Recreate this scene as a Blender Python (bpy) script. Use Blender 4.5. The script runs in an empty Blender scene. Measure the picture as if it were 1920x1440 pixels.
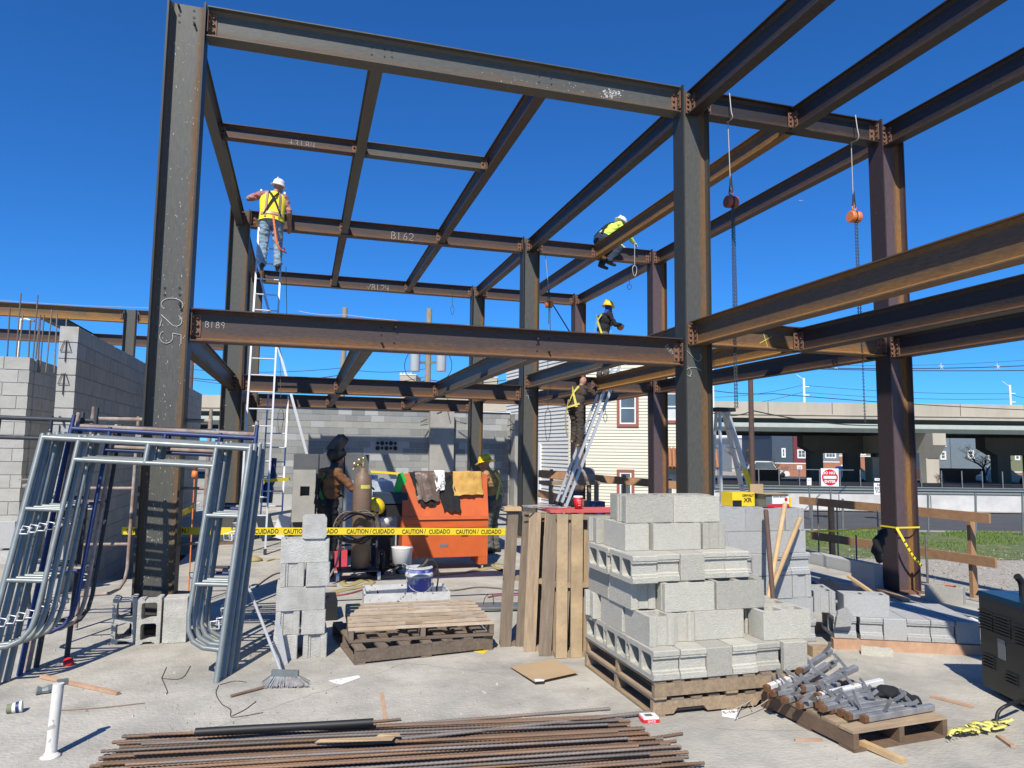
import bpy, bmesh, math, random
import numpy as np
from mathutils import Vector, Matrix, noise
from mathutils.geometry import tessellate_polygon
random.seed(11)
S = bpy.context.scene
C = S.collection
PI = math.pi
# ------------------------------------------------------------------ camera
FOC = 1344.66; YAW = .28354; PIT = .09344; ROL = .012436; EYE = 1.75
fw = Vector((math.sin(YAW)*math.cos(PIT), math.cos(YAW)*math.cos(PIT), math.sin(PIT)))
rt0 = Vector((math.cos(YAW), -math.sin(YAW), 0)); up0 = rt0.cross(fw)
rt = rt0*math.cos(ROL)+up0*math.sin(ROL); up = up0*math.cos(ROL)-rt0*math.sin(ROL)
cam = bpy.data.cameras.new('camera'); camo = bpy.data.objects.new('camera', cam); C.objects.link(camo)
camo.matrix_world = Matrix(((rt.x, up.x, -fw.x, 0), (rt.y, up.y, -fw.y, 0), (rt.z, up.z, -fw.z, EYE), (0, 0, 0, 1)))
cam.sensor_width = 36; cam.lens = FOC/1920*36; cam.clip_end = 3000; cam.clip_start = .05
S.camera = camo
# ------------------------------------------------------------------ light
SUN_AZ = 26.0; SUN_EL = 47.0     # light travels towards +Y, 26 deg to the right
w = bpy.data.worlds.new('World'); S.world = w; w.use_nodes = True
nt = w.node_tree; nt.nodes.clear()
sky = nt.nodes.new('ShaderNodeTexSky'); sky.sky_type = 'NISHITA'; sky.sun_disc = False
sky.sun_elevation = math.radians(SUN_EL); sky.sun_rotation = math.radians(180+SUN_AZ)
sky.air_density = 1.0; sky.dust_density = .0; sky.ozone_density = 3.0; sky.altitude = 600
hs = nt.nodes.new('ShaderNodeVectorMath'); hs.operation = 'MULTIPLY'; hs.inputs[1].default_value = (.26, .84, 1.55)     # deep, strongly saturated blue
bg = nt.nodes.new('ShaderNodeBackground'); bg.inputs[1].default_value = .080
wo = nt.nodes.new('ShaderNodeOutputWorld')
nt.links.new(sky.outputs[0], hs.inputs[0]); nt.links.new(hs.outputs[0], bg.inputs[0]); nt.links.new(bg.outputs[0], wo.inputs[0])
sl = bpy.data.lights.new('sun', 'SUN'); sl.energy = 5.0; sl.angle = math.radians(.5); sl.color = (1, .94, .84)
so = bpy.data.objects.new('sun', sl); C.objects.link(so)
ce = math.cos(math.radians(SUN_EL))
sd = Vector((math.sin(math.radians(SUN_AZ))*ce, math.cos(math.radians(SUN_AZ))*ce, -math.sin(math.radians(SUN_EL))))
so.rotation_euler = sd.to_track_quat('-Z', 'Y').to_euler(); so.location = (-20, -40, 50)
S.view_settings.view_transform = 'Standard'; S.view_settings.look = 'None'
S.view_settings.gamma = 1; S.view_settings.exposure = 0.24; S.view_settings.use_curve_mapping = False
# ------------------------------------------------------------------ picture-to-place helpers (rays from the viewpoint meet real planes)
EYEV = Vector((0, 0, EYE))
def ray(px, py): return fw+rt*((px-960)/FOC)-up*((py-720)/FOC)
def G(px, py, z=0.): d = ray(px, py); return EYEV+d*((z-EYE)/d.z)
def OY(px, py, Y): d = ray(px, py); return EYEV+d*(Y/d.y)
def OX(px, py, X): d = ray(px, py); return EYEV+d*(X/d.x)
HF = Vector((math.sin(YAW), math.cos(YAW), 0)); HR = rt0
def FD(px, py, dep): d = ray(px, py); return EYEV+d*(dep/d.dot(HF))
def FZ(px, dep, z, py=850):
    p = FD(px, py, dep); p.z = z; return p
# ------------------------------------------------------------------ materials
MATS = {}
def N(nt, t, **k):
    n = nt.nodes.new(t)
    for a, b in k.items(): setattr(n, a, b)
    return n
def mat(name, col, rough=.7, metal=0., var=.15, scale=8., bump=.0, bscale=60., col2=None, spots=None, spec=.5, stretch=(1, 1, 1), objvar=.0, coat=0., thr=(.35, .7), trans=0., emis=None):
    """base colour mottled with noise, a second colour by a coarser noise, fine bump"""
    if name in MATS: return MATS[name]
    m = bpy.data.materials.new(name); m.use_nodes = True; nt = m.node_tree; L = nt.links
    b = nt.nodes['Principled BSDF']; b.inputs['Roughness'].default_value = rough; b.inputs['Metallic'].default_value = metal
    b.inputs['Specular IOR Level'].default_value = spec
    tc = N(nt, 'ShaderNodeTexCoord'); mp = N(nt, 'ShaderNodeMapping'); mp.inputs['Scale'].default_value = stretch
    oi = N(nt, 'ShaderNodeObjectInfo'); ad = N(nt, 'ShaderNodeVectorMath', operation='ADD')
    sc = N(nt, 'ShaderNodeVectorMath', operation='SCALE'); sc.inputs['Scale'].default_value = 37.
    cmb = N(nt, 'ShaderNodeCombineXYZ')
    for i in range(3): L.new(oi.outputs['Random'], cmb.inputs[i])
    L.new(cmb.outputs[0], sc.inputs[0]); L.new(tc.outputs['Object'], ad.inputs[0]); L.new(sc.outputs[0], ad.inputs[1]); L.new(ad.outputs[0], mp.inputs[0])
    n1 = N(nt, 'ShaderNodeTexNoise'); n1.inputs['Scale'].default_value = scale; n1.inputs['Detail'].default_value = 6; n1.inputs['Roughness'].default_value = .65
    L.new(mp.outputs[0], n1.inputs['Vector'])
    r1 = N(nt, 'ShaderNodeMapRange'); r1.inputs[1].default_value = .25; r1.inputs[2].default_value = .75
    r1.inputs[3].default_value = 1-var; r1.inputs[4].default_value = 1+var
    L.new(n1.outputs[0], r1.inputs[0])
    c = N(nt, 'ShaderNodeRGB'); c.outputs[0].default_value = (*col, 1)
    last = c.outputs[0]
    if col2:
        n2 = N(nt, 'ShaderNodeTexNoise'); n2.inputs['Scale'].default_value = scale*.35; n2.inputs['Detail'].default_value = 8; n2.inputs['Roughness'].default_value = .7
        L.new(mp.outputs[0], n2.inputs['Vector'])
        r2 = N(nt, 'ShaderNodeMapRange'); r2.inputs[1].default_value = thr[0]; r2.inputs[2].default_value = thr[1]; L.new(n2.outputs[0], r2.inputs[0])
        mx = N(nt, 'ShaderNodeMixRGB'); L.new(r2.outputs[0], mx.inputs[0]); L.new(last, mx.inputs[1]); mx.inputs[2].default_value = (*col2, 1); last = mx.outputs[0]
    if spots:
        n3 = N(nt, 'ShaderNodeTexNoise'); n3.inputs['Scale'].default_value = spots[1]; n3.inputs['Detail'].default_value = 2
        L.new(mp.outputs[0], n3.inputs['Vector'])
        r3 = N(nt, 'ShaderNodeMapRange'); r3.inputs[1].default_value = spots[2]; r3.inputs[2].default_value = spots[2]+.05; L.new(n3.outputs[0], r3.inputs[0])
        mx = N(nt, 'ShaderNodeMixRGB'); L.new(r3.outputs[0], mx.inputs[0]); L.new(last, mx.inputs[1]); mx.inputs[2].default_value = (*spots[0], 1); last = mx.outputs[0]
    mu = N(nt, 'ShaderNodeVectorMath', operation='SCALE'); L.new(last, mu.inputs[0])
    if objvar:
        ro = N(nt, 'ShaderNodeMapRange'); ro.inputs[3].default_value = 1-objvar; ro.inputs[4].default_value = 1+objvar; L.new(oi.outputs['Random'], ro.inputs[0])
        mm = N(nt, 'ShaderNodeMath', operation='MULTIPLY'); L.new(ro.outputs[0], mm.inputs[0]); L.new(r1.outputs[0], mm.inputs[1]); L.new(mm.outputs[0], mu.inputs['Scale'])
    else: L.new(r1.outputs[0], mu.inputs['Scale'])
    L.new(mu.outputs[0], b.inputs['Base Color'])
    if bump:
        nb = N(nt, 'ShaderNodeTexNoise'); nb.inputs['Scale'].default_value = bscale; nb.inputs['Detail'].default_value = 4
        L.new(mp.outputs[0], nb.inputs['Vector'])
        bp = N(nt, 'ShaderNodeBump'); bp.inputs['Strength'].default_value = bump; bp.inputs['Distance'].default_value = .01
        L.new(nb.outputs[0], bp.inputs['Height']); L.new(bp.outputs[0], b.inputs['Normal'])
    if coat: b.inputs['Coat Weight'].default_value = coat
    if trans: b.inputs['Transmission Weight'].default_value = trans
    MATS[name] = m; return m
def steelmat(name, mill, rust, bias=0., flange=None):
    """hot-rolled steel: mill scale with rust where the rust attribute is high (fillets, lower flanges)"""
    m = bpy.data.materials.new(name); m.use_nodes = True; nt = m.node_tree; L = nt.links
    b = nt.nodes['Principled BSDF']; b.inputs['Roughness'].default_value = .62; b.inputs['Specular IOR Level'].default_value = .35
    at = N(nt, 'ShaderNodeAttribute'); at.attribute_name = 'rust'
    tc = N(nt, 'ShaderNodeTexCoord'); mp = N(nt, 'ShaderNodeMapping'); mp.inputs['Scale'].default_value = (.6, 3, 3)
    oi = N(nt, 'ShaderNodeObjectInfo'); cmb = N(nt, 'ShaderNodeCombineXYZ'); sc = N(nt, 'ShaderNodeVectorMath', operation='SCALE'); sc.inputs['Scale'].default_value = 29.
    ad = N(nt, 'ShaderNodeVectorMath', operation='ADD')
    for i in range(3): L.new(oi.outputs['Random'], cmb.inputs[i])
    L.new(cmb.outputs[0], sc.inputs[0]); L.new(tc.outputs['Object'], ad.inputs[0]); L.new(sc.outputs[0], ad.inputs[1]); L.new(ad.outputs[0], mp.inputs[0])
    n1 = N(nt, 'ShaderNodeTexNoise'); n1.inputs['Scale'].default_value = 2.2; n1.inputs['Detail'].default_value = 8; n1.inputs['Roughness'].default_value = .65
    n2 = N(nt, 'ShaderNodeTexNoise'); n2.inputs['Scale'].default_value = 22; n2.inputs['Detail'].default_value = 5; n2.inputs['Roughness'].default_value = .7
    n3 = N(nt, 'ShaderNodeTexNoise'); n3.inputs['Scale'].default_value = 70; n3.inputs['Detail'].default_value = 3
    for n in (n1, n2): L.new(mp.outputs[0], n.inputs['Vector'])
    L.new(ad.outputs[0], n3.inputs['Vector'])
    a1 = N(nt, 'ShaderNodeMath', operation='MULTIPLY_ADD'); L.new(n1.outputs[0], a1.inputs[0]); a1.inputs[1].default_value = 1.1; L.new(at.outputs['Fac'], a1.inputs[2])
    a2 = N(nt, 'ShaderNodeMath', operation='MULTIPLY_ADD'); L.new(n2.outputs[0], a2.inputs[0]); a2.inputs[1].default_value = .5; L.new(a1.outputs[0], a2.inputs[2])
    r = N(nt, 'ShaderNodeMapRange'); r.inputs[1].default_value = .9-bias; r.inputs[2].default_value = 1.6-bias; L.new(a2.outputs[0], r.inputs[0])
    mx = N(nt, 'ShaderNodeMixRGB'); L.new(r.outputs[0], mx.inputs[0]); mx.inputs[1].default_value = (*mill, 1); mx.inputs[2].default_value = (*rust, 1)
    v = N(nt, 'ShaderNodeMapRange'); v.inputs[1].default_value = .3; v.inputs[2].default_value = .7; v.inputs[3].default_value = .78; v.inputs[4].default_value = 1.2; L.new(n2.outputs[0], v.inputs[0])
    dk = N(nt, 'ShaderNodeMapRange'); dk.inputs[1].default_value = -.6; dk.inputs[2].default_value = -.15; dk.inputs[3].default_value = .35; dk.inputs[4].default_value = 1.; L.new(at.outputs['Fac'], dk.inputs[0])
    vd = N(nt, 'ShaderNodeMath', operation='MULTIPLY'); L.new(v.outputs[0], vd.inputs[0]); L.new(dk.outputs[0], vd.inputs[1])
    s = N(nt, 'ShaderNodeVectorMath', operation='SCALE'); L.new(mx.outputs[0], s.inputs[0]); L.new(vd.outputs[0], s.inputs['Scale'])
    sp = N(nt, 'ShaderNodeMapRange'); sp.inputs[1].default_value = .735; sp.inputs[2].default_value = .77; L.new(n3.outputs[0], sp.inputs[0])
    m2 = N(nt, 'ShaderNodeMixRGB'); L.new(sp.outputs[0], m2.inputs[0]); L.new(s.outputs[0], m2.inputs[1]); m2.inputs[2].default_value = (.42, .40, .36, 1)
    L.new(m2.outputs[0], b.inputs['Base Color'])
    rr = N(nt, 'ShaderNodeMapRange'); rr.inputs[3].default_value = .5; rr.inputs[4].default_value = .85; L.new(r.outputs[0], rr.inputs[0]); L.new(rr.outputs[0], b.inputs['Roughness'])
    bp = N(nt, 'ShaderNodeBump'); bp.inputs['Strength'].default_value = .15; bp.inputs['Distance'].default_value = .004; L.new(n2.outputs[0], bp.inputs['Height']); L.new(bp.outputs[0], b.inputs['Normal'])
    return m
MILL = steelmat('mill_scale_steel', (.088, .088, .078), (.150, .085, .038), -.05)
BROWN = steelmat('rusty_brown_steel', (.066, .048, .042), (.165, .078, .030), -.03)
ORNG = steelmat('orange_rust_steel', (.12, .075, .04), (.30, .15, .035), .25)
RUSTY = steelmat('rust_brown_steel', (.10, .068, .045), (.22, .11, .035), .15)
PURP = steelmat('purplish_steel', (.105, .072, .076), (.24, .12, .03), -.10)
DARK = steelmat('dark_steel', (.034, .029, .029), (.11, .055, .025), -.10)
M_BOLT = mat('bolt_steel', (.09, .07, .06), .5, .4, .2, 30)
M_SLAB = mat('slab_concrete', (.44, .415, .355), .9, 0, .2, 3.1, .8, 38, col2=(.33, .315, .275), spots=((.31, .295, .26), 30, .70), spec=.2, thr=(.42, .62))
M_CMU = mat('concrete_block', (.50, .48, .405), .95, 0, .12, 60, .9, 150, objvar=.15, spec=.15, spots=((.38, .365, .325), 120, .62), col2=(.44, .425, .37))
M_CMUG = mat('concrete_block_grey', (.42, .425, .415), .95, 0, .12, 50, .9, 150, objvar=.07, spec=.15)
M_CMUO = mat('old_concrete_block', (.42, .41, .37), .95, 0, .2, 9, .9, 110, objvar=.06, spec=.15, col2=(.52, .51, .48))
M_WALLB = mat('wall_block', (.27, .275, .265), .92, 0, .1, 20, .6, 120, objvar=.14, spec=.15)
M_WALLL = mat('wall_block_light', (.33, .33, .30), .92, 0, .1, 20, .6, 120, objvar=.06, spec=.15)
M_WALLW = mat('wall_block_pale', (.40, .39, .355), .92, 0, .14, 6, .6, 120, objvar=.06, spec=.15)
M_MORT = mat('mortar', (.40, .40, .385), .95, 0, .1, 20)
M_MORTD = mat('mortar_grey', (.30, .295, .275), .95, 0, .1, 20)
M_WOOD = mat('pallet_wood', (.36, .26, .16), .85, 0, .28, 6, .3, 40, col2=(.24, .18, .12), stretch=(.8, 7, 7), objvar=.18)
M_WOODD = mat('dark_pallet_wood', (.15, .095, .06), .85, 0, .28, 7, .3, 40, objvar=.1)
M_WOODY = mat('yellowish_pallet_wood', (.42, .30, .17), .85, 0, .25, 6, .3, 40, col2=(.33, .25, .16), objvar=.1)
M_WOODSH = mat('shade_darkened_pallet_wood', (.14, .105, .075), .88, 0, .3, 6, .3, 40, col2=(.20, .155, .115), stretch=(.8, 6, 6), objvar=.15)  # wood toned dark to stand for the shade between the top slats
M_WOODL = mat('bleached_pallet_wood', (.50, .40, .29), .85, 0, .22, 7, .3, 40, col2=(.38, .29, .20), objvar=.15)
M_WOODG = mat('grey_pallet_wood', (.25, .19, .13), .88, 0, .28, 6, .3, 40, col2=(.19, .15, .115), stretch=(.8, 7, 7), objvar=.2)
M_WOODN = mat('new_wood', (.48, .33, .17), .8, 0, .2, 8, .2, 40, objvar=.1)
M_LUMB = mat('reddish_lumber', (.42, .24, .15), .85, 0, .22, 9, .2, 40, col2=(.50, .34, .22))
M_RAIL = mat('brown_lumber', (.36, .20, .10), .85, 0, .22, 9, .2, 40)
M_REDP = mat('red_paint_on_wood', (.55, .10, .09), .8, 0, .15, 12)
M_GALV = mat('galvanised_steel', (.215, .24, .235), .40, .25, .18, 14)
M_GALVR = mat('dull_galvanised', (.18, .20, .20), .46, .25, .2, 14)
M_RTUBE = mat('rusty_tube', (.23, .15, .115), .8, .1, .3, 18, col2=(.38, .34, .30))
M_BTUBE = mat('blue_tube', (.012, .030, .12), .5, 0, .3, 14, col2=(.015, .08, .26), thr=(.58, .72))
M_KTUBE = mat('black_tube', (.03, .035, .045), .6, .1, .3, 14, spots=((.4, .4, .4), 20, .72))
M_ALU = mat('aluminium', (.60, .61, .62), .4, .45, .1, 10)
M_DKG = mat('dark_grey_panel', (.10, .105, .11), .85, 0, .12, 6)
M_BLACK = mat('black_plastic', (.014, .014, .015), .55, 0, .2, 10)
M_BLACKC = mat('black_cloth', (.012, .012, .014), .9, 0, .3, 20, .4, 60)
M_ORANGE = mat('orange_paint', (.62, .125, .025), .5, 0, .12, 3, col2=(.46, .085, .02), spots=((.07, .04, .03), 30, .78))
M_YEL = mat('yellow_plastic', (.85, .58, .02), .45, 0, .05, 4)
M_TAPE = mat('yellow_tape', (.80, .60, .02), .5, 0, .05, 4)
M_TEXT = mat('black_print', (.01, .01, .01), .6, 0, 0, 4)
M_WHITE = mat('white_paint', (.78, .78, .76), .6, 0, .05, 4)
M_WPRINT = mat('white_print', (.8, .8, .8), .6, 0, 0, 4)
M_REDS = mat('red_sign', (.55, .012, .02), .45, 0, .03, 4)
M_REDPL = mat('red_plastic', (.62, .02, .03), .4, 0, .05, 4)
M_PINK = mat('pinkish_red', (.55, .06, .08), .5, 0, .05, 4)
M_CHALK = mat('chalk', (.50, .50, .48), .95, 0, .25, 60)
M_CHALKY = mat('yellow_chalk', (.75, .65, .10), .95, 0, .2, 60)
M_BRED = mat('rusty_clip', (.20, .10, .06), .8, .1, .3, 30)
M_RUST = mat('rebar_rust', (.21, .115, .06), .8, .1, .3, 10, col2=(.15, .125, .105), stretch=(.35, 4, 4), objvar=.3)
M_RUST2 = mat('rebar_grey', (.17, .15, .135), .65, .2, .3, 10, col2=(.22, .125, .07), stretch=(.35, 4, 4), objvar=.3, thr=(.5, .65))
M_SIDE = mat('cream_siding', (.66, .62, .49), .7, 0, .04, 2)
M_SIDEW = mat('white_siding', (.60, .585, .53), .7, 0, .04, 2)
M_TRIM = mat('brown_red_trim', (.30, .10, .07), .7, 0, .1, 6)
M_GLASS = mat('window_glass', (.10, .13, .15), .08, 0, .15, 1.2, spec=.9)
M_CURT = mat('curtain', (.6, .62, .63), .9, 0, .12, 5)
M_ROOFT = mat('orange_roof_tiles', (.34, .15, .07), .85, 0, .2, 10)
M_BRIDGE = mat('bridge_concrete', (.46, .41, .32), .9, 0, .12, .7, col2=(.37, .33, .26), stretch=(1, 1, .25))
M_SHADEC = mat('shade_dark_concrete', (.13, .12, .105), .9, 0, .12, 1)  # bent concrete, its colour darkened to stand for shade under the deck
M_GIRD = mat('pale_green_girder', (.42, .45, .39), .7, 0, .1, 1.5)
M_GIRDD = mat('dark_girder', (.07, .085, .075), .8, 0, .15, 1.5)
M_SLATE = mat('slate_blue_siding', (.055, .08, .11), .8, 0, .08, 2)
M_BURG = mat('burgundy_siding', (.17, .035, .04), .8, 0, .08, 2)
M_BGREY = mat('blue_grey_siding', (.16, .21, .25), .8, 0, .06, 2)
M_TAN = mat('tan_siding', (.42, .37, .28), .8, 0, .06, 2)
M_GREENS = mat('olive_siding', (.18, .20, .12), .8, 0, .06, 2)
M_BRICK = mat('brick_red', (.36, .16, .10), .9, 0, .12, 3)
M_WHSE = mat('warehouse_grey', (.42, .42, .39), .8, 0, .06, 1)
M_ASPH = mat('asphalt', (.085, .085, .085), .9, 0, .15, 1.2, .3, 30, spec=.2)
M_CONC = mat('pale_concrete', (.38, .36, .32), .9, 0, .12, 3, .3, 30, col2=(.30, .29, .26))
M_BARR = mat('white_barrier', (.60, .59, .56), .85, 0, .12, 2, col2=(.45, .44, .42))
M_GRAV = mat('gravel', (.30, .275, .225), .95, 0, .5, 22, 1., 45, col2=(.40, .37, .31))
M_GRASS = mat('lawn_soil', (.10, .13, .035), .95, 0, .5, 9, .6, 40, col2=(.27, .24, .17), thr=(.5, .68))
M_BLADE = mat('grass_blade', (.12, .19, .035), .8, 0, .35, 3, objvar=.1)
M_WOODP = mat('weathered_pole', (.30, .25, .17), .9, 0, .3, 7, stretch=(3, 3, .5))
M_BROWNP = mat('brown_pole', (.10, .06, .045), .8, 0, .2, 7)
M_TRANSF = mat('pale_grey_paint', (.55, .58, .60), .5, 0, .05, 3)
M_BARK = mat('bark', (.11, .09, .07), .9, 0, .2, 6)
M_SKIN = mat('skin', (.38, .20, .13), .6, 0, .08, 12)
M_JEAN = mat('washed_denim', (.22, .30, .38), .9, 0, .25, 18, .4, 60)
M_REDSH = mat('red_checked_shirt', (.34, .09, .08), .9, 0, .35, 22, .4, 50, col2=(.42, .25, .22))
M_VESTY = mat('yellow_vest', (.85, .72, .03), .8, 0, .08, 12)
M_LIME = mat('lime_hoodie', (.62, .85, .10), .85, 0, .1, 12)
M_REFL = mat('silver_orange_tape', (.45, .30, .22), .5, .1, .1, 12)
M_BRSH = mat('dark_brown_cloth', (.055, .040, .032), .9, 0, .3, 16, .4, 60)
M_TANJ = mat('tan_canvas_jacket', (.17, .075, .03), .9, 0, .25, 14, .4, 60)
M_KHAK = mat('khaki_jacket', (.42, .25, .09), .9, 0, .25, 14, .4, 60)
M_GREYT = mat('grey_trousers', (.11, .105, .09), .9, 0, .25, 14, .4, 60)
M_BLUEH = mat('blue_hood', (.02, .05, .28), .85, 0, .2, 14)
M_NAVY = mat('navy_cloth', (.02, .035, .06), .9, 0, .2, 14)
M_BOOT = mat('dark_boot', (.03, .022, .018), .6, 0, .2, 14)
M_TBOOT = mat('tan_boot', (.30, .20, .10), .8, 0, .2, 14)
M_HWHITE = mat('white_hard_hat', (.72, .72, .72), .35, 0, .04, 6)
M_HYEL = mat('yellow_hard_hat', (.85, .52, .01), .35, 0, .04, 6)
M_STRAP = mat('yellow_strap', (.55, .50, .10), .8, 0, .15, 14)
M_KHSTR = mat('khaki_lifting_strap', (.36, .29, .12), .85, 0, .2, 14)
M_GSTR = mat('green_black_strap', (.04, .12, .03), .8, 0, .4, 40)
M_LEATHY = mat('yellow_leather', (.52, .30, .07), .75, 0, .2, 9, .5, 30)
M_LEATHB = mat('brown_leather', (.13, .09, .07), .45, 0, .3, 9, .5, 30)
M_GLOVE = mat('pale_glove', (.6, .52, .38), .9, 0, .1, 14)
M_CYL = mat('brown_cylinder_paint', (.20, .13, .085), .55, 0, .15, 8, col2=(.15, .10, .07))
M_BRASS = mat('brass', (.55, .42, .18), .35, .8, .1, 10)
M_HOSE = mat('grey_brown_hose', (.13, .11, .09), .6, 0, .2, 14)
M_HOSER = mat('dull_red_hose', (.30, .07, .07), .6, 0, .2, 14)
M_PVC = mat('white_pvc', (.66, .68, .72), .4, 0, .05, 6)
M_FILM = mat('stretch_film', (.42, .47, .54), .25, 0, .35, 5, .5, 12)
M_GREENP = mat('green_bag', (.02, .42, .06), .6, 0, .1, 14)
M_BLUEP = mat('blue_bucket_plastic', (.02, .04, .32), .45, 0, .2, 8, col2=(.45, .48, .52), thr=(.52, .62))
M_MORTB = mat('mortar_spatter', (.50, .51, .50), .9, 0, .2, 12, spots=((.03, .03, .03), 22, .62))
M_CARD = mat('cardboard', (.42, .30, .17), .9, 0, .08, 5)
M_GALVS = mat('bundle_steel', (.34, .37, .39), .4, .7, .25, 12)
M_TUBEST = mat('brace_tube_steel', (.24, .245, .25), .42, .35, .3, 12, col2=(.36, .365, .37))
M_TUBEW = mat('bare_bright_steel', (.75, .75, .74), .4, .2, .05, 12)
M_TUBER = mat('cut_rusty_end', (.15, .07, .03), .8, 0, .3, 20)
M_GENB = mat('dark_teal_paint', (.008, .012, .014), .4, 0, .1, 5)
M_GENT = mat('blue_paint', (.006, .022, .035), .3, 0, .1, 5)
M_CARS = mat('silver_car', (.42, .44, .46), .25, .5, .03, 2)
M_CARW = mat('white_car', (.72, .72, .72), .25, 0, .03, 2)
M_PIPE = mat('spattered_white_pipe', (.66, .64, .58), .7, 0, .15, 14, spots=((.38, .36, .32), 26, .62))
M_BROOM = mat('broom_bristle', (.30, .33, .35), .9, 0, .3, 30, col2=(.20, .15, .12))
M_TARP = mat('black_plastic_sheet', (.02, .022, .026), .35, 0, .3, 9, .8, 14)
M_WIRE = mat('dark_wire', (.05, .045, .04), .6, .2, .1, 9)
M_ZINC = mat('pale_wire', (.50, .48, .44), .5, .3, .1, 9)
M_HOIST = mat('hoist_orange', (.72, .20, .05), .45, 0, .1, 8)
M_HOISTR = mat('hoist_red', (.30, .07, .04), .5, 0, .15, 8)
M_CHAIN = mat('chain_steel', (.10, .10, .10), .45, .6, .1, 8)
M_ORN2 = mat('orange_lanyard', (.80, .20, .08), .7, 0, .1, 8)
def nth(i):
    o = ['first', 'second', 'third', 'fourth', 'fifth', 'sixth', 'seventh', 'eighth', 'ninth', 'tenth', 'eleventh', 'twelfth', 'thirteenth', 'fourteenth', 'fifteenth', 'sixteenth', 'seventeenth', 'eighteenth', 'nineteenth']
    if i < 19: return o[i]
    t, u = divmod(i+1, 10); return {2: 'twentieth', 3: 'thirtieth', 4: 'fortieth', 5: 'fiftieth'}[t] if u == 0 else {2: 'twenty', 3: 'thirty', 4: 'forty', 5: 'fifty'}[t]+'-'+o[u-1]
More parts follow.
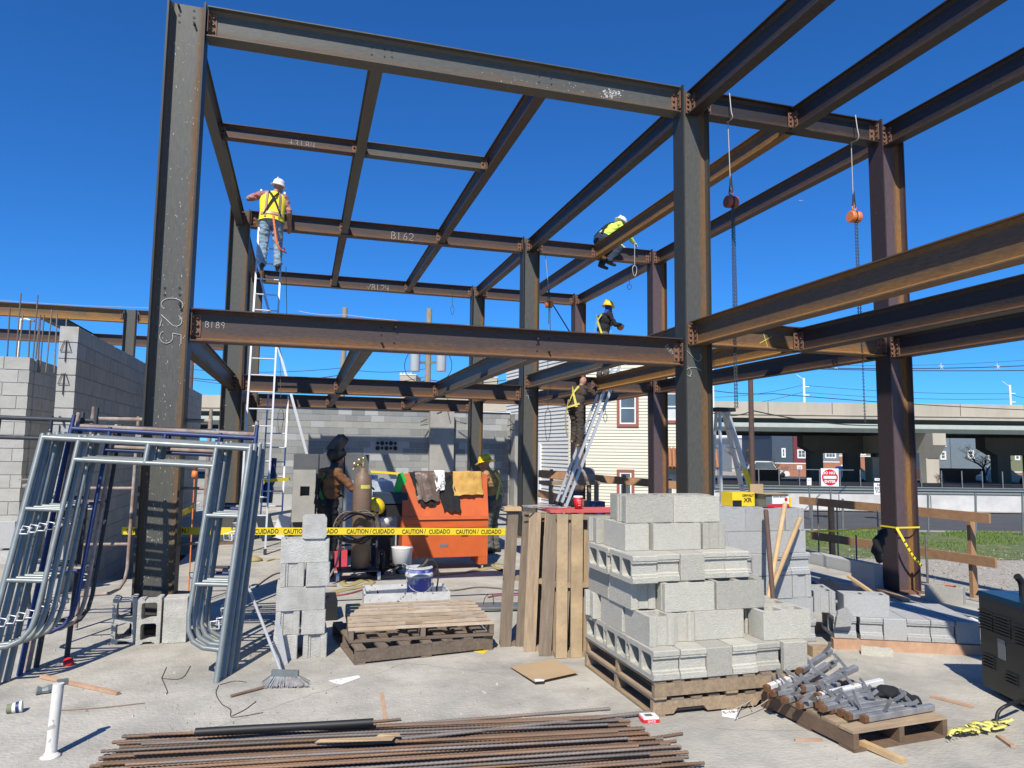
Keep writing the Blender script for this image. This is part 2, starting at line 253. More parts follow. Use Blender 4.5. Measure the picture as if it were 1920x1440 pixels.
# ------------------------------------------------------------------ mesh building
class MB:
    def __init__(s): s.v = []; s.f = []; s.m = []; s.sm = []
    def add(s, vs, fs, mi=0, sm=False):
        o = len(s.v); s.v += [Vector(v) for v in vs]
        for f in fs: s.f.append([i+o for i in f]); s.m.append(mi); s.sm.append(sm)
    def box(s, x0, y0, z0, x1, y1, z1, mi=0, M=None, ch=0):
        v = [(x, y, z) for z in (z0, z1) for y in (y0, y1) for x in (x0, x1)]
        if M: v = [M @ Vector(p) for p in v]
        s.add(v, [(0, 2, 3, 1), (4, 5, 7, 6), (0, 1, 5, 4), (2, 6, 7, 3), (0, 4, 6, 2), (1, 3, 7, 5)], mi); return s
    def bar(s, p, q, w, h, upv=(0, 0, 1), mi=0):
        """box from p to q, w across, h along upv, centred"""
        p, q = Vector(p), Vector(q); d = q-p; l = d.length; x = d/l; u = Vector(upv)
        y = u.cross(x)
        if y.length < 1e-4: y = Vector((0, 1, 0)).cross(x)
        y.normalize(); z = x.cross(y)
        M = Matrix(((x.x, y.x, z.x, p.x), (x.y, y.y, z.y, p.y), (x.z, y.z, z.z, p.z), (0, 0, 0, 1)))
        return s.box(0, -w/2, -h/2, l, w/2, h/2, mi, M)
    def tube(s, pts, r, n=8, mi=0, caps=True, sm=True, closed=False):
        pts = [Vector(p) for p in pts]; k = len(pts); rs = r if isinstance(r, (list, tuple)) else [r]*k
        t0 = None; rings = []; prev = None
        for i, p in enumerate(pts):
            if closed: d = pts[(i+1) % k]-pts[i-1]
            else: d = (pts[min(i+1, k-1)]-pts[max(i-1, 0)])
            d.normalize() if d.length > 0 else None
            if prev is None:
                a = Vector((0, 0, 1)) if abs(d.z) < .9 else Vector((1, 0, 0)); u = d.cross(a).normalized()
            else:
                u = (prev-d*prev.dot(d)); u = u.normalized() if u.length > 1e-6 else d.orthogonal().normalized()
            prev = u; v = d.cross(u)
            rings.append([p+(u*math.cos(2*PI*j/n)+v*math.sin(2*PI*j/n))*rs[i] for j in range(n)])
        vs = [q for rg in rings for q in rg]; fs = []
        for i in range(k-1 if not closed else k):
            a = i*n; b = ((i+1) % k)*n
            for j in range(n): fs.append((a+j, a+(j+1) % n, b+(j+1) % n, b+j))
        s.add(vs, fs, mi, sm)
        if caps and not closed:
            s.add(rings[0], [tuple(range(n-1, -1, -1))], mi); s.add(rings[-1], [tuple(range(n))], mi)
        return s
    def lathe(s, prof, n=16, M=None, mi=0, sm=True, sx=1, sy=1):
        vs = []; fs = []
        for (r, z) in prof:
            for j in range(n):
                a = 2*PI*j/n; vs.append(Vector((r*math.cos(a)*sx, r*math.sin(a)*sy, z)))
        for i in range(len(prof)-1):
            for j in range(n): fs.append((i*n+j, i*n+(j+1) % n, (i+1)*n+(j+1) % n, (i+1)*n+j))
        if prof[0][0] > 1e-5: fs.append(tuple(range(n-1, -1, -1)))
        if prof[-1][0] > 1e-5: fs.append(tuple(range((len(prof)-1)*n, len(prof)*n)))
        if M: vs = [M @ v for v in vs]
        s.add(vs, fs, mi, sm); return s
    def prism(s, pts, z0, z1, M=None, mi=0, holes=()):
        """2-D outline (with holes) raised from z0 to z1"""
        loops = [list(pts)]+[list(h) for h in holes]
        flat = [p for l in loops for p in l]; n = len(flat)
        tris = tessellate_polygon([[Vector((p[0], p[1], 0)) for p in l] for l in loops])
        vs = [Vector((p[0], p[1], z0)) for p in flat]+[Vector((p[0], p[1], z1)) for p in flat]; fs = []
        for t in tris:
            a, b, c = [Vector((flat[i][0], flat[i][1], 0)) for i in t]
            if (b-a).cross(c-a).z < 0: t = (t[0], t[2], t[1])
            fs.append((t[0]+n, t[1]+n, t[2]+n)); fs.append((t[0], t[2], t[1]))
        o = 0
        for li, l in enumerate(loops):
            k = len(l); area = sum(l[i][0]*l[(i+1) % k][1]-l[(i+1) % k][0]*l[i][1] for i in range(k))
            rev = (area < 0) != (li > 0)
            for i in range(k):
                a, b = o+i, o+(i+1) % k
                fs.append((a, b, b+n, a+n) if not rev else (b, a, a+n, b+n))
            o += k
        if M: vs = [M @ v for v in vs]
        s.add(vs, fs, mi); return s
    def build(s, name, m, parent=None, origin=None, data_only=False, M=None):
        """verts are in world space; the object's origin is put at `origin` (or the base of its bounds)"""
        me = bpy.data.meshes.new(name)
        if parent is not None:
            Mi = parent.matrix_basis.inverted(); vs = [Mi @ v for v in s.v]; base = Matrix.Identity(4)
        elif M is not None:
            Mi = M.inverted(); vs = [Mi @ v for v in s.v]; base = M
        else:
            if origin is None:
                xs = [v.x for v in s.v]; ys = [v.y for v in s.v]; zs = [v.z for v in s.v]
                origin = Vector(((min(xs)+max(xs))/2, (min(ys)+max(ys))/2, min(zs)))
            base = Matrix.Translation(origin); vs = [v-Vector(origin) for v in s.v]
        me.from_pydata([tuple(v) for v in vs], [], s.f)
        for mm in (m if isinstance(m, (list, tuple)) else [m]): me.materials.append(mm)
        me.polygons.foreach_set('material_index', s.m); me.polygons.foreach_set('use_smooth', s.sm)
        me.update()
        if data_only: return me
        o = bpy.data.objects.new(name, me); C.objects.link(o)
        if parent is not None: o.parent = parent
        else: o.matrix_basis = base
        return o
def tag(o, label=None, cat=None, group=None, kind=None):
    if label: o['label'] = label
    if cat: o['category'] = cat
    if group: o['group'] = group
    if kind: o['kind'] = kind
    return o
def thing(name, label, cat, loc=(0, 0, 0), rz=0, group=None, M=None):
    o = bpy.data.objects.new(name, None); C.objects.link(o); o.empty_display_size = .1
    o.matrix_basis = M if M is not None else (Matrix.Translation(Vector(loc)) @ Matrix.Rotation(rz, 4, 'Z'))
    return tag(o, label, cat, group)
def inst(name, me, M, parent=None):
    o = bpy.data.objects.new(name, me); C.objects.link(o)
    if parent is not None: o.parent = parent; o.matrix_basis = M
    else: o.matrix_basis = M
    return o
def TR(x, y, z, rz=0): return Matrix.Translation((x, y, z)) @ Matrix.Rotation(rz, 4, 'Z')
def frame(o, x, y, z):
    x, y, z = Vector(x), Vector(y), Vector(z)
    return Matrix(((x.x, y.x, z.x, o[0]), (x.y, y.y, z.y, o[1]), (x.z, y.z, z.z, o[2]), (0, 0, 0, 1)))
def catmull(P, k=6, closed=False):
    P = [Vector(p) for p in P]; out = []; n = len(P)
    for i in range(n if closed else n-1):
        a = P[(i-1) % n] if closed or i > 0 else P[0]; b = P[i]; c = P[(i+1) % n]; d = P[(i+2) % n] if closed or i+2 < n else P[-1]
        for j in range(k):
            t = j/k; out.append(.5*((2*b)+(c-a)*t+(2*a-5*b+4*c-d)*t*t+(3*b-a-3*c+d)*t**3))
    if not closed: out.append(P[-1])
    return out
def text(body, size, M, m, name='lettering', parent=None, depth=.0008, bold=0., sx=1., align='CENTER'):
    cu = bpy.data.curves.new('t', 'FONT'); cu.body = body; cu.size = size; cu.align_x = align; cu.align_y = 'CENTER'; cu.extrude = depth; cu.offset = bold; cu.resolution_u = 2
    o = bpy.data.objects.new('t', cu); C.objects.link(o)
    dg = bpy.context.evaluated_depsgraph_get(); me = bpy.data.meshes.new_from_object(o.evaluated_get(dg))
    bpy.data.objects.remove(o); me.name = name
    me.transform(M @ Matrix.Diagonal((sx, 1, 1, 1)))
    if parent is not None: me.transform(parent.matrix_world.inverted() if parent.parent else parent.matrix_basis.inverted())
    me.materials.clear(); me.materials.append(m)
    ob = bpy.data.objects.new(name, me); C.objects.link(ob)
    if parent is not None: ob.parent = parent
    return ob
# strokes for chalk writing, drawn on a 1 x 1 cell
def arc(cx, cy, rx, ry, a0, a1, n=10): return [(cx+rx*math.cos(math.radians(a0+(a1-a0)*i/n)), cy+ry*math.sin(math.radians(a0+(a1-a0)*i/n))) for i in range(n+1)]
GLY = {
 'C': [arc(.38, .5, .33, .5, 45, 315, 14)], '2': [arc(.32, .72, .28, .27, 160, -40, 8)+[(.05, .02), (.35, .06), (.65, 0)]],
 '5': [[(.62, 1), (.15, .98), (.1, .58)]+arc(.3, .32, .32, .3, 110, -150, 10)], 'B': [[(.08, 0), (.1, 1)], [(.08, .98)]+arc(.2, .76, .34, .22, 90, -90, 7)+arc(.22, .27, .38, .27, 90, -90, 7)],
 '1': [[(.25, 1), (.25, 0)]], '8': [arc(.32, .75, .2, .23, -90, 270, 12)+arc(.32, .26, .26, .26, 90, -270, 12)], '4': [[(.1, 1), (.05, .45), (.62, .42)], [(.5, .95), (.48, 0)]],
 '9': [arc(.3, .72, .22, .26, 0, 360, 12)+[(.5, .5), (.42, 0)]], '6': [[(.5, 1), (.2, .7)]+arc(.32, .28, .24, .27, 160, -200, 12)], '3': [arc(.25, .75, .25, .23, 130, -80, 8)+arc(.25, .27, .3, .27, 80, -140, 9)],
 'D': [[(.05, 0), (.08, 1)], [(.05, 1)]+arc(.1, .5, .45, .5, 90, -90, 8)], 'L': [[(.1, 1), (.08, 0), (.5, 0)]], 'T': [[(0, 1), (.6, 1)], [(.3, 1), (.3, 0)]], 'v': [[(0, .6), (.2, .1), (.7, 1)]], '+': [[(.35, 0), (.35, 1)], [(0, .5), (.7, .5)]],
 'X': [[(0, .05), (.95, .95)], [(.15, 1), (.8, .0)]], 'N': [[(.05, 0), (.1, 1), (.5, 0), (.55, 1)]], '/': [[(0, 0), (.5, 1)]], 'A': [[(0, 0), (.3, 1), (.6, 0)], [(.1, .4), (.5, .4)]], 'E': [[(.5, 1), (.05, 1), (.05, 0), (.5, 0)], [(.05, .5), (.4, .5)]], 'O': [arc(.32, .5, .3, .5, 0, 360, 14)]}
def chalk(s, size, M, parent, r=.004, m=None, gap=.85):
    mb = MB(); x = 0
    for ch in s:
        if ch == ' ': x += .5; continue
        for st in GLY[ch]:
            P = [M @ Vector(((px+x)*size, py*size, .001)) for px, py in st]
            mb.tube(P, r, 5)
        x += gap
    return mb.build('chalk_mark', m or M_CHALK, parent)
# ------------------------------------------------------------------ ground and setting
def setting(name, mb, m, kind='structure'): return tag(mb.build(name, m, origin=(0, 0, 0)), kind=kind)
mb = MB(); mb.box(-500, -60, -1.7, 500, 900, -1.5); setting('ground', mb, M_GRAV)
SX1 = 7.95      # slab's right-hand edge
def slab():
    mb = MB()
    xs = [-9, -2.72, -1.72, SX1]; ys = [-9, 10.72, 15.5, 30]
    pts = lambda x0, y0, x1, y1: mb.box(x0, y0, -.35, x1, y1, 0)
    pts(-9, -9, SX1, 10.72); pts(-9, 10.722, -2.72, 30); pts(-1.72, 10.722, SX1, 30); pts(-2.718, 15.5, -1.722, 30)
    return setting('concrete_slab', mb, M_SLAB)
slab()
def strip(name, d0, z0, d1, z1, l0, l1, m, lift=0):
    """ground sheet in the heading frame: d = distance ahead, l = lateral"""
    mb = MB(); P = []
    for d, z in ((d0, z0), (d1, z1)):
        for l in (l0, l1): p = HF*d+HR*l; P.append((p.x, p.y, z+lift))
    n = 1
    mb.add(P, [(0, 1, 3, 2)]); return setting(name, mb, m)
def gridsheet(name, pts, m):
    mb = MB(); mb.add(pts, [tuple(range(len(pts)))]); return setting(name, mb, m)
# lot to the right of the slab: gravel, then grass, kerb, road, barrier, second road, far ground
def H(d, l, z): p = HF*d+HR*l; return (p.x, p.y, z)
ex = SX1
gridsheet('gravel_lot', [(ex, -8, -.22), (40, -8, -.22), H(14.2, 40, -.26), (ex, (14.2-ex*HF.x)/HF.y, -.24)], M_GRAV)
gridsheet('grass_verge', [(ex, (14.2-ex*HF.x)/HF.y, -.236), H(14.2, 40, -.256), H(21.5, 46, -.45), (ex, (21.5-ex*HF.x)/HF.y, -.45)], M_GRASS)
strip('road', 21.5, -.54, 29.5, -.54, -6, 90, M_ASPH)
mb = MB()
a, b = H(21.5, 0, 0), H(21.5, 90, 0)
mb.bar(Vector(H(21.45, 5, -.51)), Vector(H(21.45, 90, -.51)), .32, .14); setting('kerb', mb, M_CONC)
strip('verge_beyond_road', 29.5, -.5, 40, -.7, -60, 120, M_CONC)
strip('street_under_overpass', 40, -.74, 96, -1.0, -260, 320, M_CONC)
strip('street_asphalt', 68, -.9, 90, -.95, -100, 200, M_ASPH, .02)
strip('far_ground', 96, -1.0, 700, -1.0, -700, 800, M_GRAV)
# grass blades: real blades where the verge is greenest
random.seed(5)
mb = MB()
for i in range(60000):
    d = random.uniform(14.3, 21.4); t = (d-14.2)/7.3
    if random.random() > .15+.95*t: continue
    l = random.uniform(2, 26)
    px, py, _ = H(d, l, 0)
    if px < ex+.1: continue
    nz = noise.noise(Vector((px*.6, py*.6, 0)))
    if nz < -.30+.42*(1-t)*1.2: continue
    z = -.25-.2*t; h = random.uniform(.03, .09); a = random.uniform(0, PI); ww = .012
    mb.add([(px-ww*math.cos(a), py-ww*math.sin(a), z), (px+ww*math.cos(a), py+ww*math.sin(a), z), (px+random.uniform(-.03, .03), py+random.uniform(-.03, .03), z+h)], [(0, 1, 2)])
tag(mb.build('grass', M_BLADE, origin=(0, 0, 0)), 'short green grass with bare patches between the gravel lot and the road', 'grass', kind='stuff')
mb = MB()
for i in range(9000):
    x = random.uniform(ex+.05, 20); y = random.uniform(2, 15)
    dd = x*HF.x+y*HF.y
    if dd > 15.5: continue
    s = random.uniform(.008, .03); z = -.23
    q = [Vector((x+random.uniform(-s, s), y+random.uniform(-s, s), z+random.uniform(0, s))) for _ in range(3)]
    q.append(Vector((x, y, z+s*1.2)))
    mb.add(q, [(0, 1, 3), (1, 2, 3), (2, 0, 3), (0, 2, 1)])
tag(mb.build('gravel_stones', M_GRAV, origin=(0, 0, 0)), 'loose pale gravel beside the concrete slab', 'gravel', kind='stuff')
# crumbs and grit on the slab
mb = MB()
for i in range(2600):
    if random.random() < .5: x = random.gauss(.2, .9); y = random.gauss(5.4, .7)
    else: x = random.uniform(-2.5, 6); y = random.uniform(3.4, 12)
    s = random.choice((.003, .004, .006, .009)) if random.random() < .96 else .016
    q = [Vector((x+random.uniform(-s, s), y+random.uniform(-s, s), -.001)) for _ in range(3)]+[Vector((x, y, s*1.1))]
    mb.add(q, [(0, 1, 3), (1, 2, 3), (2, 0, 3)])
tag(mb.build('concrete_crumbs', M_SLAB, origin=(0, 0, 0)), 'crumbs and grit scattered over the concrete slab', 'debris', kind='stuff')
random.seed(19); mb = MB()
for (x0, y0, x1, y1) in ((-.6, 4.9, .9, 6.1), (2.6, 4.2, 4.6, 3.6), (.9, 6.1, 1.6, 5.6), (-2.2, 8.2, -.6, 9.6)):
    P = [Vector((x0+(x1-x0)*k/24+random.uniform(-.02, .02), y0+(y1-y0)*k/24+random.uniform(-.02, .02), .0012)) for k in range(25)]
    for i in range(24):
        d = (P[i+1]-P[i]).normalized(); q = Vector((-d.y, d.x, 0))*.0016; mb.add([P[i]-q, P[i]+q, P[i+1]+q, P[i+1]-q], [(0, 3, 2, 1)])
tag(mb.build('slab_cracks', M_MORTD, origin=(0, 0, 0)), 'hairline cracks wandering across the concrete slab', 'cracks', kind='stuff')
# ------------------------------------------------------------------ steel frame
XA, XB, XC = -1.286, 4.5285, 7.529; P1, P2, MID = .652, 2.59, 6.03
Y1, Y2, Y3 = 7.676, 14.295, 19.064; Y0 = .95
ZR, ZL = 6.275, 3.124
HC, HB = .181, .125
def iprof(d, bf, tf, tw, kind):
    """profile ring (y, z, rust) with the top at z = 0"""
    f = .03
    if kind == 'beam': R = dict(t=-.1, ft=.2, w1=.0, w2=.0, w3=.3, fb=.75, b=.25)
    else: R = dict(t=-.6, ft=.75, w1=.12, w2=-.1, w3=-.1, fb=.35, b=-.55)
    right = [(bf, 0, R['t']), (bf, -tf, R['t']), (tw+f, -tf, R['ft']), (tw, -tf-f, R['ft']), (tw, -d*.28, R['w1']), (tw, -d*.5, R['w2']), (tw, -d*.72, R['w3']),
             (tw, -d+tf+f, R['fb']), (tw+f, -d+tf, R['fb']), (bf, -d+tf, R['b']), (bf, -d, R['b'])]
    left = [(-y, z, r) for y, z, r in reversed(right)]
    return right+left
IB = {}
def imesh(L, d, bf, tf, tw, kind, m, name):
    key = (round(L, 3), d, bf, kind, m.name)
    if key in IB: return IB[key]
    pr = iprof(d, bf, tf, tw, kind); n = len(pr); seg = max(2, int(L/1.2)); vs = []; fs = []; ru = []
    for i in range(seg+1):
        x = L*i/seg
        for (y, z, r) in pr: vs.append((x, y, z)); ru.append(r)
    for i in range(seg):
        for j in range(n):
            a = i*n+j; b = i*n+(j+1) % n; fs.append((a, a+n, b+n, b))
    me = bpy.data.meshes.new(name)
    # end caps as three quads each
    def cap(o, rev):
        q = [(0, 1, n-2, n-1)]; h = n//2
        q.append((h-2, h-1, h, h+1)); q.append((3, 7, n-8, n-4)); q.append((2, 3, n-4, n-3)); q.append((7, 8, n-9, n-8))
        for f in q:
            f = tuple(i+o for i in f); fs.append(f[::-1] if rev else f)
    cap(0, False); cap(seg*n, True)
    me.from_pydata(vs, [], fs); me.materials.append(m)
    at = me.attributes.new('rust', 'FLOAT', 'POINT'); at.data.foreach_set('value', ru); me.update(); me.validate()
    IB[key] = me; return me
# connection angle with its bolts
def clip_mesh(h, nb, m=M_BRED):
    mb = MB(); mb.box(0, .0, -h, .085, .010, 0, 0); mb.box(0, .0, -h, .009, .085, 0, 0)
    for k in range(nb):
        z = -h*(k+.5)/nb
        mb.lathe([(.017, 0), (.017, .009), (.011, .017), (0, .018)], 8, frame((.055, .010, z), (1, 0, 0), (0, 0, -1), (0, 1, 0)), 1)
        mb.lathe([(.017, 0), (.017, .009), (.011, .017), (0, .018)], 8, frame((.009, .055, z), (0, 1, 0), (0, 0, 1), (1, 0, 0)), 1)
    return mb.build('clip_angle', [m, M_BOLT], data_only=True, origin=(0, 0, 0))
CLIP = clip_mesh(.22, 3); CLIP4 = clip_mesh(.24, 4)
def beam(p, q, top, label, d=.325, bf=.09, m=BROWN, clips=(1, 1), name='steel_beam', group=None, tw=.006, nb=3, end_gap=(0, 0)):
    p = Vector((p[0], p[1], top)); q = Vector((q[0], q[1], top)); x = (q-p).normalized(); p = p+x*end_gap[0]; q = q-x*end_gap[1]; L = (q-p).length
    y = Vector((0, 0, 1)).cross(x)
    o = inst(name, imesh(L, d, bf, .012, tw, 'beam', m, name), frame(p, x, y, (0, 0, 1))); tag(o, label, 'steel beam', group)
    cm = CLIP if nb == 3 else CLIP4
    if clips[0]:
        for s in (1, -1):
            o2 = inst('clip_angle', cm, Matrix.Translation((.0, s*tw, -d/2+.11)) @ Matrix.Diagonal((1, s, 1, 1)), o)
    if clips[1]:
        for s in (1, -1):
            o2 = inst('clip_angle', cm, Matrix.Translation((L, s*tw, -d/2+.11)) @ Matrix.Diagonal((-1, s, 1, 1)), o)
    return o
def column(x, y, label, z1=ZR+.01, m=MILL, z0=0, hc=HC, hb=HB, bolts=()):
    # local x is up; flanges face -X and +X of the world, web faces -Y
    Lm = z1-z0
    M = frame((x+hc, y, z0), (0, 0, 1), (0, 1, 0), (1, 0, 0)); M = frame((x+hc, y, z0), (0, 0, 1), (0, -1, 0), (1, 0, 0))
    o = inst('steel_column', imesh(Lm, hc*2, hb, .018, .008, 'col', m, 'steel_column'), M); tag(o, label, 'steel column')
    # base plate and bolt holes punched at the beam levels
    mb = MB(); mb.box(x-hc-.05, y-hb-.05, z0+.001, x+hc+.05, y+hb+.05, z0+.025)
    mb.build('base_plate', M_BRED, o)
    return o
LN = {'A': 'left', 'B': 'middle', 'C': 'right'}; RN = {1: 'near', 2: 'second', 3: 'far'}
cols = {}
desc = {('A', 1): 'tall grey steel column with chalk C25, standing nearest at the left behind the scaffold frames', ('B', 1): 'tall steel column rising behind the near stack of concrete blocks, with a chalk loop at mid height',
 ('C', 1): 'purplish steel column standing at the slab edge with yellow tape tied round it', ('A', 2): 'grey steel column behind the left column, beside the tall white ladder', ('B', 2): 'grey steel column with a chalk cross between the orange box and the leaning aluminium ladder',
 ('C', 2): 'purplish steel column in front of the cream house', ('A', 3): 'rearmost steel column at the left, seen between the ladder rails', ('B', 3): 'rearmost steel column standing against the grey block wall beside the yellow-hatted worker', ('C', 3): 'rearmost steel column in front of the white striped siding'}
for c, X in (('A', XA), ('B', XB), ('C', XC)):
    for r, Y in ((1, Y1), (2, Y2), (3, Y3)):
        cols[c, r] = column(X, Y, desc[c, r], m=MILL if c != 'C' else PURP)
for c, X, lb in (('B', XB, 'steel column out of sight to the right of the viewpoint on the middle line'), ('C', XC, 'steel column out of sight to the right of the viewpoint on the right line')):
    column(X, Y0, lb)
col25 = cols['A', 1]
gap = HC+.012
for lev, Z, nm in ((1, ZR, 'roof-level'), (0, ZL, 'first-floor')):
    mX = BROWN
    for r, Y in ((1, Y1), (2, Y2), (3, Y3)):
        mt = (MILL if lev else BROWN) if r == 1 else BROWN
        s = {1: ('near edge of the frame', ''), 2: ('second row of columns', ''), 3: ('far row of columns', '')}[r][0]
        tp = Z-.004*r
        b1 = beam((XA+gap, Y), (XB-gap, Y), tp, f'{nm} steel beam along the {s}, between the left and middle columns', m=mt, d=.325 if r == 1 else .31, bf=.095)
        b2 = beam((XB+gap, Y), (XC-gap, Y), tp+(0 if lev else .24), f'{nm} steel beam along the {s}, between the middle and right columns', m=DARK if (lev and r == 1) else (RUSTY if r == 1 else BROWN), d=.30, bf=.09)
        if r == 1 and lev: B_TOP = b1
        if r == 1 and not lev: B_189 = b1; B_X = b2
        if r == 2 and lev: B_162 = b1
        if r == 3 and lev: B_124 = b1
    for nmx, X, who in (('A', XA, 'the left column line'), ('P', P1, 'the first intermediate line right of the left column'), ('Q', P2, 'the second intermediate line right of the left column'),
                        ('B', XB, 'the middle column line'), ('M', MID, 'the line halfway between the middle and right columns'), ('C', XC, 'the right column line')):
        g1 = HB*.2+.02 if nmx in 'ABC' else .02
        mt = {'A': MILL, 'P': MILL, 'Q': BROWN, 'B': DARK, 'M': ORNG, 'C': BROWN}[nmx]
        if not lev: mt = {'A': BROWN, 'P': MILL, 'Q': MILL, 'B': MILL, 'M': ORNG, 'C': DARK}[nmx]
        tp = Z-.02-.001*'APQBMC'.index(nmx)+(.24 if (not lev and nmx in 'BMC') else 0)
        beam((X, Y1), (X, Y2), tp, f'{nm} steel beam running away from the viewer on {who}, near bay', m=mt, d=.28, bf=.066, end_gap=(g1, g1))
        beam((X, Y2), (X, Y3), tp, f'{nm} steel beam running away from the viewer on {who}, rear bay', m=BROWN, d=.28, bf=.066, end_gap=(g1, g1))
    for nmx, X, who in (('B', XB, 'the middle column'), ('M', MID, 'the beam halfway between middle and right columns'), ('C', XC, 'the right column')):
        mt = {1: DARK, 0: RUSTY if nmx == 'B' else DARK}[lev]
        beam((X, Y0), (X, Y1), Z-.022-.002*'BMC'.index(nmx)+(0 if lev else .24), f'{nm} steel beam coming overhead towards the viewer from {who}', m=mt, d=.30, bf=.072, end_gap=(.03, .03), nb=4)
    beam((XB+gap, Y0), (XC-gap, Y0), Z+(0 if lev else .24), f'{nm} steel beam behind the viewer joining the middle and right lines', m=DARK)
C1b = beam((XA, 10.4), (P1, 10.4), ZR-.03, 'short crosswise steel beam in the left roof bay, chalked 3184, left half', m=BROWN, d=.2, bf=.07, end_gap=(.02, .02), nb=3)
beam((P1, 10.4), (P2, 10.4), ZR-.03, 'short crosswise steel beam in the left roof bay, right half', m=MILL, d=.2, bf=.07, end_gap=(.02, .02))
# left rear structure
for k, (Y, x0, x1) in enumerate(((26.2, -15, -1.9), (32.3, -15, -1.9))):
    beam((x0, Y), (-5.84, Y), 6.27, f'rusty roof beam of the rear steelwork at the far left, {"nearer" if k == 0 else "farther"} row left of its column', m=ORNG if k == 0 else BROWN, d=.42, bf=.12, clips=(0, 1))
    beam((-5.4, Y), (x1, Y), 6.27, f'rusty roof beam of the rear steelwork at the far left, {"nearer" if k == 0 else "farther"} row right of its column', m=ORNG if k == 0 else BROWN, d=.42, bf=.12, clips=(1, 0))
    column(-5.62, Y, f'steel column of the rear steelwork at the far left, {"nearer" if k == 0 else "farther"} row', z0=-.3, z1=6.28)
beam((-8.3, 26.2), (-8.3, 32.3), 6.25, 'steel beam linking the two rows of the rear steelwork at the far left', m=DARK, d=.36, bf=.12, end_gap=(.02, .02))
beam((-2.6, 26.2), (-2.6, 32.3), 6.25, 'steel beam linking the two rows of the rear steelwork, just left of the tall near column', m=DARK, d=.36, bf=.12, end_gap=(.02, .02))
# chalk on steel
Wc = lambda x, z, Y=Y1, off=.012: frame((x, Y-off, z), (1, 0, 0), (0, 0, 1), (0, -1, 0))
p = OY(360, 590, Y1-.01)
def webM(px, py, Y, rot=0): p = OY(px, py, Y); return Matrix.Translation(p) @ Matrix(((1, 0, 0, 0), (0, 0, -1, 0), (0, 1, 0, 0), (0, 0, 0, 1))) @ Matrix.Rotation(math.radians(rot), 4, 'Z')
chalk('C25', .20, webM(303, 556, Y1-.012, -90) @ Matrix.Translation((0, -.0, 0)), col25, .0038, gap=.85)
chalk('B189', .062, webM(384, 614, Y1-.008), B_189, .0026, gap=.8)
chalk('B189', .05, webM(1246, 650, Y1-.008, -45), B_189, .002, gap=.7)
chalk('+3184', .10, webM(541, 274, 10.4-.008), C1b, .003, gap=.75)
chalk('B162', .15, webM(733, 448, Y2-.009), B_162, .005, gap=.8)
chalk('vB124', .15, webM(688, 543, Y3-.009), B_124, .0055, gap=.8)
chalk('X', .15, webM(1424, 645, Y1-.008, -15), B_X, .004, M_CHALKY)
mb = MB()
for pts in ([(1287, 657), (1295, 665), (1303, 674), (1310, 677), (1315, 672), (1313, 664)], [(1296, 706), (1290, 704), (1286, 698), (1289, 692), (1297, 689), (1307, 690), (1315, 695)], [(1289, 687), (1295, 694), (1296, 701), (1292, 706)]):
    mb.tube(catmull([OY(x, y, Y1-.014) for x, y in pts], 3), .0032, 5)
mb.build('chalk_mark', M_CHALK, cols['B', 1])
mb = MB()
for x, y, Y, c in ((991, 742, Y2, 0), (991, 732, Y2, 0)):
    mb.tube([OY(x-6, y, Y-.012), OY(x+6, y, Y-.012)], .004, 4); mb.tube([OY(x, y-6, Y-.012), OY(x, y+6, Y-.012)], .004, 4)
mb.build('chalk_mark', M_CHALK, cols['B', 2])
mb = MB()
for x, y in ((420, 760), (416, 800), (452, 790)):
    mb.tube([OY(x-5, y, Y2-.012), OY(x+5, y, Y2-.012)], .004, 4); mb.tube([OY(x, y-14, Y2-.012), OY(x, y+8, Y2-.012)], .004, 4)
mb.build('chalk_mark', M_CHALK, cols['A', 2])
# bolts and holes in the near column web and beam webs
mb = MB()
def hole(px, py, Y, r=.013, mi=0):
    p = OY(px, py, Y); mb.lathe([(r, 0), (r, .0015), (0, .0016)], 10, frame(p, (1, 0, 0), (0, 0, 1), (0, -1, 0)), mi, False)
for x, y in ((336, 14), (336, 28), (336, 41), (364, 20), (364, 33), (364, 46), (309, 540), (337, 540), (309, 553), (337, 553), (337, 568)): hole(x, y, Y1-.010)
mb.build('bolt_hole', M_TEXT, col25)
mb = MB()
for x, y in ((697, 89), (697, 102), (721, 93), (721, 106), (735, 95), (735, 107), (1011, 143), (1011, 154), (1033, 147), (1034, 158)): hole(x, y, Y1-.008, .011)
mb.build('bolt_hole', M_TEXT, B_TOP)
mb = MB()
for x, y in ((715, 614), (715, 628), (715, 643), (739, 617), (739, 643), (1007, 634), (1007, 646), (1007, 658), (1029, 635), (1029, 660)): hole(x, y, Y1-.008, .012)
mb.build('bolt_hole', M_TEXT, B_189)
mb = MB()
for x, y in ((335, 10), (365, 45), (337, 570), (741, 612), (716, 641), (1007, 634), (1029, 658)):
    p = OY(x, y, Y1-.008); mb.tube([p, p+Vector((.0, -.05, -.012))], .011, 8)
tag(mb.build('bolt', M_BOLT, col25), None)
random.seed(14); mb = MB()
for i in range(330):
    x = XA+random.uniform(-.145, .16); z = .4+5.6*random.random()**1.5; a_ = random.uniform(.001, .0026); h_ = a_*random.choice((1, 1.5, 3, 5)); sk = random.uniform(-.5, .5)
    mb.add([(x-a_, Y1-.0115, z-h_), (x+a_, Y1-.0115, z-h_), (x+a_+sk*h_, Y1-.0115, z+h_), (x-a_+sk*h_, Y1-.0115, z+h_)], [(0, 1, 2, 3)])
mb.build('concrete_splash', M_CHALK, col25)
mb = MB()
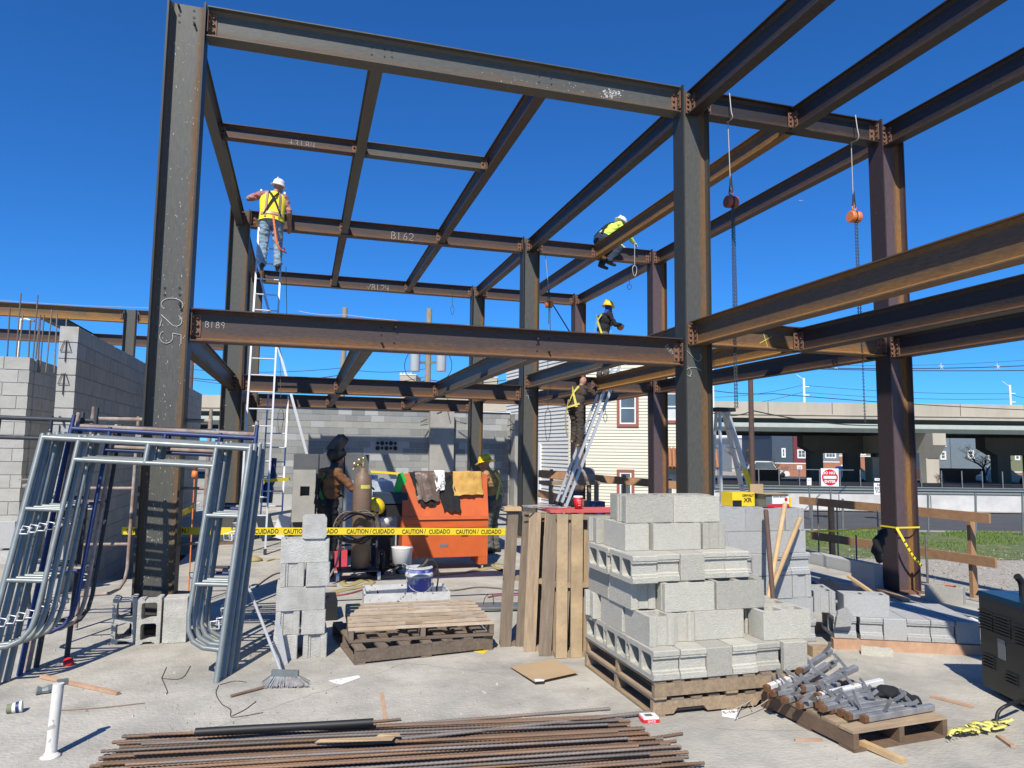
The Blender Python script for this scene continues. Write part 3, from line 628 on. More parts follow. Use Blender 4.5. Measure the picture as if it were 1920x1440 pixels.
for i in range(90):
    c_ = OY(1148+random.gauss(0, 9), 176+random.gauss(0, 4), Y1-.0085); a_ = random.uniform(.004, .014)
    mb.add([c_+Vector((a_*math.cos(q)*random.uniform(.5, 1.2), 0, a_*math.sin(q)*random.uniform(.5, 1.2))) for q in [2*PI*k/6 for k in range(6)]], [(5, 4, 3, 2, 1, 0)])
for i in range(30):
    px_ = random.uniform(900, 1100); c_ = OY(px_, 140+(px_-900)*.18+random.gauss(0, 9), Y1-.0085); a_ = random.uniform(.002, .006)
    mb.add([c_+Vector((a_*math.cos(q), 0, a_*math.sin(q))) for q in [2*PI*k/5 for k in range(5)]], [(4, 3, 2, 1, 0)])
mb.build('concrete_splash', M_CHALK, B_TOP)
# ------------------------------------------------------------------ mortared block walls
def blockmesh(lx, h, ty, m, name='block'):
    mb = MB(); c = .006
    mb.box(c, -ty, c, lx-c, ty, h-c); return mb.build(name, m, data_only=True, origin=(0, 0, 0))
def blockwall(name, label, p, q, z0, z1, thick, mats, mort, shade_rows=(), bl=.4, bh=.2, top_extra=0, skip=None, limit_z=-9, ends=None):
    """running-bond wall from p to q (2-D); every block in sight is its own part, the core behind is recessed mortar"""
    p = Vector((*p, 0)); q = Vector((*q, 0)); x = (q-p).normalized(); L = (q-p).length; y = Vector((0, 0, 1)).cross(x)
    t = thing(name, label, 'wall', M=frame((p.x, p.y, z0), x, y, (0, 0, 1)))
    mb = MB(); mb.box(.016, -thick/2+.008, 0, L-.016, thick/2-.008, z1-z0-.012, 0, t.matrix_basis); mb.build('mortar_joints', mort, t)
    full = [blockmesh(bl, bh, thick/2, m) for m in mats]; half = [blockmesh(bl/2, bh, thick/2, m) for m in mats]
    rows = int(round((z1-z0)/bh))
    for r in range(rows):
        z = z1-z0-(r+1)*bh
        if z+z0 < limit_z: continue
        xx = 0 if r % 2 else -bl/2
        mi = 1 if (r in shade_rows and len(mats) > 1) else 0
        while xx < L-.05:
            a = max(xx, 0); b = min(xx+bl, L)
            if b-a > .05 and not (skip and skip(a, b, z+z0, r)):
                k = mi
                if len(mats) > 2 and random.random() < .12: k = 2
                if abs((b-a)-bl) < .01: me = full[k]; Sx = 1
                else: me = half[k]; Sx = (b-a)/(bl/2)
                inst('block', me, Matrix.Translation((a, random.uniform(-.0015, .0015), z)) @ Matrix.Diagonal((Sx, 1, 1, 1)), t)
            xx += bl
    return t
# rear wall
def skiprear(a, b, z, r): return (a < 4.45 and b > 3.68 and 1.68 < z+.1 < 2.06) or z < .35
RW0 = -1.55
rw = blockwall('block_wall', 'long grey concrete block wall across the rear of the site, with a bank of pipe sleeves', (RW0, 22.7), (6.55, 22.7), 0, 3.0, .2, [M_WALLB, M_WALLL, M_CMUG], M_MORT, shade_rows=(2, 4), skip=skiprear)
mb = MB(); mb.box(2.18, 22.585, 1.70, 2.90, 22.60, 2.03); mb.build('sleeve_panel', M_MORT, rw)
for j in range(2):
    for i in range(5):
        r = .07 if (i+j) % 2 else .05
        if j == 0 and i in (0, 2, 4): r = .052
        mb = MB(); cx = 2.27+i*.135; cz = 1.95-j*.155
        mb.lathe([(r+.008, 0), (r+.008, .03), (r, .03), (r, -.001)], 14, frame((cx, 22.584, cz), (1, 0, 0), (0, 0, 1), (0, -1, 0)), 1)
        mb.lathe([(r-.002, .0), (r-.002, .002), (0, .0021)], 14, frame((cx, 22.584, cz), (1, 0, 0), (0, 0, 1), (0, -1, 0)), 0, False)
        mb.build('pipe_sleeve', [M_TEXT, M_MORT], rw)
mb = MB(); mb.box(RW0, 22.55, 3.0, 6.55, 22.85, 3.03); mb.build('top_plate', M_WHITE, rw)
mb = MB(); mb.box(.0, 22.52, 3.031, .45, 22.54, 3.07); mb.box(-.75, 22.52, 3.031, -.3, 22.54, 3.07); mb.build('caution_strip', M_TAPE, rw)
pl = MB(); pl.box(3.86, 22.35, 0, 4.62, 22.58, 2.98); tag(pl.build('concrete_pilaster', M_CONC), 'pale poured concrete pier standing against the rear block wall', 'concrete pier')
pl = MB(); pl.box(6.56, 22.1, 0, 6.95, 22.8, 2.95); tag(pl.build('concrete_pilaster', M_CONC), 'narrow pale concrete pier ending the rear block wall at its right', 'concrete pier')
mb = MB()
for (x, z, dx, dz) in ((3.75, 2.72, -.22, -.1), (3.78, 2.55, -.25, -.03), (4.68, 2.68, .3, -.08), (4.4, 3.0, .03, -.22), (4.2, 2.98, -.2, .1), (6.4, 2.8, .2, -.25), (6.35, 2.55, .25, .1), (6.45, 2.45, .2, -.05)):
    mb = MB(); mb.tube([(x, 22.33, z), (x+dx, 22.2, z+dz)], .014, 6); NB_ = len([1 for q in bpy.data.objects if q.name.startswith('rebar_stub')])
    tag(mb.build('rebar_stub', M_WIRE), f'short dark rebar end sticking out of the rear concrete piers, {nth(NB_)} counted from the left pier', 'rebar')
# left walls
wa = blockwall('block_wall', 'tall grey concrete block wall running away behind the left column, with open cells on its pale near end', (-2.76, 9.78), (-2.76, 21.2), -1.4, 3.2, .2, [M_WALLW, M_WALLW, M_CMUG], M_MORTD, limit_z=-1.3)
for o in list(wa.children): pass
w1 = blockwall('block_wall', 'pale concrete block wall at the far left with rebar rising out of its top', (-9.0, 12.7), (-4.05, 12.7), 0, 3.1, .2, [M_WALLW, M_WALLL], M_MORTD, limit_z=-.05)
w2 = blockwall('block_wall', 'short shaded return of the far left block wall, facing right', (-4.14, 12.81), (-4.14, 17.5), 0, 3.1, .2, [M_WALLW], M_MORTD)
# marks on the near end of the wall
mb = MB()
for cz in (3.02, 2.62):
    e = [(-2.80, 9.772, cz), (-2.84, 9.772, cz-.13), (-2.72, 9.772, cz-.13), (-2.765, 9.772, cz)]; mb.tube(e, .005, 4)
    mb.tube([(-2.78, 9.772, cz-.0), (-2.78, 9.772, cz-.26)], .006, 4)
mb.tube([(-2.79, 9.772, 2.0), (-2.79, 9.772, 1.78)], .006, 4); mb.tube([(-2.80, 9.772, 2.1), (-2.76, 9.76, 2.07), (-2.74, 9.77, 1.98)], .01, 4)
mb.build('wire_tie', M_WIRE, wa)
mb = MB(); mb.box(-2.655, 14.2, 2.72, -2.62, 14.4, 3.22); mb.build('white_splice_block', M_WHITE, wa)
rb = []
for i, (px, y0, y1) in enumerate(((14, 575, 670), (30, 549, 672), (34, 590, 672), (54, 600, 674), (62, 553, 672), (66, 590, 676), (72, 590, 678), (76, 590, 680), (87, 580, 684), (108, 588, 612), (124, 596, 612))):
    a = OY(px, y1, 12.9); b = OY(px+(0 if i > 8 else 1), y0, 12.9); b = Vector((a.x+.02*((i*7) % 3-1), 12.9, b.z)); mb = MB(); mb.tube([(a.x, 12.9, 2.9), b], .011, 6)
    tag(mb.build('vertical_rebar', M_RUST2), f'upright rebar rising from the top of the far left block wall, {nth(i)} from the left', 'rebar', 'upright rebars on the left wall')
# ------------------------------------------------------------------ concrete blocks
def cmu(groove=True, L=.397, W=.194, Hh=.194, name='concrete_block', m=M_CMU, chip=0, taper=True):
    mb = MB(); hx, hy = L/2, W/2; c = .006
    g = .012
    if groove:
        right = [(hx, -hy+c), (hx, -hy+.035), (hx-g*.5, -hy+.042), (hx-g*.5, -hy+.052), (hx-.022, -hy+.058), (hx-.022, hy-.066), (hx-g, hy-.058), (hx-g, hy-.045), (hx, hy-.040), (hx, hy-c)]
    else: right = [(hx, -hy+c), (hx, hy-c)]
    out = right+[(hx-c, hy), (-hx+c, hy)]+[(-x, y) for x, y in reversed(right)]+[(-hx+c, -hy), (hx-c, -hy)]
    def core(cx, s=1.):
        a, b, r = .073*s, .064*s, .022; pts = []
        for (qx, qy, a0) in ((a-r, b-r, 0), (-a+r, b-r, 90), (-a+r, -b+r, 180), (a-r, -b+r, 270)):
            for k in range(4): t = math.radians(a0+30*k); pts.append((cx+qx+r*math.cos(t), qy+r*math.sin(t)))
        return pts
    mb.prism(out, -Hh/2, Hh/2, None, 0, [core(-.091), core(.091)])
    return mb.build(name, m, data_only=True, origin=(0, 0, 0))
BK = {}
for k, m in (('n', M_CMU), ('g', M_CMUG), ('o', M_CMUO)): BK[k+'1'] = cmu(True, m=m); BK[k+'0'] = cmu(False, m=m)
NBL = [0]
RY90 = Matrix(((0, 0, -1, 0), (1, 0, 0, 0), (0, -1, 0, 0), (0, 0, 0, 1)))   # local x -> world Y, local z -> world -X, local y -> world -Z
def blk(x, y, z, o='x', g=1, k='n', label='', group=None, jit=.004, rz=0, base=None, rg=random):
    """o: x = lying flat along X, y = flat along Y, s = on its side along Y (cells facing -X), t = on its side along X, e = on end"""
    j = lambda: rg.uniform(-jit, jit)
    if o == 'x': R = Matrix.Identity(4)
    elif o == 'y': R = Matrix.Rotation(PI/2, 4, 'Z')
    elif o == 's': R = RY90
    elif o == 't': R = Matrix.Rotation(PI/2, 4, 'X')
    elif o == 'e': R = Matrix.Rotation(PI/2, 4, 'Y') @ Matrix.Rotation(PI/2, 4, 'X') if False else Matrix.Rotation(PI/2, 4, 'Y')
    M = Matrix.Translation((x+j(), y+j(), z)) @ Matrix.Rotation(rz+j()*1.2, 4, 'Z') @ R
    if base is not None: M = base @ M
    ob = inst('concrete_block', BK[k+str(g)], M); tag(ob, label, 'concrete block', group); NBL[0] += 1; return ob
ORD = ['first', 'second', 'third', 'fourth', 'fifth', 'sixth', 'seventh']
GN = 'concrete blocks stacked on the near pallets'
def row(desc, lst, z, k, grp, z_name):
    """lst: (x, y, orientation, groove, where)"""
    for (x, y, o, g, where) in lst:
        blk(x, y, z, o, g, k, f'pale concrete block {where}, {z_name} of the near pallet stack', grp)
X0 = 2.295; YF = 4.44; CZ = .24; ch = .197
z = CZ+.098
L1 = []
for i in range(6):
    for j in range(3):
        g = (1, 1, 0, 1, 1, 0)[i]
        wh = f'on its side, {ORD[i]} from the left at the front' if j == 0 else f'on its side, {ORD[i]} from the left, {"middle" if j == 1 else "back"} rank'
        L1.append((X0+.1+i*.2, YF+.2+j*.4+(.02 if i == 4 else -.01 if i == 5 else 0), 's', g, wh))
row('', L1, z, 'n', GN, 'bottom course')
z += ch
row('', [(X0+.12, YF+.30, 'y', 1, 'lying flat with a cell open at the front left corner'), (X0+.11, YF+.71, 'y', 0, 'lying flat, middle of the left side'), (X0+.17, YF+1.06, 'x', 1, 'turned crosswise at the back of the left side'),
         (X0+.31, YF+.36, 'y', 1, 'end-on, second from the left at the front'), (X0+.62, YF+.28, 'x', 0, 'long side showing in the middle of the front'), (X0+1.1, YF+.16, 'x', 0, 'jutting forward at the front right with open cells'),
         (X0+1.1, YF+.38, 'x', 1, 'behind the jutting one at the right'), (X0+1.1, YF+.62, 'x', 0, 'third rank at the right'), (X0+.62, YF+.5, 'x', 1, 'inside behind the long front one'), (X0+.47, YF+.72, 'y', 0, 'inside near the back left'), (X0+.75, YF+.9, 'x', 0, 'inside at the back centre'), (X0+.78, YF+1.1, 'x', 0, 'along the back edge')], z, 'n', GN, 'second course')
z += ch
row('', [(X0+.10, YF+.53, 'y', 1, 'lying flat, end-on at the front left'), (X0+.10, YF+.94, 'y', 0, 'lying flat at the back of the left side'), (X0+.30, YF+.47, 'y', 1, 'end-on, squeezed between corner and long ones'),
         (X0+.40, YF+.31, 'x', 1, 'long side showing left of centre with open cells'), (X0+.81, YF+.30, 'x', 0, 'long side showing right of centre with open cells'), (X0+.93, YF+.52, 'x', 1, 'behind the right-hand long one'), (X0+.95, YF+.75, 'x', 0, 'at the right of the third rank'), (X0+.6, YF+.75, 'x', 0, 'inside the third rank'), (X0+.6, YF+1.0, 'x', 0, 'inside along the back')], z, 'n', GN, 'third course')
z += ch
row('', [(X0+.06+i*.2, YF+.43+.025*(i % 2)+.02*i, 's', (1, 1, 0, 1, 1)[i], f'on its side, {ORD[i]} from the left at the front') for i in range(5)]+[(X0+.06+i*.2, YF+.85+.02*i, 's', 1, f'on its side, {ORD[i]} from the left in the back rank') for i in range(5)], z, 'n', GN, 'fourth course')
z += ch
row('', [(X0+.19, YF+1.03, 'x', 1, 'ribbed end showing at the back left corner'), (X0+.12, YF+.68, 'y', 0, 'lying flat at the front left corner'), (X0+.45, YF+.56, 'x', 0, 'bluish, long side showing in the middle of the front'), (X0+.76, YF+.66, 'y', 1, 'end-on at the right of the front'),
         (X0+.45, YF+.8, 'x', 0, 'inside behind the bluish one'), (X0+.61, YF+1.03, 'x', 0, 'along the back edge')], z, 'n', GN, 'fifth course')
z += ch
row('', [(X0+.06+.19, YF+.62, 'x', 1, 'left one of the two long ones on top'), (X0+.06+.59, YF+.61, 'x', 0, 'right one of the two long ones on top'), (X0+.3, YF+.84, 'x', 0, 'behind the left long one on top'), (X0+.7, YF+.84, 'x', 0, 'behind the right long one on top')], z, 'n', GN, 'top course')
# rear stack (greyer)
GB = 'concrete blocks stacked on the rear pallet stack'
XR = 4.48; YB = 5.55
lay = ['s', 'x', 'x', 's', 'x', 'x']
for c in range(6):
    z = .09+.098+c*ch; o = lay[c]; cn = ORD[c]+' course'
    if o == 's':
        for i in range(6):
            for j in range(2):
                blk(XR-.1-i*.2-(.05 if c > 2 else 0), YB+.2+j*.4, z, 's', (1, 1, 0, 1)[i % 4], 'g', f'grey concrete block on its side, {ORD[i]} from the right, {"front" if j == 0 else "back"} rank, {cn} of the rear stack', GB)
    else:
        off = 0 if c != 2 else 0
        if c in (5, 2):
            blk(XR-.1-.02*c, YB+.2, z, 'y', 1, 'g', f'grey concrete block end-on at the right front corner, {cn} of the rear stack', GB)
            blk(XR-.1-.02*c, YB+.6, z, 'y', 0, 'g', f'grey concrete block end-on behind the right front corner, {cn} of the rear stack', GB); sx = XR-.2-.02*c
        else: sx = XR-.02*c
        for i in range(3):
            for j in range(2 if c < 5 else 4):
                blk(sx-.2-i*.4, YB+.1+j*.2, z, 'x', 0, 'g', f'grey concrete block lying flat, {ORD[i]} from the right, {ORD[j]} rank, {cn} of the rear stack', GB)
# low stack on timber at the right
BR = Matrix.Translation((4.70, 5.62, 0)) @ Matrix.Rotation(math.radians(-24), 4, 'Z')
GL = 'concrete blocks on the timber at the right'
for i in range(6):
    for j in range(2):
        if (i, j) in ((0, 1),): continue
        blk(.12+i*.203+(.02 if i > 0 else 0), .2+j*.40, .09+.098, 's', (1, 1, 0, 1, 1, 0)[i], 'g', f'grey concrete block on its side, {ORD[i]} from the left, {"front" if j == 0 else "back"} rank of the low row on timber', GL, base=BR)
blk(.32, .12, .09+ch+.098, 'x', 0, 'g', 'grey concrete block lying flat with open cells on top of the low row, right one', GL, base=BR)
blk(-.02, .33, .09+ch+.098, 'y', 1, 'g', 'grey concrete block with a broken corner on top of the low row, left one', GL, base=BR)
mb = MB(); mb.prism([(0, 0), (.16, .02), (.2, .1), (.12, .19), (.02, .15)], 0, .03, BR @ frame((.02, -.02, .2), (.75, -.1, 0), (0, -.2, 1), (0, -1, 0)))
tag(mb.build('broken_block_shard', M_CMUG), 'broken shard of grey block leaning at the left end of the low row', 'block fragment')
# timber
mb = MB(); mb.box(0, 0, 0, 1.28, .09, .088, 0, Matrix.Translation((4.70, 5.60, 0)) @ Matrix.Rotation(math.radians(-24), 4, 'Z'))
tag(mb.build('timber', M_LUMB), 'long reddish timber lying under the front of the low block row', 'timber')
mb = MB(); mb.box(0, .6, 0, 1.28, .69, .088, 0, Matrix.Translation((4.70, 5.60, 0)) @ Matrix.Rotation(math.radians(-24), 4, 'Z'))
tag(mb.build('timber', M_LUMB), 'long reddish timber lying under the back of the low block row', 'timber')
mb = MB(); mb.box(0, 0, 0, .17, .09, .09, 0, TR(4.33, 5.42, 0, -.15)); tag(mb.build('timber', M_WOOD), 'short offcut of timber under the front right corner of the rear block stack', 'timber')
mb = MB(); mb.box(0, 0, 0, 1.2, .09, .09, 0, TR(3.1, 6.1, 0, 0)); tag(mb.build('timber', M_WOOD), 'timber bearer hidden under the rear block stack', 'timber')
# left grey block group lying on the slab (three blocks standing, cells facing the viewer)
GLb = 'concrete blocks standing in front of the left column'
BL = TR(-1.53, 7.2, 0, 0)
def upright(x, y, rz, facing, g, lab, k='o'):
    # block standing on its end; cells face the viewer (facing='c') or flat face (facing='f')
    if facing == 'c': R = Matrix(((0, 1, 0, 0), (0, 0, 1, 0), (1, 0, 0, 0), (0, 0, 0, 1)))     # x->Z, y->X, z->Y
    else: R = Matrix(((0, 0, 1, 0), (0, 1, 0, 0), (1, 0, 0, 0), (0, 0, 0, 1)))
    M = Matrix.Translation((x, y, .1985)) @ Matrix.Rotation(rz, 4, 'Z') @ R
    o = inst('concrete_block', BK[k+str(g)], M); tag(o, lab, 'concrete block', GLb)
upright(-1.47, 7.36, .12, 'c', 1, 'grey concrete block standing on end with open cells, left of the row by the left column')
upright(-1.25, 7.30, .03, 'c', 1, 'grey concrete block standing on end with open cells, middle of the row by the left column')
upright(-1.03, 7.28, .0, 'f', 0, 'grey concrete block standing on end with a plain face, right of the row by the left column')
# small block pile left of centre
GS = 'old concrete blocks in the small pile left of centre'
sp = [(-.03, .0, 'y', 0), (.2, .0, 'y', 1)]
for i, (x, g) in enumerate(((-.06, 0), (.045, 0), (.185, 1))): pass
zz = .098
def pb(x, y, z, o, g, lab, rz=0): blk(x, y, z, o, g, 'o', lab, GS, rz=rz, jit=.008)
pb(-.06, 6.62, zz, 'y', 0, 'old grey concrete block end-on, bottom left of the small pile'); pb(.17, 6.62, zz, 'y', 1, 'old grey concrete block with ribbed end, bottom right of the small pile')
pb(-.05, 6.63, zz+ch, 'y', 1, 'old grey concrete block with ribbed end, second course left of the small pile'); pb(.15, 6.62, zz+ch, 'y', 0, 'old grey concrete block end-on, second course right of the small pile')
pb(.05, 6.52, zz+2*ch, 'x', 0, 'old grey concrete block with stained long face, third course front of the small pile'); pb(.05, 6.74, zz+2*ch, 'x', 0, 'old grey concrete block, third course back of the small pile')
pb(-.04, 6.62, zz+3*ch, 'y', 1, 'old grey concrete block with ribbed end, fourth course left of the small pile'); pb(.17, 6.62, zz+3*ch, 'y', 0, 'old grey concrete block end-on, fourth course right of the small pile')
pb(.06, 6.54, zz+4*ch, 'x', 0, 'old grey concrete block with mortar-smeared long face, fifth course of the small pile')
mb = MB(); c = .018; mb.prism([(-.1+c, -.095), (.1-c, -.095), (.1, -.095+c), (.1, .095-c), (.1-c, .095), (-.1+c, .095), (-.1, .095-c), (-.1, -.095+c)], -.1, .1, Matrix.Translation((.135, 6.52, zz+5*ch)) @ Matrix.Rotation(PI/2, 4, 'X'))
tag(mb.build('concrete_block', M_CMUO), 'square solid half block with rounded corners on top of the small pile', 'concrete block', GS)
# blocks at far left edge (cells facing right) and right corner block
for i in range(4):
    a = G(8, 1060); M = Matrix.Translation((a.x-.05+.0*i, a.y+.25+.21*i, .42)) @ Matrix(((0, 0, 1, 0), (0, 1, 0, 0), (1, 0, 0, 0), (0, 0, 0, 1)))
    o = inst('concrete_block', BK['g1'], M); tag(o, f'concrete block standing on end with cells facing right, {ORD[i]} of the row at the left edge of the picture', 'concrete block', 'concrete blocks at the left edge')
a = G(8, 1060)
for i in range(2):
    o = inst('concrete_block', BK['o0'], Matrix.Translation((a.x-.05, a.y+.3+.41*i, .1)) @ Matrix.Rotation(PI/2, 4, 'Z')); tag(o, f'concrete block under the standing row at the left edge of the picture, {"nearer" if i == 0 else "farther"}', 'concrete block', 'concrete blocks at the left edge')
a = G(1812, 1143)
o = inst('concrete_block', BK['n0'], Matrix.Translation((7.55, 7.05, .098)) @ Matrix.Rotation(math.radians(-58), 4, 'Z')); tag(o, 'pale concrete block with red marking paint on its top at the slab edge', 'concrete block')
mb = MB(); mb.tube(catmull([(7.5, 7.0, .2), (7.56, 7.03, .2), (7.6, 6.98, .2), (7.66, 7.0, .2)], 4), .012, 5); mb.build('red_marking', M_REDP, o)
mb = MB(); mb.tube([(7.45, 7.2, 0), (7.45, 7.2, .78)], .014, 6); tag(mb.build('vertical_rebar', M_RUST2), 'single upright rebar standing in the pale block at the slab edge', 'rebar')
# ------------------------------------------------------------------ pallets
def pallet(label, M, W=1.2, D=1.0, n=8, m=M_WOOD, m2=None, hgt=.12, group='wooden pallets', notch=False, bottom=3, bw=.09, missing=(), redend=False):
    """deck boards run along local x; three stringers run along local y"""
    t = thing('pallet', label, 'pallet', M=M, group=group); m2 = m2 or m
    W2 = lambda a: a
    def bx(x0, y0, z0, x1, y1, z1, nm, mm):
        mb = MB(); mb.box(x0, y0, z0, x1, y1, z1, 0, M); return mb.build(nm, mm, t)
    ct = .017; sh = hgt-2*ct
    for i, x in enumerate((0, W/2-.02, W-.04)):
        if notch:
            mb = MB(); pts = [(0, 0), (.15, 0), (.18, .035), (.38, .035), (.41, 0), (D-.41, 0), (D-.38, .035), (D-.18, .035), (D-.15, 0), (D, 0), (D, sh), (0, sh)]
            mb.prism(pts, 0, .04, M @ frame((x, 0, ct), (0, 1, 0), (0, 0, 1), (1, 0, 0))); mb.build('stringer', m2, t)
        else: bx(x, .002, ct+.001, x+.04, D-.002, ct+sh-.001, 'stringer', m2)
    st = (D-bw)/(n-1)
    for i in range(n):
        if i in missing: continue
        y = i*st; q = random.uniform(-.006, .006); bx(q, y, hgt-ct, W+q+random.uniform(-.008, .008), y+bw*random.uniform(.9, 1.04), hgt+random.uniform(-.001, .001), 'deck_board', m)
    for i in range(bottom):
        y = (D-bw)*i/(bottom-1); bx(0, y, 0, W, y+bw, ct-.001, 'bottom_board', m2)
    return t
R90 = lambda M: M @ Matrix.Rotation(PI/2, 4, 'Z')
# near stack: two pallets, stringers along X (notched face to the front)
pallet('lower wooden pallet under the near stack of pale blocks', TR(X0+1.2+.01, YF-.03+.06, 0, PI/2), W=1.2, D=1.2, n=9, m=M_WOODG, m2=M_WOOD, notch=True)
pallet('upper wooden pallet directly under the near stack of pale blocks', TR(X0+1.19, YF+.01, .121, PI/2), W=1.2, D=1.18, n=9, m=M_WOODG, m2=M_WOOD, hgt=.118)
# low pallets left of centre
pallet('weathered, shade-darkened bottom pallet of the low pair left of centre', TR(1.69, 6.30, 0, PI/2+.14), W=1.0, D=1.22, n=7, m=M_WOODSH, hgt=.13)
pallet('slatted top pallet of the low pair left of centre with a broken board', TR(.44, 6.30, .135, -.03), W=1.25, D=1.02, n=8, m=M_WOODL, m2=M_WOODSH, hgt=.115, missing=(), bw=.046)
mb = MB(); mb.box(0, 0, 0, .42, .08, .017, 0, Matrix.Translation((.93, 6.42, .236))); mb.box(-.46, 0, 0, -.08, .08, .017, 0, Matrix.Translation((.93, 6.42, .19)))
tag(mb.build('loose_board', M_WOOD), 'two broken board ends lying in the slatted pallet', 'board')
# pallet with brace tubes, lower right
PM3 = Matrix.Translation((3.2, 3.665, 0)) @ Matrix.Rotation(math.radians(4), 4, 'Z')
pallet('brown pallet at the lower right heaped with steel brace tubes', PM3, W=.76, D=.82, n=6, m=M_WOOD, m2=M_WOODD, hgt=.125, bw=.12)
# standing pallets
def standing(label, x, y, rz, m, lean=.03, W=1.0, D=1.2, n=6, miss=(), m2=None, roll=.035):
    # deck boards vertical, facing the viewer
    M = Matrix.Translation((x, y, 0)) @ Matrix.Rotation(rz, 4, 'Z') @ Matrix.Rotation(-lean, 4, 'X') @ Matrix.Rotation(roll, 4, 'Y') @ Matrix(((0, 1, 0, 0), (0, 0, -1, 0), (1, 0, 0, 0), (0, 0, 0, 1))) @ Matrix.Translation((0, 0, 0))
    return pallet(label, M, W=D, D=W, n=n, m=m, m2=m2 or m, hgt=.12, group='pallets standing on edge', missing=miss, bw=.105)
standing('pallet standing on edge, leftmost behind the others, with a fresh light top board', 1.80, 6.50, -.18, M_WOODG, n=6, miss=(3,), W=.80, roll=.05)
standing('second pallet standing on edge from the left, grey weathered boards', 1.97, 6.30, -.28, M_WOOD, n=6, miss=(2,), W=.80, roll=.035)
standing('third pallet standing on edge from the left, grey weathered boards', 2.06, 6.14, -.3, M_WOODG, n=6, miss=(2,), W=.80, roll=.05)
standing('front pallet standing on edge with yellowish boards and red paint on top', 2.15, 6.03, -.08, M_WOODY, W=.62, n=5, miss=(2,), m2=M_WOOD, roll=.012)
mb = MB(); mb.box(0, 0, 0, .75, .34, .022, 0, TR(2.12, 6.02, 1.215, -.06)); tag(mb.build('red_board', M_REDP), 'red-painted board lying across the tops of the standing pallets', 'board')
mb = MB(); mb.box(0, 0, 0, .16, .12, .035, 0, TR(1.80, 6.38, 1.205, -.15)); tag(mb.build('loose_board', M_WOODN), 'light new wood block on top of the leftmost standing pallet', 'board')
# ------------------------------------------------------------------ scaffold frames
def tubeobj(name, pts, r, m, parent, n=8): mb = MB(); mb.tube(pts, r, n); return mb.build(name, m, parent)
def scaffold(label, M, m, W=1.52, Hh=1.93, r=.021, gx=.40, pin=True, short=0, group='walk-through scaffold frames leaning together'):
    t = thing('scaffold_frame', label, 'scaffold frame', M=M, group=group)
    P = lambda *a: M @ Vector(a)
    for s in (0, 1):
        X = lambda v: v if s == 0 else W-v
        mb = MB(); mb.tube([P(X(0), 0, 0), P(X(0), 0, Hh)], r, 10); lg = mb.build('leg', m, t)
        # inner post bent into the leg at its foot
        pts = [(gx, Hh-.21), (gx, .62), (gx-.01, .50), (gx-.05, .41), (gx-.12, .36), (0.0, .345)] if False else [(gx, Hh), (gx, .55), (gx-.015, .44), (gx-.06, .36), (gx-.14, .315), (.0, .30)]
        mb = MB(); mb.tube([P(X(a), 0, b) for a, b in pts], r*.82, 8); mb.build('inner_post', m, t)
        for zz in (.78, 1.32):
            mb = MB(); mb.tube([P(X(0), 0, zz), P(X(gx), 0, zz)], r*.72, 8); mb.build('rung', m, t)
        for zz in (.45, 1.12):
            mb = MB()
            q = [P(X(.03), -.03, zz), P(X(.09), -.04, zz), P(X(.10), -.04, zz+.05), P(X(.04), -.035, zz+.06), P(X(.03), -.03, zz)]
            mb.tube(q, .006, 4); mb.tube([P(X(.02), -.02, zz+.03), P(X(.06), -.05, zz+.03)], .006, 4); mb.build('brace_lock', M_ALU, t)
        if pin:
            mb = MB(); mb.tube([P(X(0), 0, Hh), P(X(0), 0, Hh+.09)], r*.8, 8); mb.build('coupling_pin', m, t)
    mb = MB(); mb.tube([P(0, 0, Hh-.03), P(W, 0, Hh-.03)], r, 10); mb.build('top_bar', m, t)
    mb = MB(); mb.tube([P(gx, 0, Hh-.20), P(W-gx, 0, Hh-.20)], r*.82, 8); mb.tube([P(W/2, 0, Hh-.20), P(W/2, 0, Hh-.03)], r*.9, 8); mb.build('inner_bar', m, t)
    return t
def leanM(fl, fr, tl_z, leany):
    """frame standing on feet fl, fr (ground points) and leaning back by leany at the top"""
    fl, fr = Vector(fl), Vector(fr); x = (fr-fl).normalized()
    return fl, x
def scafM(fl, ang, lean, roll=0.):
    # local x along the frame, local z up the legs, tilted back by lean (radians)
    return Matrix.Translation(fl) @ Matrix.Rotation(ang, 4, 'Z') @ Matrix.Rotation(-lean, 4, 'X') @ Matrix.Rotation(roll, 4, 'Y')
SCW = 1.60
base = Vector((-2.14, 6.08, 0))
for i in range(4):
    scaffold(f'galvanised scaffold frame, {["front", "second", "third", "fourth", "fifth"][i]} of the leaning stack at the left', scafM(base+Vector((.0+.035*i, .085*i, .0)), -.085+.012*(i % 2), .30-.012*i, .045), M_GALV if i < 3 else M_GALVR, W=SCW, gx=.27+.0*i, pin=False, r=.0235)
scaffold('blue painted scaffold frame behind the galvanised ones in the leaning stack', scafM(base+Vector((.14, .40, 0)), -.08, .235, .04), M_BTUBE, W=1.50, gx=.30, Hh=1.98)
scaffold('rusty scaffold frame with coupling pins, nearer of the two at the back of the stack', scafM(base+Vector((.16, .50, 0)), -.08, .225, .035), M_RTUBE, W=1.48, gx=.32, Hh=2.0)
scaffold('rusty scaffold frame with coupling pins, farther of the two at the back of the stack', scafM(base+Vector((.19, .60, 0)), -.08, .21, .03), M_KTUBE, W=1.46, gx=.32, Hh=2.0)
scaffold('old rusty scaffold frame at the left edge of the picture behind the leaning stack', scafM(Vector((-3.3, 7.0, .02)), -.05, .1, .02), M_KTUBE, W=1.5, gx=.35, Hh=2.02)
scaffold('brown and black scaffold frame standing beside the left column', scafM(Vector((-2.0, 7.9, .02)), -.1, .04, .0), M_RTUBE, W=1.1, gx=.42, Hh=2.03)
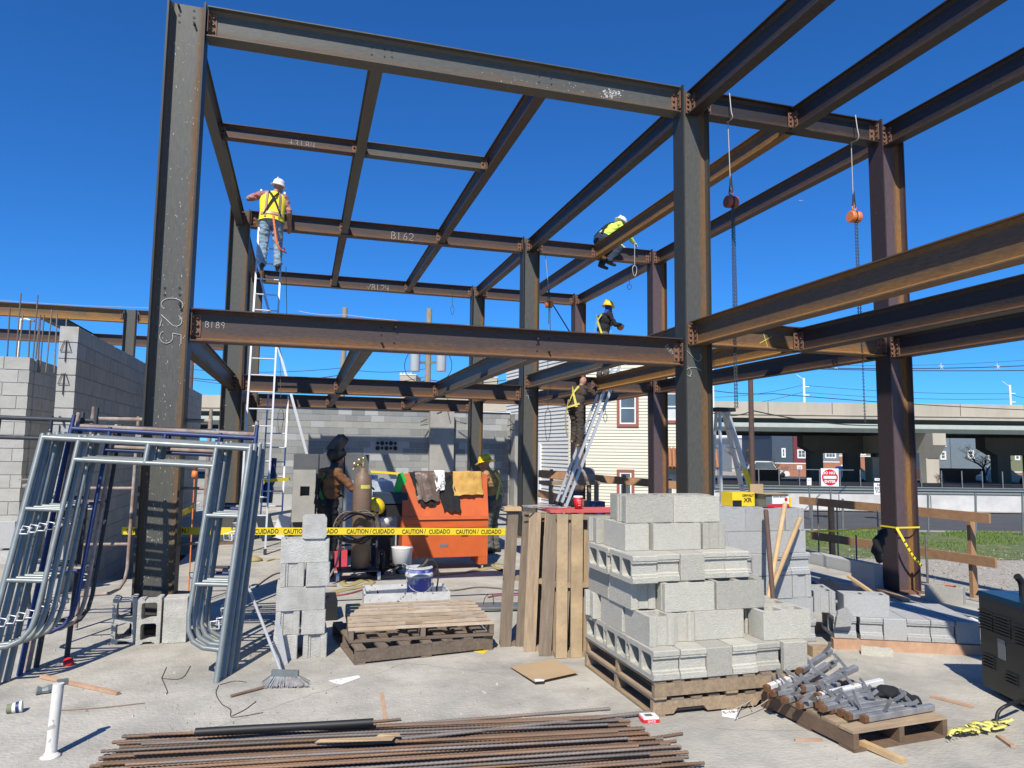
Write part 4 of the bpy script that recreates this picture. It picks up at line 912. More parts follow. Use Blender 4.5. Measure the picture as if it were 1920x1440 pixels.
# loose blue tubes inside stack
# ------------------------------------------------------------------ ladders
def ladder(label, p0, p1, width, wdir, m=M_ALU, rail=(.03, .075), step=.305, group=None, name='ladder', rr=.014, sections=1):
    """rails from p0 to p1 (foot and top of the first rail), second rail offset by width along wdir"""
    p0, p1, wd = Vector(p0), Vector(p1), Vector(wdir).normalized()
    t = thing(name, label, 'ladder', p0, group=group); d = (p1-p0); L = d.length; d.normalize(); nrm = wd.cross(d)
    for s in (0, 1):
        mb = MB(); a = p0+wd*width*s; mb.bar(a, a+d*L, rail[1], rail[0], wd); mb.build('rail', m, t)
    k = 1
    while k*step < L-.05:
        a = p0+d*k*step; mb = MB(); mb.tube([a+wd*.012, a+wd*(width-.012)], rr, 7); mb.build('rung', m, t); k += 1
    for s in (0, 1):
        a = p0+wd*width*s; mb = MB(); mb.bar(a-d*.02, a+d*.06, .1, .05, wd); mb.build('foot', M_BLACK, t)
    return t
LA = OY(490, 357, 13.95); LF = Vector((-.93, 12.7, .03))
ladder('tall white extension ladder with a worker on it, leaning on the second-row roof beam', LF, LA, .42, (1, .02, 0), M_ALU)
ladder('shorter aluminium ladder standing behind the tall one at the left', (-.72, 15.0, .02), OY(503, 740, 15.9), .40, (1, .0, 0), M_ALU)
lp = OY(592, 868, 18.2); lt = OY(488, 520, 18.9)
ladder('aluminium ladder seen edge-on leaning to the left at the far row', (lp.x, 18.2, 0.9), lt, .30, (-.035, 1, 0), M_ALU, rail=(.03, .05))
l1 = OY(1030, 1000, 13.6); l1.z = 0; l2 = OY(1149, 690, 13.9)
ladder('wide aluminium extension ladder leaning right with a worker in brown on it', (l1.x, 13.75, .02), l2, .40, (-.05, -1, 0), M_ALU, rail=(.028, .055))
l1b = OY(1043, 945, 13.7); l2b = OY(1115, 740, 13.75)
ladder('fly section of the aluminium extension ladder, resting against its lower part', (l1b.x-.02, 13.68, l1b.z), (l2b.x+.05, 13.7, l2b.z), .34, (-.05, -1, 0), M_ALU, rail=(.026, .05))
# step ladder (A-frame) right of the middle column
def stepladder():
    t = thing('step_ladder', 'grey folding step ladder standing behind the rear block stack', 'ladder', (6.6, 10, 0))
    topz = 2.45; tx, ty = 6.45, 10.0
    mb = MB(); mb.box(tx-.2, ty-.09, topz-.03, tx+.14, ty+.16, topz+.03); mb.build('top_cap', M_BLACK, t)
    f = [Vector((7.18, 9.85, 0)), Vector((7.28, 10.35, 0))]; bk = [Vector((6.30, 9.9, 0)), Vector((6.35, 10.4, 0))]
    for i in (0, 1):
        mb = MB(); mb.bar(f[i], Vector((tx+.05, ty+.02+.1*i, topz)), .09, .035, (1, 0, .3)); mb.build('front_rail', M_ALU, t)
        mb = MB(); mb.bar(bk[i], Vector((tx-.08, ty+.02+.1*i, topz)), .05, .03, (1, 0, .3)); mb.build('rear_rail', M_ALU, t)
    for k in range(1, 8):
        u = k/8.; a = f[0].lerp(Vector((tx+.05, ty+.02, topz)), u); b = f[1].lerp(Vector((tx+.05, ty+.12, topz)), u); mb = MB(); mb.bar(a, b, .075, .02, (0, 0, 1)); mb.build('step', M_ALU, t)
        a = bk[0].lerp(Vector((tx-.08, ty+.02, topz)), u); b = bk[1].lerp(Vector((tx-.08, ty+.12, topz)), u); mb = MB(); mb.bar(a, b, .03, .02); mb.build('rear_brace', M_ALU, t)
    mb = MB(); a = f[0].lerp(Vector((tx+.05, ty+.02, topz)), .62); b = f[0].lerp(Vector((tx+.05, ty+.02, topz)), .47); off = Vector((.0, -.02, 0)); mb.bar(a+off, b+off, .08, .036, (1, 0, .3)); mb.build('warning_sticker', M_TAPE, t)
stepladder()
# ------------------------------------------------------------------ people
def capsule_pts(bm, a, b, ra, rb, sx=1.):
    a, b = Vector(a), Vector(b); n = max(2, int((b-a).length/(min(ra, rb)*.45))+1)
    for i in range(n+1):
        t = i/n; p = a.lerp(b, t); r = ra+(rb-ra)*t
        bmesh.ops.create_icosphere(bm, subdivisions=2, radius=r, matrix=Matrix.Translation(p))
def person(name_label, J, reg, M, hat=None, extras=None, voxel=.012, head_r=.098, bulk=1.08):
    """J: joint positions in local space (x right, y forward, z up); reg: materials by region"""
    t = thing('person', name_label, 'person', M=M)
    bm = bmesh.new(); prim = []
    V = {k: Vector(v) for k, v in J.items()}
    def cap(a, b, ra, rb, region): 
        if region in ('legs', 'arms', 'fore', 'torso'): ra *= bulk; rb *= bulk
        capsule_pts(bm, a, b, ra, rb); prim.append((Vector(a), Vector(b), ra, rb, region))
    def ell(c, sx, sy, sz, region, R=None):
        Mx = Matrix.Translation(c) @ (R.to_4x4() if R else Matrix.Identity(4)) @ Matrix.Diagonal((sx, sy, sz, 1)); bmesh.ops.create_icosphere(bm, subdivisions=3, radius=1, matrix=Mx); prim.append((Vector(c), Vector(c), (sx+sy+sz)/3, (sx+sy+sz)/3, region))
    side = (V['shR']-V['shL']).normalized()
    spine = (V['neck']-V['pelvis']).normalized(); fwd = side.cross(spine)*-1
    fwd = spine.cross(side) if False else side.cross(spine).normalized()*-1
    Rt = Matrix((side, side.cross(spine).normalized()*-1, spine)).transposed()
    chest = V['pelvis'].lerp(V['neck'], .68); belly = V['pelvis'].lerp(V['neck'], .3)
    ell(chest, .17*bulk, .118*bulk, .19, 'torso', Rt); ell(belly, .155*bulk, .12*bulk, .17, 'torso', Rt); ell(V['pelvis'], .160*bulk, .13*bulk, .13, 'legs', Rt)
    cap(V['shL'], V['shR'], .062, .062, 'torso')
    cap(V['neck']-spine*.03, V['head'], .055, .055, 'skin')
    hd = V.get('face', Vector((0, 1, 0))).normalized()
    ell(V['head']+Vector((0, 0, .01)), .078, .095, .112, 'head', Matrix((hd.cross(Vector((0, 0, 1))).normalized(), hd, Vector((0, 0, 1)))).transposed())
    cap(V['head']+hd*.085+Vector((0, 0, -.005)), V['head']+hd*.105+Vector((0, 0, -.03)), .012, .016, 'head')
    cap(V['head']+hd*.05+Vector((0, 0, -.08)), V['head']+hd*.075+Vector((0, 0, -.085)), .035, .025, 'head')
    sd_ = hd.cross(Vector((0, 0, 1))).normalized()
    for s in (1, -1): cap(V['head']+sd_*s*.076+Vector((0, 0, .0)), V['head']+sd_*s*.084+Vector((0, 0, .02)), .012, .014, 'head')
    for s in 'LR':
        cap(V['sh'+s], V['el'+s], .060, .046, 'arms'); cap(V['el'+s], V['wr'+s], .047, .034, 'fore')
        d = (V['wr'+s]-V['el'+s]).normalized(); pd = V.get('hd'+s, d).normalized() if 'hd'+s in V else d
        pc = V['wr'+s]+pd*.045; cap(V['wr'+s], pc+pd*.02, .026, .034, 'hand')
        ax = pd.cross(Vector((0, 0, 1))); ax = ax.normalized() if ax.length > .1 else Vector((1, 0, 0)); nn = ax.cross(pd)
        for k in range(4):
            o = ax*(.024-.016*k); q0 = pc+o+pd*.03; q1 = q0+pd*(.035+.006*(k in (1, 2)))-nn*.008; q2 = q1+pd*.018-nn*.028
            cap(q0, q1, .0115, .0105, 'hand'); cap(q1, q2, .0105, .0095, 'hand')
        q0 = pc+ax*.03; cap(q0, q0+ax*.028+pd*.025-nn*.01, .014, .011, 'hand')
        hp = V['hip'+s]
        cap(hp, V['kn'+s], .094, .070, 'legs'); cap(V['kn'+s], V['an'+s], .070, .062, 'legs')
        fd = V.get('ft'+s, Vector((0, 1, 0))).normalized(); an = V['an'+s]
        cap(an+Vector((0, 0, -.02))-fd*.03, an+Vector((0, 0, -.045))-fd*.04, .048, .045, 'boot'); cap(an+Vector((0, 0, -.05)), an+fd*.15+Vector((0, 0, -.06)), .045, .038, 'boot')
    me = bpy.data.meshes.new('body'); bm.to_mesh(me); bm.free()
    o = bpy.data.objects.new('body', me); C.objects.link(o)
    md = o.modifiers.new('r', 'REMESH'); md.mode = 'VOXEL'; md.voxel_size = voxel
    ms = o.modifiers.new('s', 'SMOOTH'); ms.iterations = 4; ms.factor = .6
    dg = bpy.context.evaluated_depsgraph_get(); me2 = bpy.data.meshes.new_from_object(o.evaluated_get(dg)); bpy.data.objects.remove(o); bpy.data.meshes.remove(me)
    ms_ = []; idx = {}
    for k, v in reg.items():
        if v not in ms_: ms_.append(v)
        idx[k] = ms_.index(v)
    me2.materials.clear()
    for m in ms_: me2.materials.append(m)
    # region of every vertex by nearest bone, cloth folds as real relief
    nv = len(me2.vertices); co = np.empty(nv*3); me2.vertices.foreach_get('co', co); co = co.reshape(-1, 3)
    no = np.empty(nv*3); me2.vertices.foreach_get('normal', no); no = no.reshape(-1, 3)
    bd = np.full(nv, 9.); bi = np.zeros(nv, int)
    for k, (a, b, ra, rb, rg) in enumerate(prim):
        a = np.array(a); ab = np.array(b)-a; l2 = (ab**2).sum(); pa = co-a
        tt = np.zeros(nv) if l2 < 1e-10 else np.clip(pa @ ab/l2, 0, 1)
        dd = np.sqrt(((pa-tt[:, None]*ab)**2).sum(1))-(ra+(rb-ra)*tt)
        if rg == 'hand': dd = dd-.004
        m_ = dd < bd; bd[m_] = dd[m_]; bi[m_] = idx[rg]
    cloth = np.array([ms_.index(reg[k]) for k in ('torso', 'arms', 'fore', 'legs') if reg[k] is not M_SKIN])
    isc = np.isin(bi, cloth)
    amp = np.array([noise.noise(Vector((c[0]*11, c[1]*11, c[2]*19)))+.6*abs(noise.noise(Vector((c[0]*23, c[1]*23, c[2]*30+7)))) for c in co])
    co += no*(amp*.020*isc)[:, None]; me2.vertices.foreach_set('co', co.ravel())
    npoly = len(me2.polygons); ls = np.empty(npoly, int); me2.polygons.foreach_get('loop_start', ls); lv = np.empty(len(me2.loops), int); me2.loops.foreach_get('vertex_index', lv)
    me2.polygons.foreach_set('material_index', bi[lv[ls]].astype(np.int32)); me2.polygons.foreach_set('use_smooth', np.ones(npoly, bool)); me2.update(); me2.name = 'body'
    bo = bpy.data.objects.new('body', me2); C.objects.link(bo); bo.parent = t
    if hat:
        hc_ = V['head']+Vector((0, 0, .045)); tilt = V.get('hattilt', Vector((0, 0, 1))).normalized(); fx = hd-tilt*hd.dot(tilt); fx.normalize(); sxv = fx.cross(tilt)
        Mh = M @ frame(hc_, sxv, fx, tilt); mb = MB()
        mb.lathe([(.125, -.012), (.150, -.016), (.152, -.008), (.118, .006), (.113, .05), (.098, .088), (.065, .115), (.025, .126), (0, .127)], 20, Mh @ Matrix.Diagonal((.92, 1.08, 1, 1)))
        mb.box(-.01, -.1, .09, .01, .08, .128, 0, Mh)
        mb.build('hard_hat', hat, t)
    return t
def child_tube(t, name, pts, r, m, n=6, closed=False, flat=None):
    mb = MB(); P = [t.matrix_basis @ Vector(p) for p in pts]
    if flat:
        for i in range(len(P)-1): mb.bar(P[i], P[i+1]+(P[i+1]-P[i]).normalized()*.004, flat[0], flat[1], t.matrix_basis.to_3x3() @ Vector(flat[2]))
    else: mb.tube(P, r, n, closed=closed)
    return mb.build(name, m, t)
def RG(torso, arms, fore, legs, boot, hand=None, head=None, skin=None): return dict(torso=torso, arms=arms, fore=fore, legs=legs, boot=boot, hand=hand or M_SKIN, head=head or M_SKIN, skin=skin or M_SKIN)
def figM(p, face_deg): return Matrix.Translation(p) @ Matrix.Rotation(-math.radians(face_deg), 4, 'Z')   # face_deg: 0 = looking away (+Y), 90 = looking right
# 1. worker in the yellow vest on the tall ladder, seen from behind
ft = OY(510, 508, 13.9)
W1 = person('worker in yellow safety vest, white hard hat and jeans standing on the tall ladder at the roof beam',
    dict(pelvis=(0, 0, .93), neck=(.02, .10, 1.43), head=(.10, .17, 1.58), face=(.35, 1, -.5), hattilt=(.15, -.1, 1), shL=(-.18, .06, 1.38), shR=(.20, .08, 1.36), elL=(-.40, .14, 1.30), wrL=(-.32, .34, 1.42), hdL=(.3, 1, .3), elR=(.30, .06, 1.10), wrR=(.32, .24, .90), hdR=(0, .6, -1),
         hipL=(-.10, 0, .88), hipR=(.10, 0, .88), knL=(-.12, .05, .47), knR=(.12, .08, .49), anL=(-.13, 0, .09), anR=(.14, .02, .11)),
    RG(M_REDSH, M_REDSH, M_SKIN, M_JEAN, M_BOOT), figM((ft.x-.02, 13.36, ft.z-.10), -4), hat=M_HWHITE, bulk=1.16)
def vest(t, J0, J1, m, sx=.228, sy=.165, sleeves=True, name='safety_vest', z0=-.08):
    """open shell following the torso from J0 (hips) to J1 (neck)"""
    a, b = Vector(J0), Vector(J1); ax = (b-a).normalized(); xx = Vector((1, 0, 0)); xx = (xx-ax*xx.dot(ax)).normalized(); yy = ax.cross(xx); L = (b-a).length
    M = t.matrix_basis @ frame(a, xx, yy, ax); mb = MB(); n = 28; prof = [(z0, sx*.96, sy), (.12, sx*.94, sy*.98), (L*.5, sx*.99, sy*.99), (L*.78, sx*1.02, sy*.94), (L*.93, sx*.86, sy*.74), (L*1.02, sx*.46, sy*.52)]
    vs = []; fs = []
    for z, rx, ry in prof:
        for j in range(n):
            an = 2*PI*j/n; nz = 1+.03*noise.noise(Vector((math.cos(an)*3, math.sin(an)*3, z*9))); vs.append(M @ Vector((rx*nz*math.cos(an), ry*nz*math.sin(an), z)))
    for i in range(len(prof)-1):
        for j in range(n): fs.append((i*n+j, i*n+(j+1) % n, (i+1)*n+(j+1) % n, (i+1)*n+j))
    mb.add(vs, fs, 0, True); o = mb.build(name, m, t); return M, L
Mv, Lv = vest(W1, (0, 0, .93), (.02, .10, 1.43), M_VESTY)
def strap_on(t, Mv, pts, wd, m, name='harness_strap', r=.004):
    mb = MB(); P = [Mv @ Vector(p) for p in pts]; P = catmull(P, 4)
    cc = sum(P, Vector())/len(P); cen = Mv @ Vector((0, 0, .25))
    vs = []; fs = []
    for i, p in enumerate(P):
        d = (P[min(i+1, len(P)-1)]-P[max(0, i-1)]).normalized(); ax = (Mv.to_3x3() @ Vector((0, 0, 1))).normalized(); rel = p-cen; rad = (rel-ax*rel.dot(ax)).normalized(); s = d.cross(rad).normalized()*wd/2
        vs += [p+s, p-s, p+s+rad*.006, p-s+rad*.006]
    for i in range(len(P)-1):
        a = i*4; b = a+4
        fs += [(a+2, a+3, b+3, b+2), (a, a+2, b+2, b), (a+3, a+1, b+1, b+3), (a+1, a, b, b+1)]
    mb.add(vs, fs); return mb.build(name, m, t)
bk = lambda x, z, k=1.0: (x, -.172*k*math.sqrt(max(.08, 1-(x/.23)**2)), z)
strap_on(W1, Mv, [bk(-.12, -.05), bk(-.115, .2), bk(-.11, .42), (-.10, -.07, .5)], .045, M_REFL, 'reflective_band')
strap_on(W1, Mv, [bk(.12, -.05), bk(.115, .2), bk(.11, .42), (.10, -.07, .5)], .045, M_REFL, 'reflective_band')
strap_on(W1, Mv, [bk(x, .03, 1.01) for x in (-.19, -.12, -.06, 0, .06, .12, .19)], .05, M_REFL, 'reflective_band')
strap_on(W1, Mv, [(-.09, -.09, .50), bk(-.04, .40, 1.04), bk(.02, .30, 1.05), bk(.10, .12, 1.04), bk(.15, .0, 1.04)], .035, M_BLACKC)
strap_on(W1, Mv, [(.09, -.09, .50), bk(.05, .40, 1.05), bk(-.01, .30, 1.06), bk(-.09, .12, 1.05), bk(-.14, .0, 1.05)], .035, M_BLACKC)
mb = MB(); pts = [(.02, -.17, .95), (.04, -.19, .8), (.07, -.2, .62), (.10, -.2, .45), (.16, -.18, .34), (.22, -.13, .32)]
P = catmull([W1.matrix_basis @ Vector(p) for p in pts], 6); mb.tube(P, [.016+.007*((i % 2)) for i in range(len(P))], 7); mb.build('orange_lanyard', M_ORN2, W1)
child_tube(W1, 'lanyard_hook', [(.22, -.13, .32), (.27, -.1, .30), (.25, -.06, .36), (.22, -.1, .40)], .012, M_HOISTR)
# 2. seated worker in lime hoodie on the roof beam
st = OY(1150, 470, Y2)
W2 = person('worker in lime green hoodie and white hard hat sitting astride the roof beam on the right',
    dict(pelvis=(0, 0, .14), neck=(.0, .40, .50), head=(.0, .52, .57), face=(.1, 1, -.8), hattilt=(0, .6, 1), shL=(-.19, .35, .47), shR=(.19, .35, .47), elL=(-.30, .48, .26), wrL=(-.20, .66, .12), hdL=(.2, 1, -.4), elR=(.30, .50, .24), wrR=(.22, .70, .10), hdR=(0, 1, -.6),
         hipL=(-.11, .0, .12), hipR=(.11, 0, .12), knL=(-.18, .36, -.06), knR=(.18, .36, -.06), anL=(-.16, .10, -.36), anR=(.16, .10, -.36), ftL=(0, 1, -.15), ftR=(0, 1, -.15)),
    RG(M_LIME, M_LIME, M_LIME, M_NAVY, M_BOOT, hand=M_GLOVE, head=M_REDSH), figM((6.16, Y2-.03, ZR), 82), hat=M_HWHITE, bulk=1.22)
Mv, Lv = vest(W2, (0, 0, .14), (0, .30, .58), M_BLACKC, sx=.17, sy=.13, name='harness_back_pad', z0=.1) if False else (W2.matrix_basis @ frame((0, 0, .14), (1, 0, 0), (0, .67, -.74), (0, .74, .67)), .5)
strap_on(W2, Mv, [bk(-.16, .0, .98), bk(-.06, .22, 1.0), bk(.08, .40, .95), (.11, -.05, .5)], .045, M_BLACKC); strap_on(W2, Mv, [bk(.16, .0, .98), bk(.06, .22, 1.0), bk(-.08, .40, .95), (-.11, -.05, .5)], .045, M_BLACKC)
mb = MB(); Mq = Mv @ Matrix.Translation((0, -.15, .27)); mb.box(-.06, -.03, -.07, .06, .0, .08, 0, Mq); mb.build('harness_pad', M_BLACKC, W2)
# 3. worker with yellow hard hat and blue hood holding a grinder, standing on the second-row beam
W3 = person('worker in black jacket, blue hood and yellow hard hat holding an orange grinder above the near first-floor beam',
    dict(pelvis=(0, 0, .95), neck=(.0, .08, 1.46), head=(.0, .16, 1.60), face=(.0, 1, -.45), hattilt=(0, .15, 1), shL=(-.19, .05, 1.40), shR=(.19, .05, 1.40), elL=(-.26, .16, 1.18), wrL=(-.10, .38, 1.28), hdL=(.4, 1, 0), elR=(.28, .14, 1.18), wrR=(.12, .40, 1.22), hdR=(-.3, 1, 0),
         hipL=(-.10, 0, .9), hipR=(.10, 0, .9), knL=(-.11, .05, .50), knR=(.11, .05, .50), anL=(-.12, 0, .1), anR=(.12, 0, .1)),
    RG(M_BLACKC, M_BLACKC, M_BLACKC, M_GREYT, M_BOOT, hand=M_GLOVE, head=M_BLUEH, skin=M_BLUEH), figM((6.20, Y2-.02, ZL+.23), 78) @ Matrix.Scale(.97, 4), hat=M_HYEL)
gp = W3.matrix_basis @ Vector((0, .49, 1.20))
t = thing('angle_grinder', 'orange power tool held by the worker in the blue hood', 'power tool', gp)
mb = MB(); mb.lathe([(.075, -.03), (.085, 0), (.075, .03), (.03, .035), (0, .036)], 16, frame(gp, (1, 0, 0), (0, 0, 1), (0, -1, 0))); mb.build('motor_housing', M_HOIST, t)
mb = MB(); mb.tube([gp, gp+Vector((-.1, 0, .06)), gp+Vector((-.16, 0, .02))], .025, 8); mb.build('handle', M_BLACK, t)
Mv3 = W3.matrix_basis @ frame((0, 0, .95), (1, 0, 0), (0, 1, -.12), (0, .12, 1))
strap_on(W3, Mv3, [bk(-.15, .0), bk(-.04, .25, 1.02), bk(.1, .45, .95)], .04, M_STRAP); strap_on(W3, Mv3, [bk(.15, .0), bk(.04, .25, 1.02), bk(-.1, .45, .95)], .04, M_STRAP)
strap_on(W3, Mv3, [(.10, .125, .45), (.12, .14, .2), (.13, .12, .0)], .04, M_STRAP)
# 4. worker in brown on the leaning aluminium ladder
lad = lambda z: Vector((l1.x+(l2.x-l1.x)*z/l2.z, 0, z))
fx = OY(1077, 833, 13.6)
W4 = person('worker in dark brown clothes with a yellow harness climbing the leaning aluminium ladder',
    dict(pelvis=(0, 0, .93), neck=(.02, .14, 1.42), head=(.03, .22, 1.54), face=(0, 1, .2), shL=(-.18, .12, 1.36), shR=(.18, .12, 1.36), elL=(-.26, .34, 1.38), wrL=(-.2, .56, 1.52), hdL=(.2, 1, .5), elR=(.26, .34, 1.24), wrR=(.16, .52, 1.40), hdR=(0, 1, .4),
         hipL=(-.10, 0, .88), hipR=(.10, 0, .88), knL=(-.11, .12, .50), knR=(.11, .02, .46), anL=(-.12, .05, .17), anR=(.12, -.02, .08)),
    RG(M_BRSH, M_BRSH, M_BRSH, M_BRSH, M_TBOOT), figM((fx.x+.0, 13.52, fx.z-.05), 62) @ Matrix.Scale(.86, 4), bulk=1.25)
Mv4 = W4.matrix_basis @ frame((0, 0, .93), (1, 0, 0), (0, .96, -.27), (0, .27, .96))
strap_on(W4, Mv4, [bk(-.14, -.05), bk(-.02, .25, 1.03), bk(.1, .46, .95)], .045, M_STRAP); strap_on(W4, Mv4, [bk(.14, -.05), bk(.02, .25, 1.05), bk(-.1, .46, .95)], .045, M_STRAP)
strap_on(W4, Mv4, [bk(.18, .04), bk(.1, -.02, 1.1), bk(0, -.05, 1.1), bk(-.1, -.1, 1.2), (-.12, -.12, -.3)], .04, M_STRAP)
child_tube(W4, 'lanyard', [(-.08, -.17, 1.1), (-.14, -.22, .7), (-.13, -.2, .4), (-.1, -.18, .25)], .014, M_KHSTR)
# 5. welder with raised hood, seen from behind-left reaching right
wf = G(608, 1052); wf = Vector((.40, 11.0, 0))
W5 = person('welder in tan jacket and dark harness with a raised black welding hood reaching toward the gas cylinder',
    dict(pelvis=(0, 0, .95), neck=(.0, .06, 1.46), head=(.0, .12, 1.62), face=(.15, 1, -.25), shL=(-.20, .02, 1.40), shR=(.20, .04, 1.40), elL=(-.28, .0, 1.10), wrL=(-.2, .22, 1.05), hdL=(.2, 1, 0), elR=(.30, .24, 1.18), wrR=(.24, .50, 1.18), hdR=(0, 1, 0),
         hipL=(-.10, 0, .9), hipR=(.10, 0, .9), knL=(-.12, .04, .5), knR=(.12, .04, .5), anL=(-.13, 0, .1), anR=(.13, 0, .1)),
    RG(M_TANJ, M_TANJ, M_TANJ, M_BLACKC, M_BOOT, hand=M_BRSH, head=M_SKIN, skin=M_NAVY), figM(wf, 66), bulk=1.2)
mb = MB(); hb = W5.matrix_basis @ frame((0, .10, 1.70), (1, 0, 0), (0, .80, .60), (0, -.60, .80))
mb.lathe([(.135, -.10), (.14, -.02), (.125, .05), (.09, .085), (0, .095)], 14, hb)
pts = [(-.13, -.02), (.13, -.02), (.15, .16), (.09, .26), (-.09, .26), (-.15, .16)]
mb.prism(pts, .0, .11, hb @ Matrix.Rotation(.25, 4, 'X')); mb.build('welding_hood', M_BLACK, W5)
mb = MB(); mb.box(-.06, .255, .03, .06, .268, .09, 0, hb @ Matrix.Rotation(.25, 4, 'X')); mb.build('hood_window', M_GLASS, W5)
Mv5 = W5.matrix_basis @ frame((0, 0, .95), (1, 0, 0), (0, .99, -.1), (0, .1, .99))
for sg in (1, -1): strap_on(W5, Mv5, [bk(-.16*sg, -.02), bk(-.03*sg, .22, 1.05+.02*sg), bk(.1*sg, .44, .97)], .05, M_GSTR)
strap_on(W5, Mv5, [bk(x, .02, 1.05) for x in (-.19, -.1, 0, .1, .19)], .06, M_BLACKC)
mb = MB(); mb.box(-.05, -.20, .12, .05, -.155, .36, 0, Mv5); mb.build('harness_pad', M_BLACKC, W5)
# 6. worker in khaki jacket with yellow hard hat at the orange box
W6 = person('worker in khaki jacket and yellow full-brim hard hat looking down beside the orange tool box',
    dict(pelvis=(0, 0, .92), neck=(.0, .10, 1.40), head=(.0, .18, 1.52), face=(.0, 1, -.55), hattilt=(0, .25, 1), shL=(-.20, .06, 1.34), shR=(.20, .06, 1.34), elL=(-.27, .10, 1.06), wrL=(-.1, .28, .98), hdL=(.4, 1, -.2), elR=(.27, .10, 1.06), wrR=(.12, .30, .98), hdR=(-.4, 1, -.2),
         hipL=(-.10, 0, .88), hipR=(.10, 0, .88), knL=(-.12, .06, .48), knR=(.12, .06, .48), anL=(-.13, 0, .1), anR=(.13, 0, .1)),
    RG(M_KHAK, M_KHAK, M_KHAK, M_GREYT, M_BOOT), figM(Vector((OY(925, 1000, 12.15).x, 12.15, 0)), -50), hat=M_HYEL)
mb = MB(); Mh = W6.matrix_basis @ frame((0, .18, 1.56), (1, 0, 0), (0, .97, -.25), (0, .25, .97)); mb.lathe([(.12, .0), (.185, -.018), (.187, -.010), (.125, .012)], 22, Mh); mb.build('hat_brim', M_HYEL, W6)
child_tube(W6, 'safety_glasses', [(-.075, .25, 1.53), (-.04, .275, 1.50), (.04, .275, 1.50), (.075, .25, 1.53)], .010, M_BLACK)
Mv6 = W6.matrix_basis @ frame((0, 0, .92), (1, 0, 0), (0, .97, -.2), (0, .2, .97))
for sg in (1, -1): strap_on(W6, Mv6, [bk(-.16*sg, -.02), bk(-.05*sg, .22, 1.03+.02*sg), bk(.1*sg, .44, .97)], .04, M_STRAP)
# ------------------------------------------------------------------ brace tubes heap on the pallet
random.seed(23)
def brace(a, b, s=.040, clipsn=3, white=False, label='', roll=0.):
    """square tube with strap hooks welded along it"""
    a, b = Vector(a), Vector(b); a.z = .15+(a.z-.15)*.62; b.z = .15+(b.z-.15)*.62; d = (b-a).normalized(); y = Vector((0, 0, 1)).cross(d).normalized(); z = d.cross(y)
    t = thing('brace_tube', label, 'steel tube', M=frame(a, d, y, z), group='steel brace tubes heaped on the lower right pallet')
    L = (b-a).length; c = .005; sq = [(-s/2+c, -s/2), (s/2-c, -s/2), (s/2, -s/2+c), (s/2, s/2-c), (s/2-c, s/2), (-s/2+c, s/2), (-s/2, s/2-c), (-s/2, -s/2+c)]
    mb = MB(); mb.prism(sq, 0, L, frame(a, y, z, d)); mb.build('tube', M_TUBEW if white else M_TUBEST, t)
    mb = MB(); mb.prism([(x*1.02, yy*1.02) for x, yy in sq], -.004, .03, frame(a, y, z, d)); mb.build('rusty_end', M_TUBER, t)
    for k in range(clipsn):
        p = a+d*(L*(k+.5)/clipsn+random.uniform(-.03, .03))+z*(s/2)
        u = (z*random.uniform(.15, .8)+y*random.choice((-1, 1))*random.uniform(.5, 1)+d*random.uniform(-.3, .3)).normalized(); v = (u+y*random.uniform(-1, 1)*.7+z*.3).normalized()
        mb = MB(); mb.bar(p-u*.02, p+u*.085, .022, .005, d); mb.bar(p+u*.085, p+u*.085+v*.04, .022, .005, d); mb.build('hook_strap', M_TUBEST, t)
    return t
PMx = PM3; pl3 = lambda x, y, z: PM3 @ Vector((x, y, z))
ORD2 = ORD+['eighth', 'ninth', 'tenth', 'eleventh', 'twelfth']
for i in range(5):
    yy = .08+i*.062; x0 = .12+random.uniform(-.03, .04)-(.0 if i < 2 else .06)
    brace(pl3(x0, yy, .125+.026), pl3(x0+.60, yy+.02, .151), clipsn=2, label=f'steel brace tube lying flat on the pallet, {ORD2[i]} counted from the front edge')
for i in range(3):
    yy = .13+i*.06
    brace(pl3(-.0+.03*i, yy+.12, .185+.0*i), pl3(.50+.04*i, yy+.20, .20), clipsn=2, label=f'steel brace tube in the upper layer of the front bundle, {ORD2[i]} from the front')
for i, (x0, y0, z0, x1, y1, z1, wt) in enumerate(((.12, .42, .20, .72, .46, .24, 1), (.02, .44, .16, .62, .70, .26, 0), (-.08, .50, .15, .14, .53, .17, 0), (-.1, .60, .15, .12, .66, .20, 0), (.0, .56, .20, .55, .78, .30, 0), (.10, .62, .17, .70, .86, .27, 0), (-.04, .72, .16, .40, .80, .24, 1), (.2, .50, .26, .70, .66, .30, 0),
    (-.05, .40, .145, .10, .40, .155, 0), (.25, .72, .3, .78, .98, .34, 0), (.06, .50, .25, .4, .52, .22, 0), (-.12, .56, .2, .04, .55, .21, 0))):
    brace(pl3(x0, y0, z0), pl3(x1, y1, z1), clipsn=2 if i not in (0,) else 0, white=bool(wt), label=f'loose {"bright" if wt else "dark"} steel brace tube crossing the back of the heap, {ORD2[i]} upwards')
mb = MB(); random.seed(6); bmq = bmesh.new()
for (x, y, z, a_, b_, c_) in ((.60, .30, .20, .085, .07, .04), (.66, .25, .185, .06, .07, .035), (.54, .32, .19, .05, .06, .03), (.69, .18, .17, .035, .06, .03)): bmesh.ops.create_icosphere(bmq, subdivisions=3, radius=1, matrix=PM3 @ Matrix.Translation((x, y, z)) @ Matrix.Diagonal((a_, b_, c_, 1)))
for v in bmq.verts: v.co += v.normal*.012*noise.noise(v.co*22)
mb.add([v.co.copy() for v in bmq.verts], [[v.index for v in f.verts] for f in bmq.faces], 0, True) if not bmq.verts.ensure_lookup_table() and not bmq.verts.index_update() else None
bmq.free(); o = mb.build('black_rag', M_BLACKC); tag(o, 'black knitted cap lying on the heap of brace tubes', 'cloth cap')
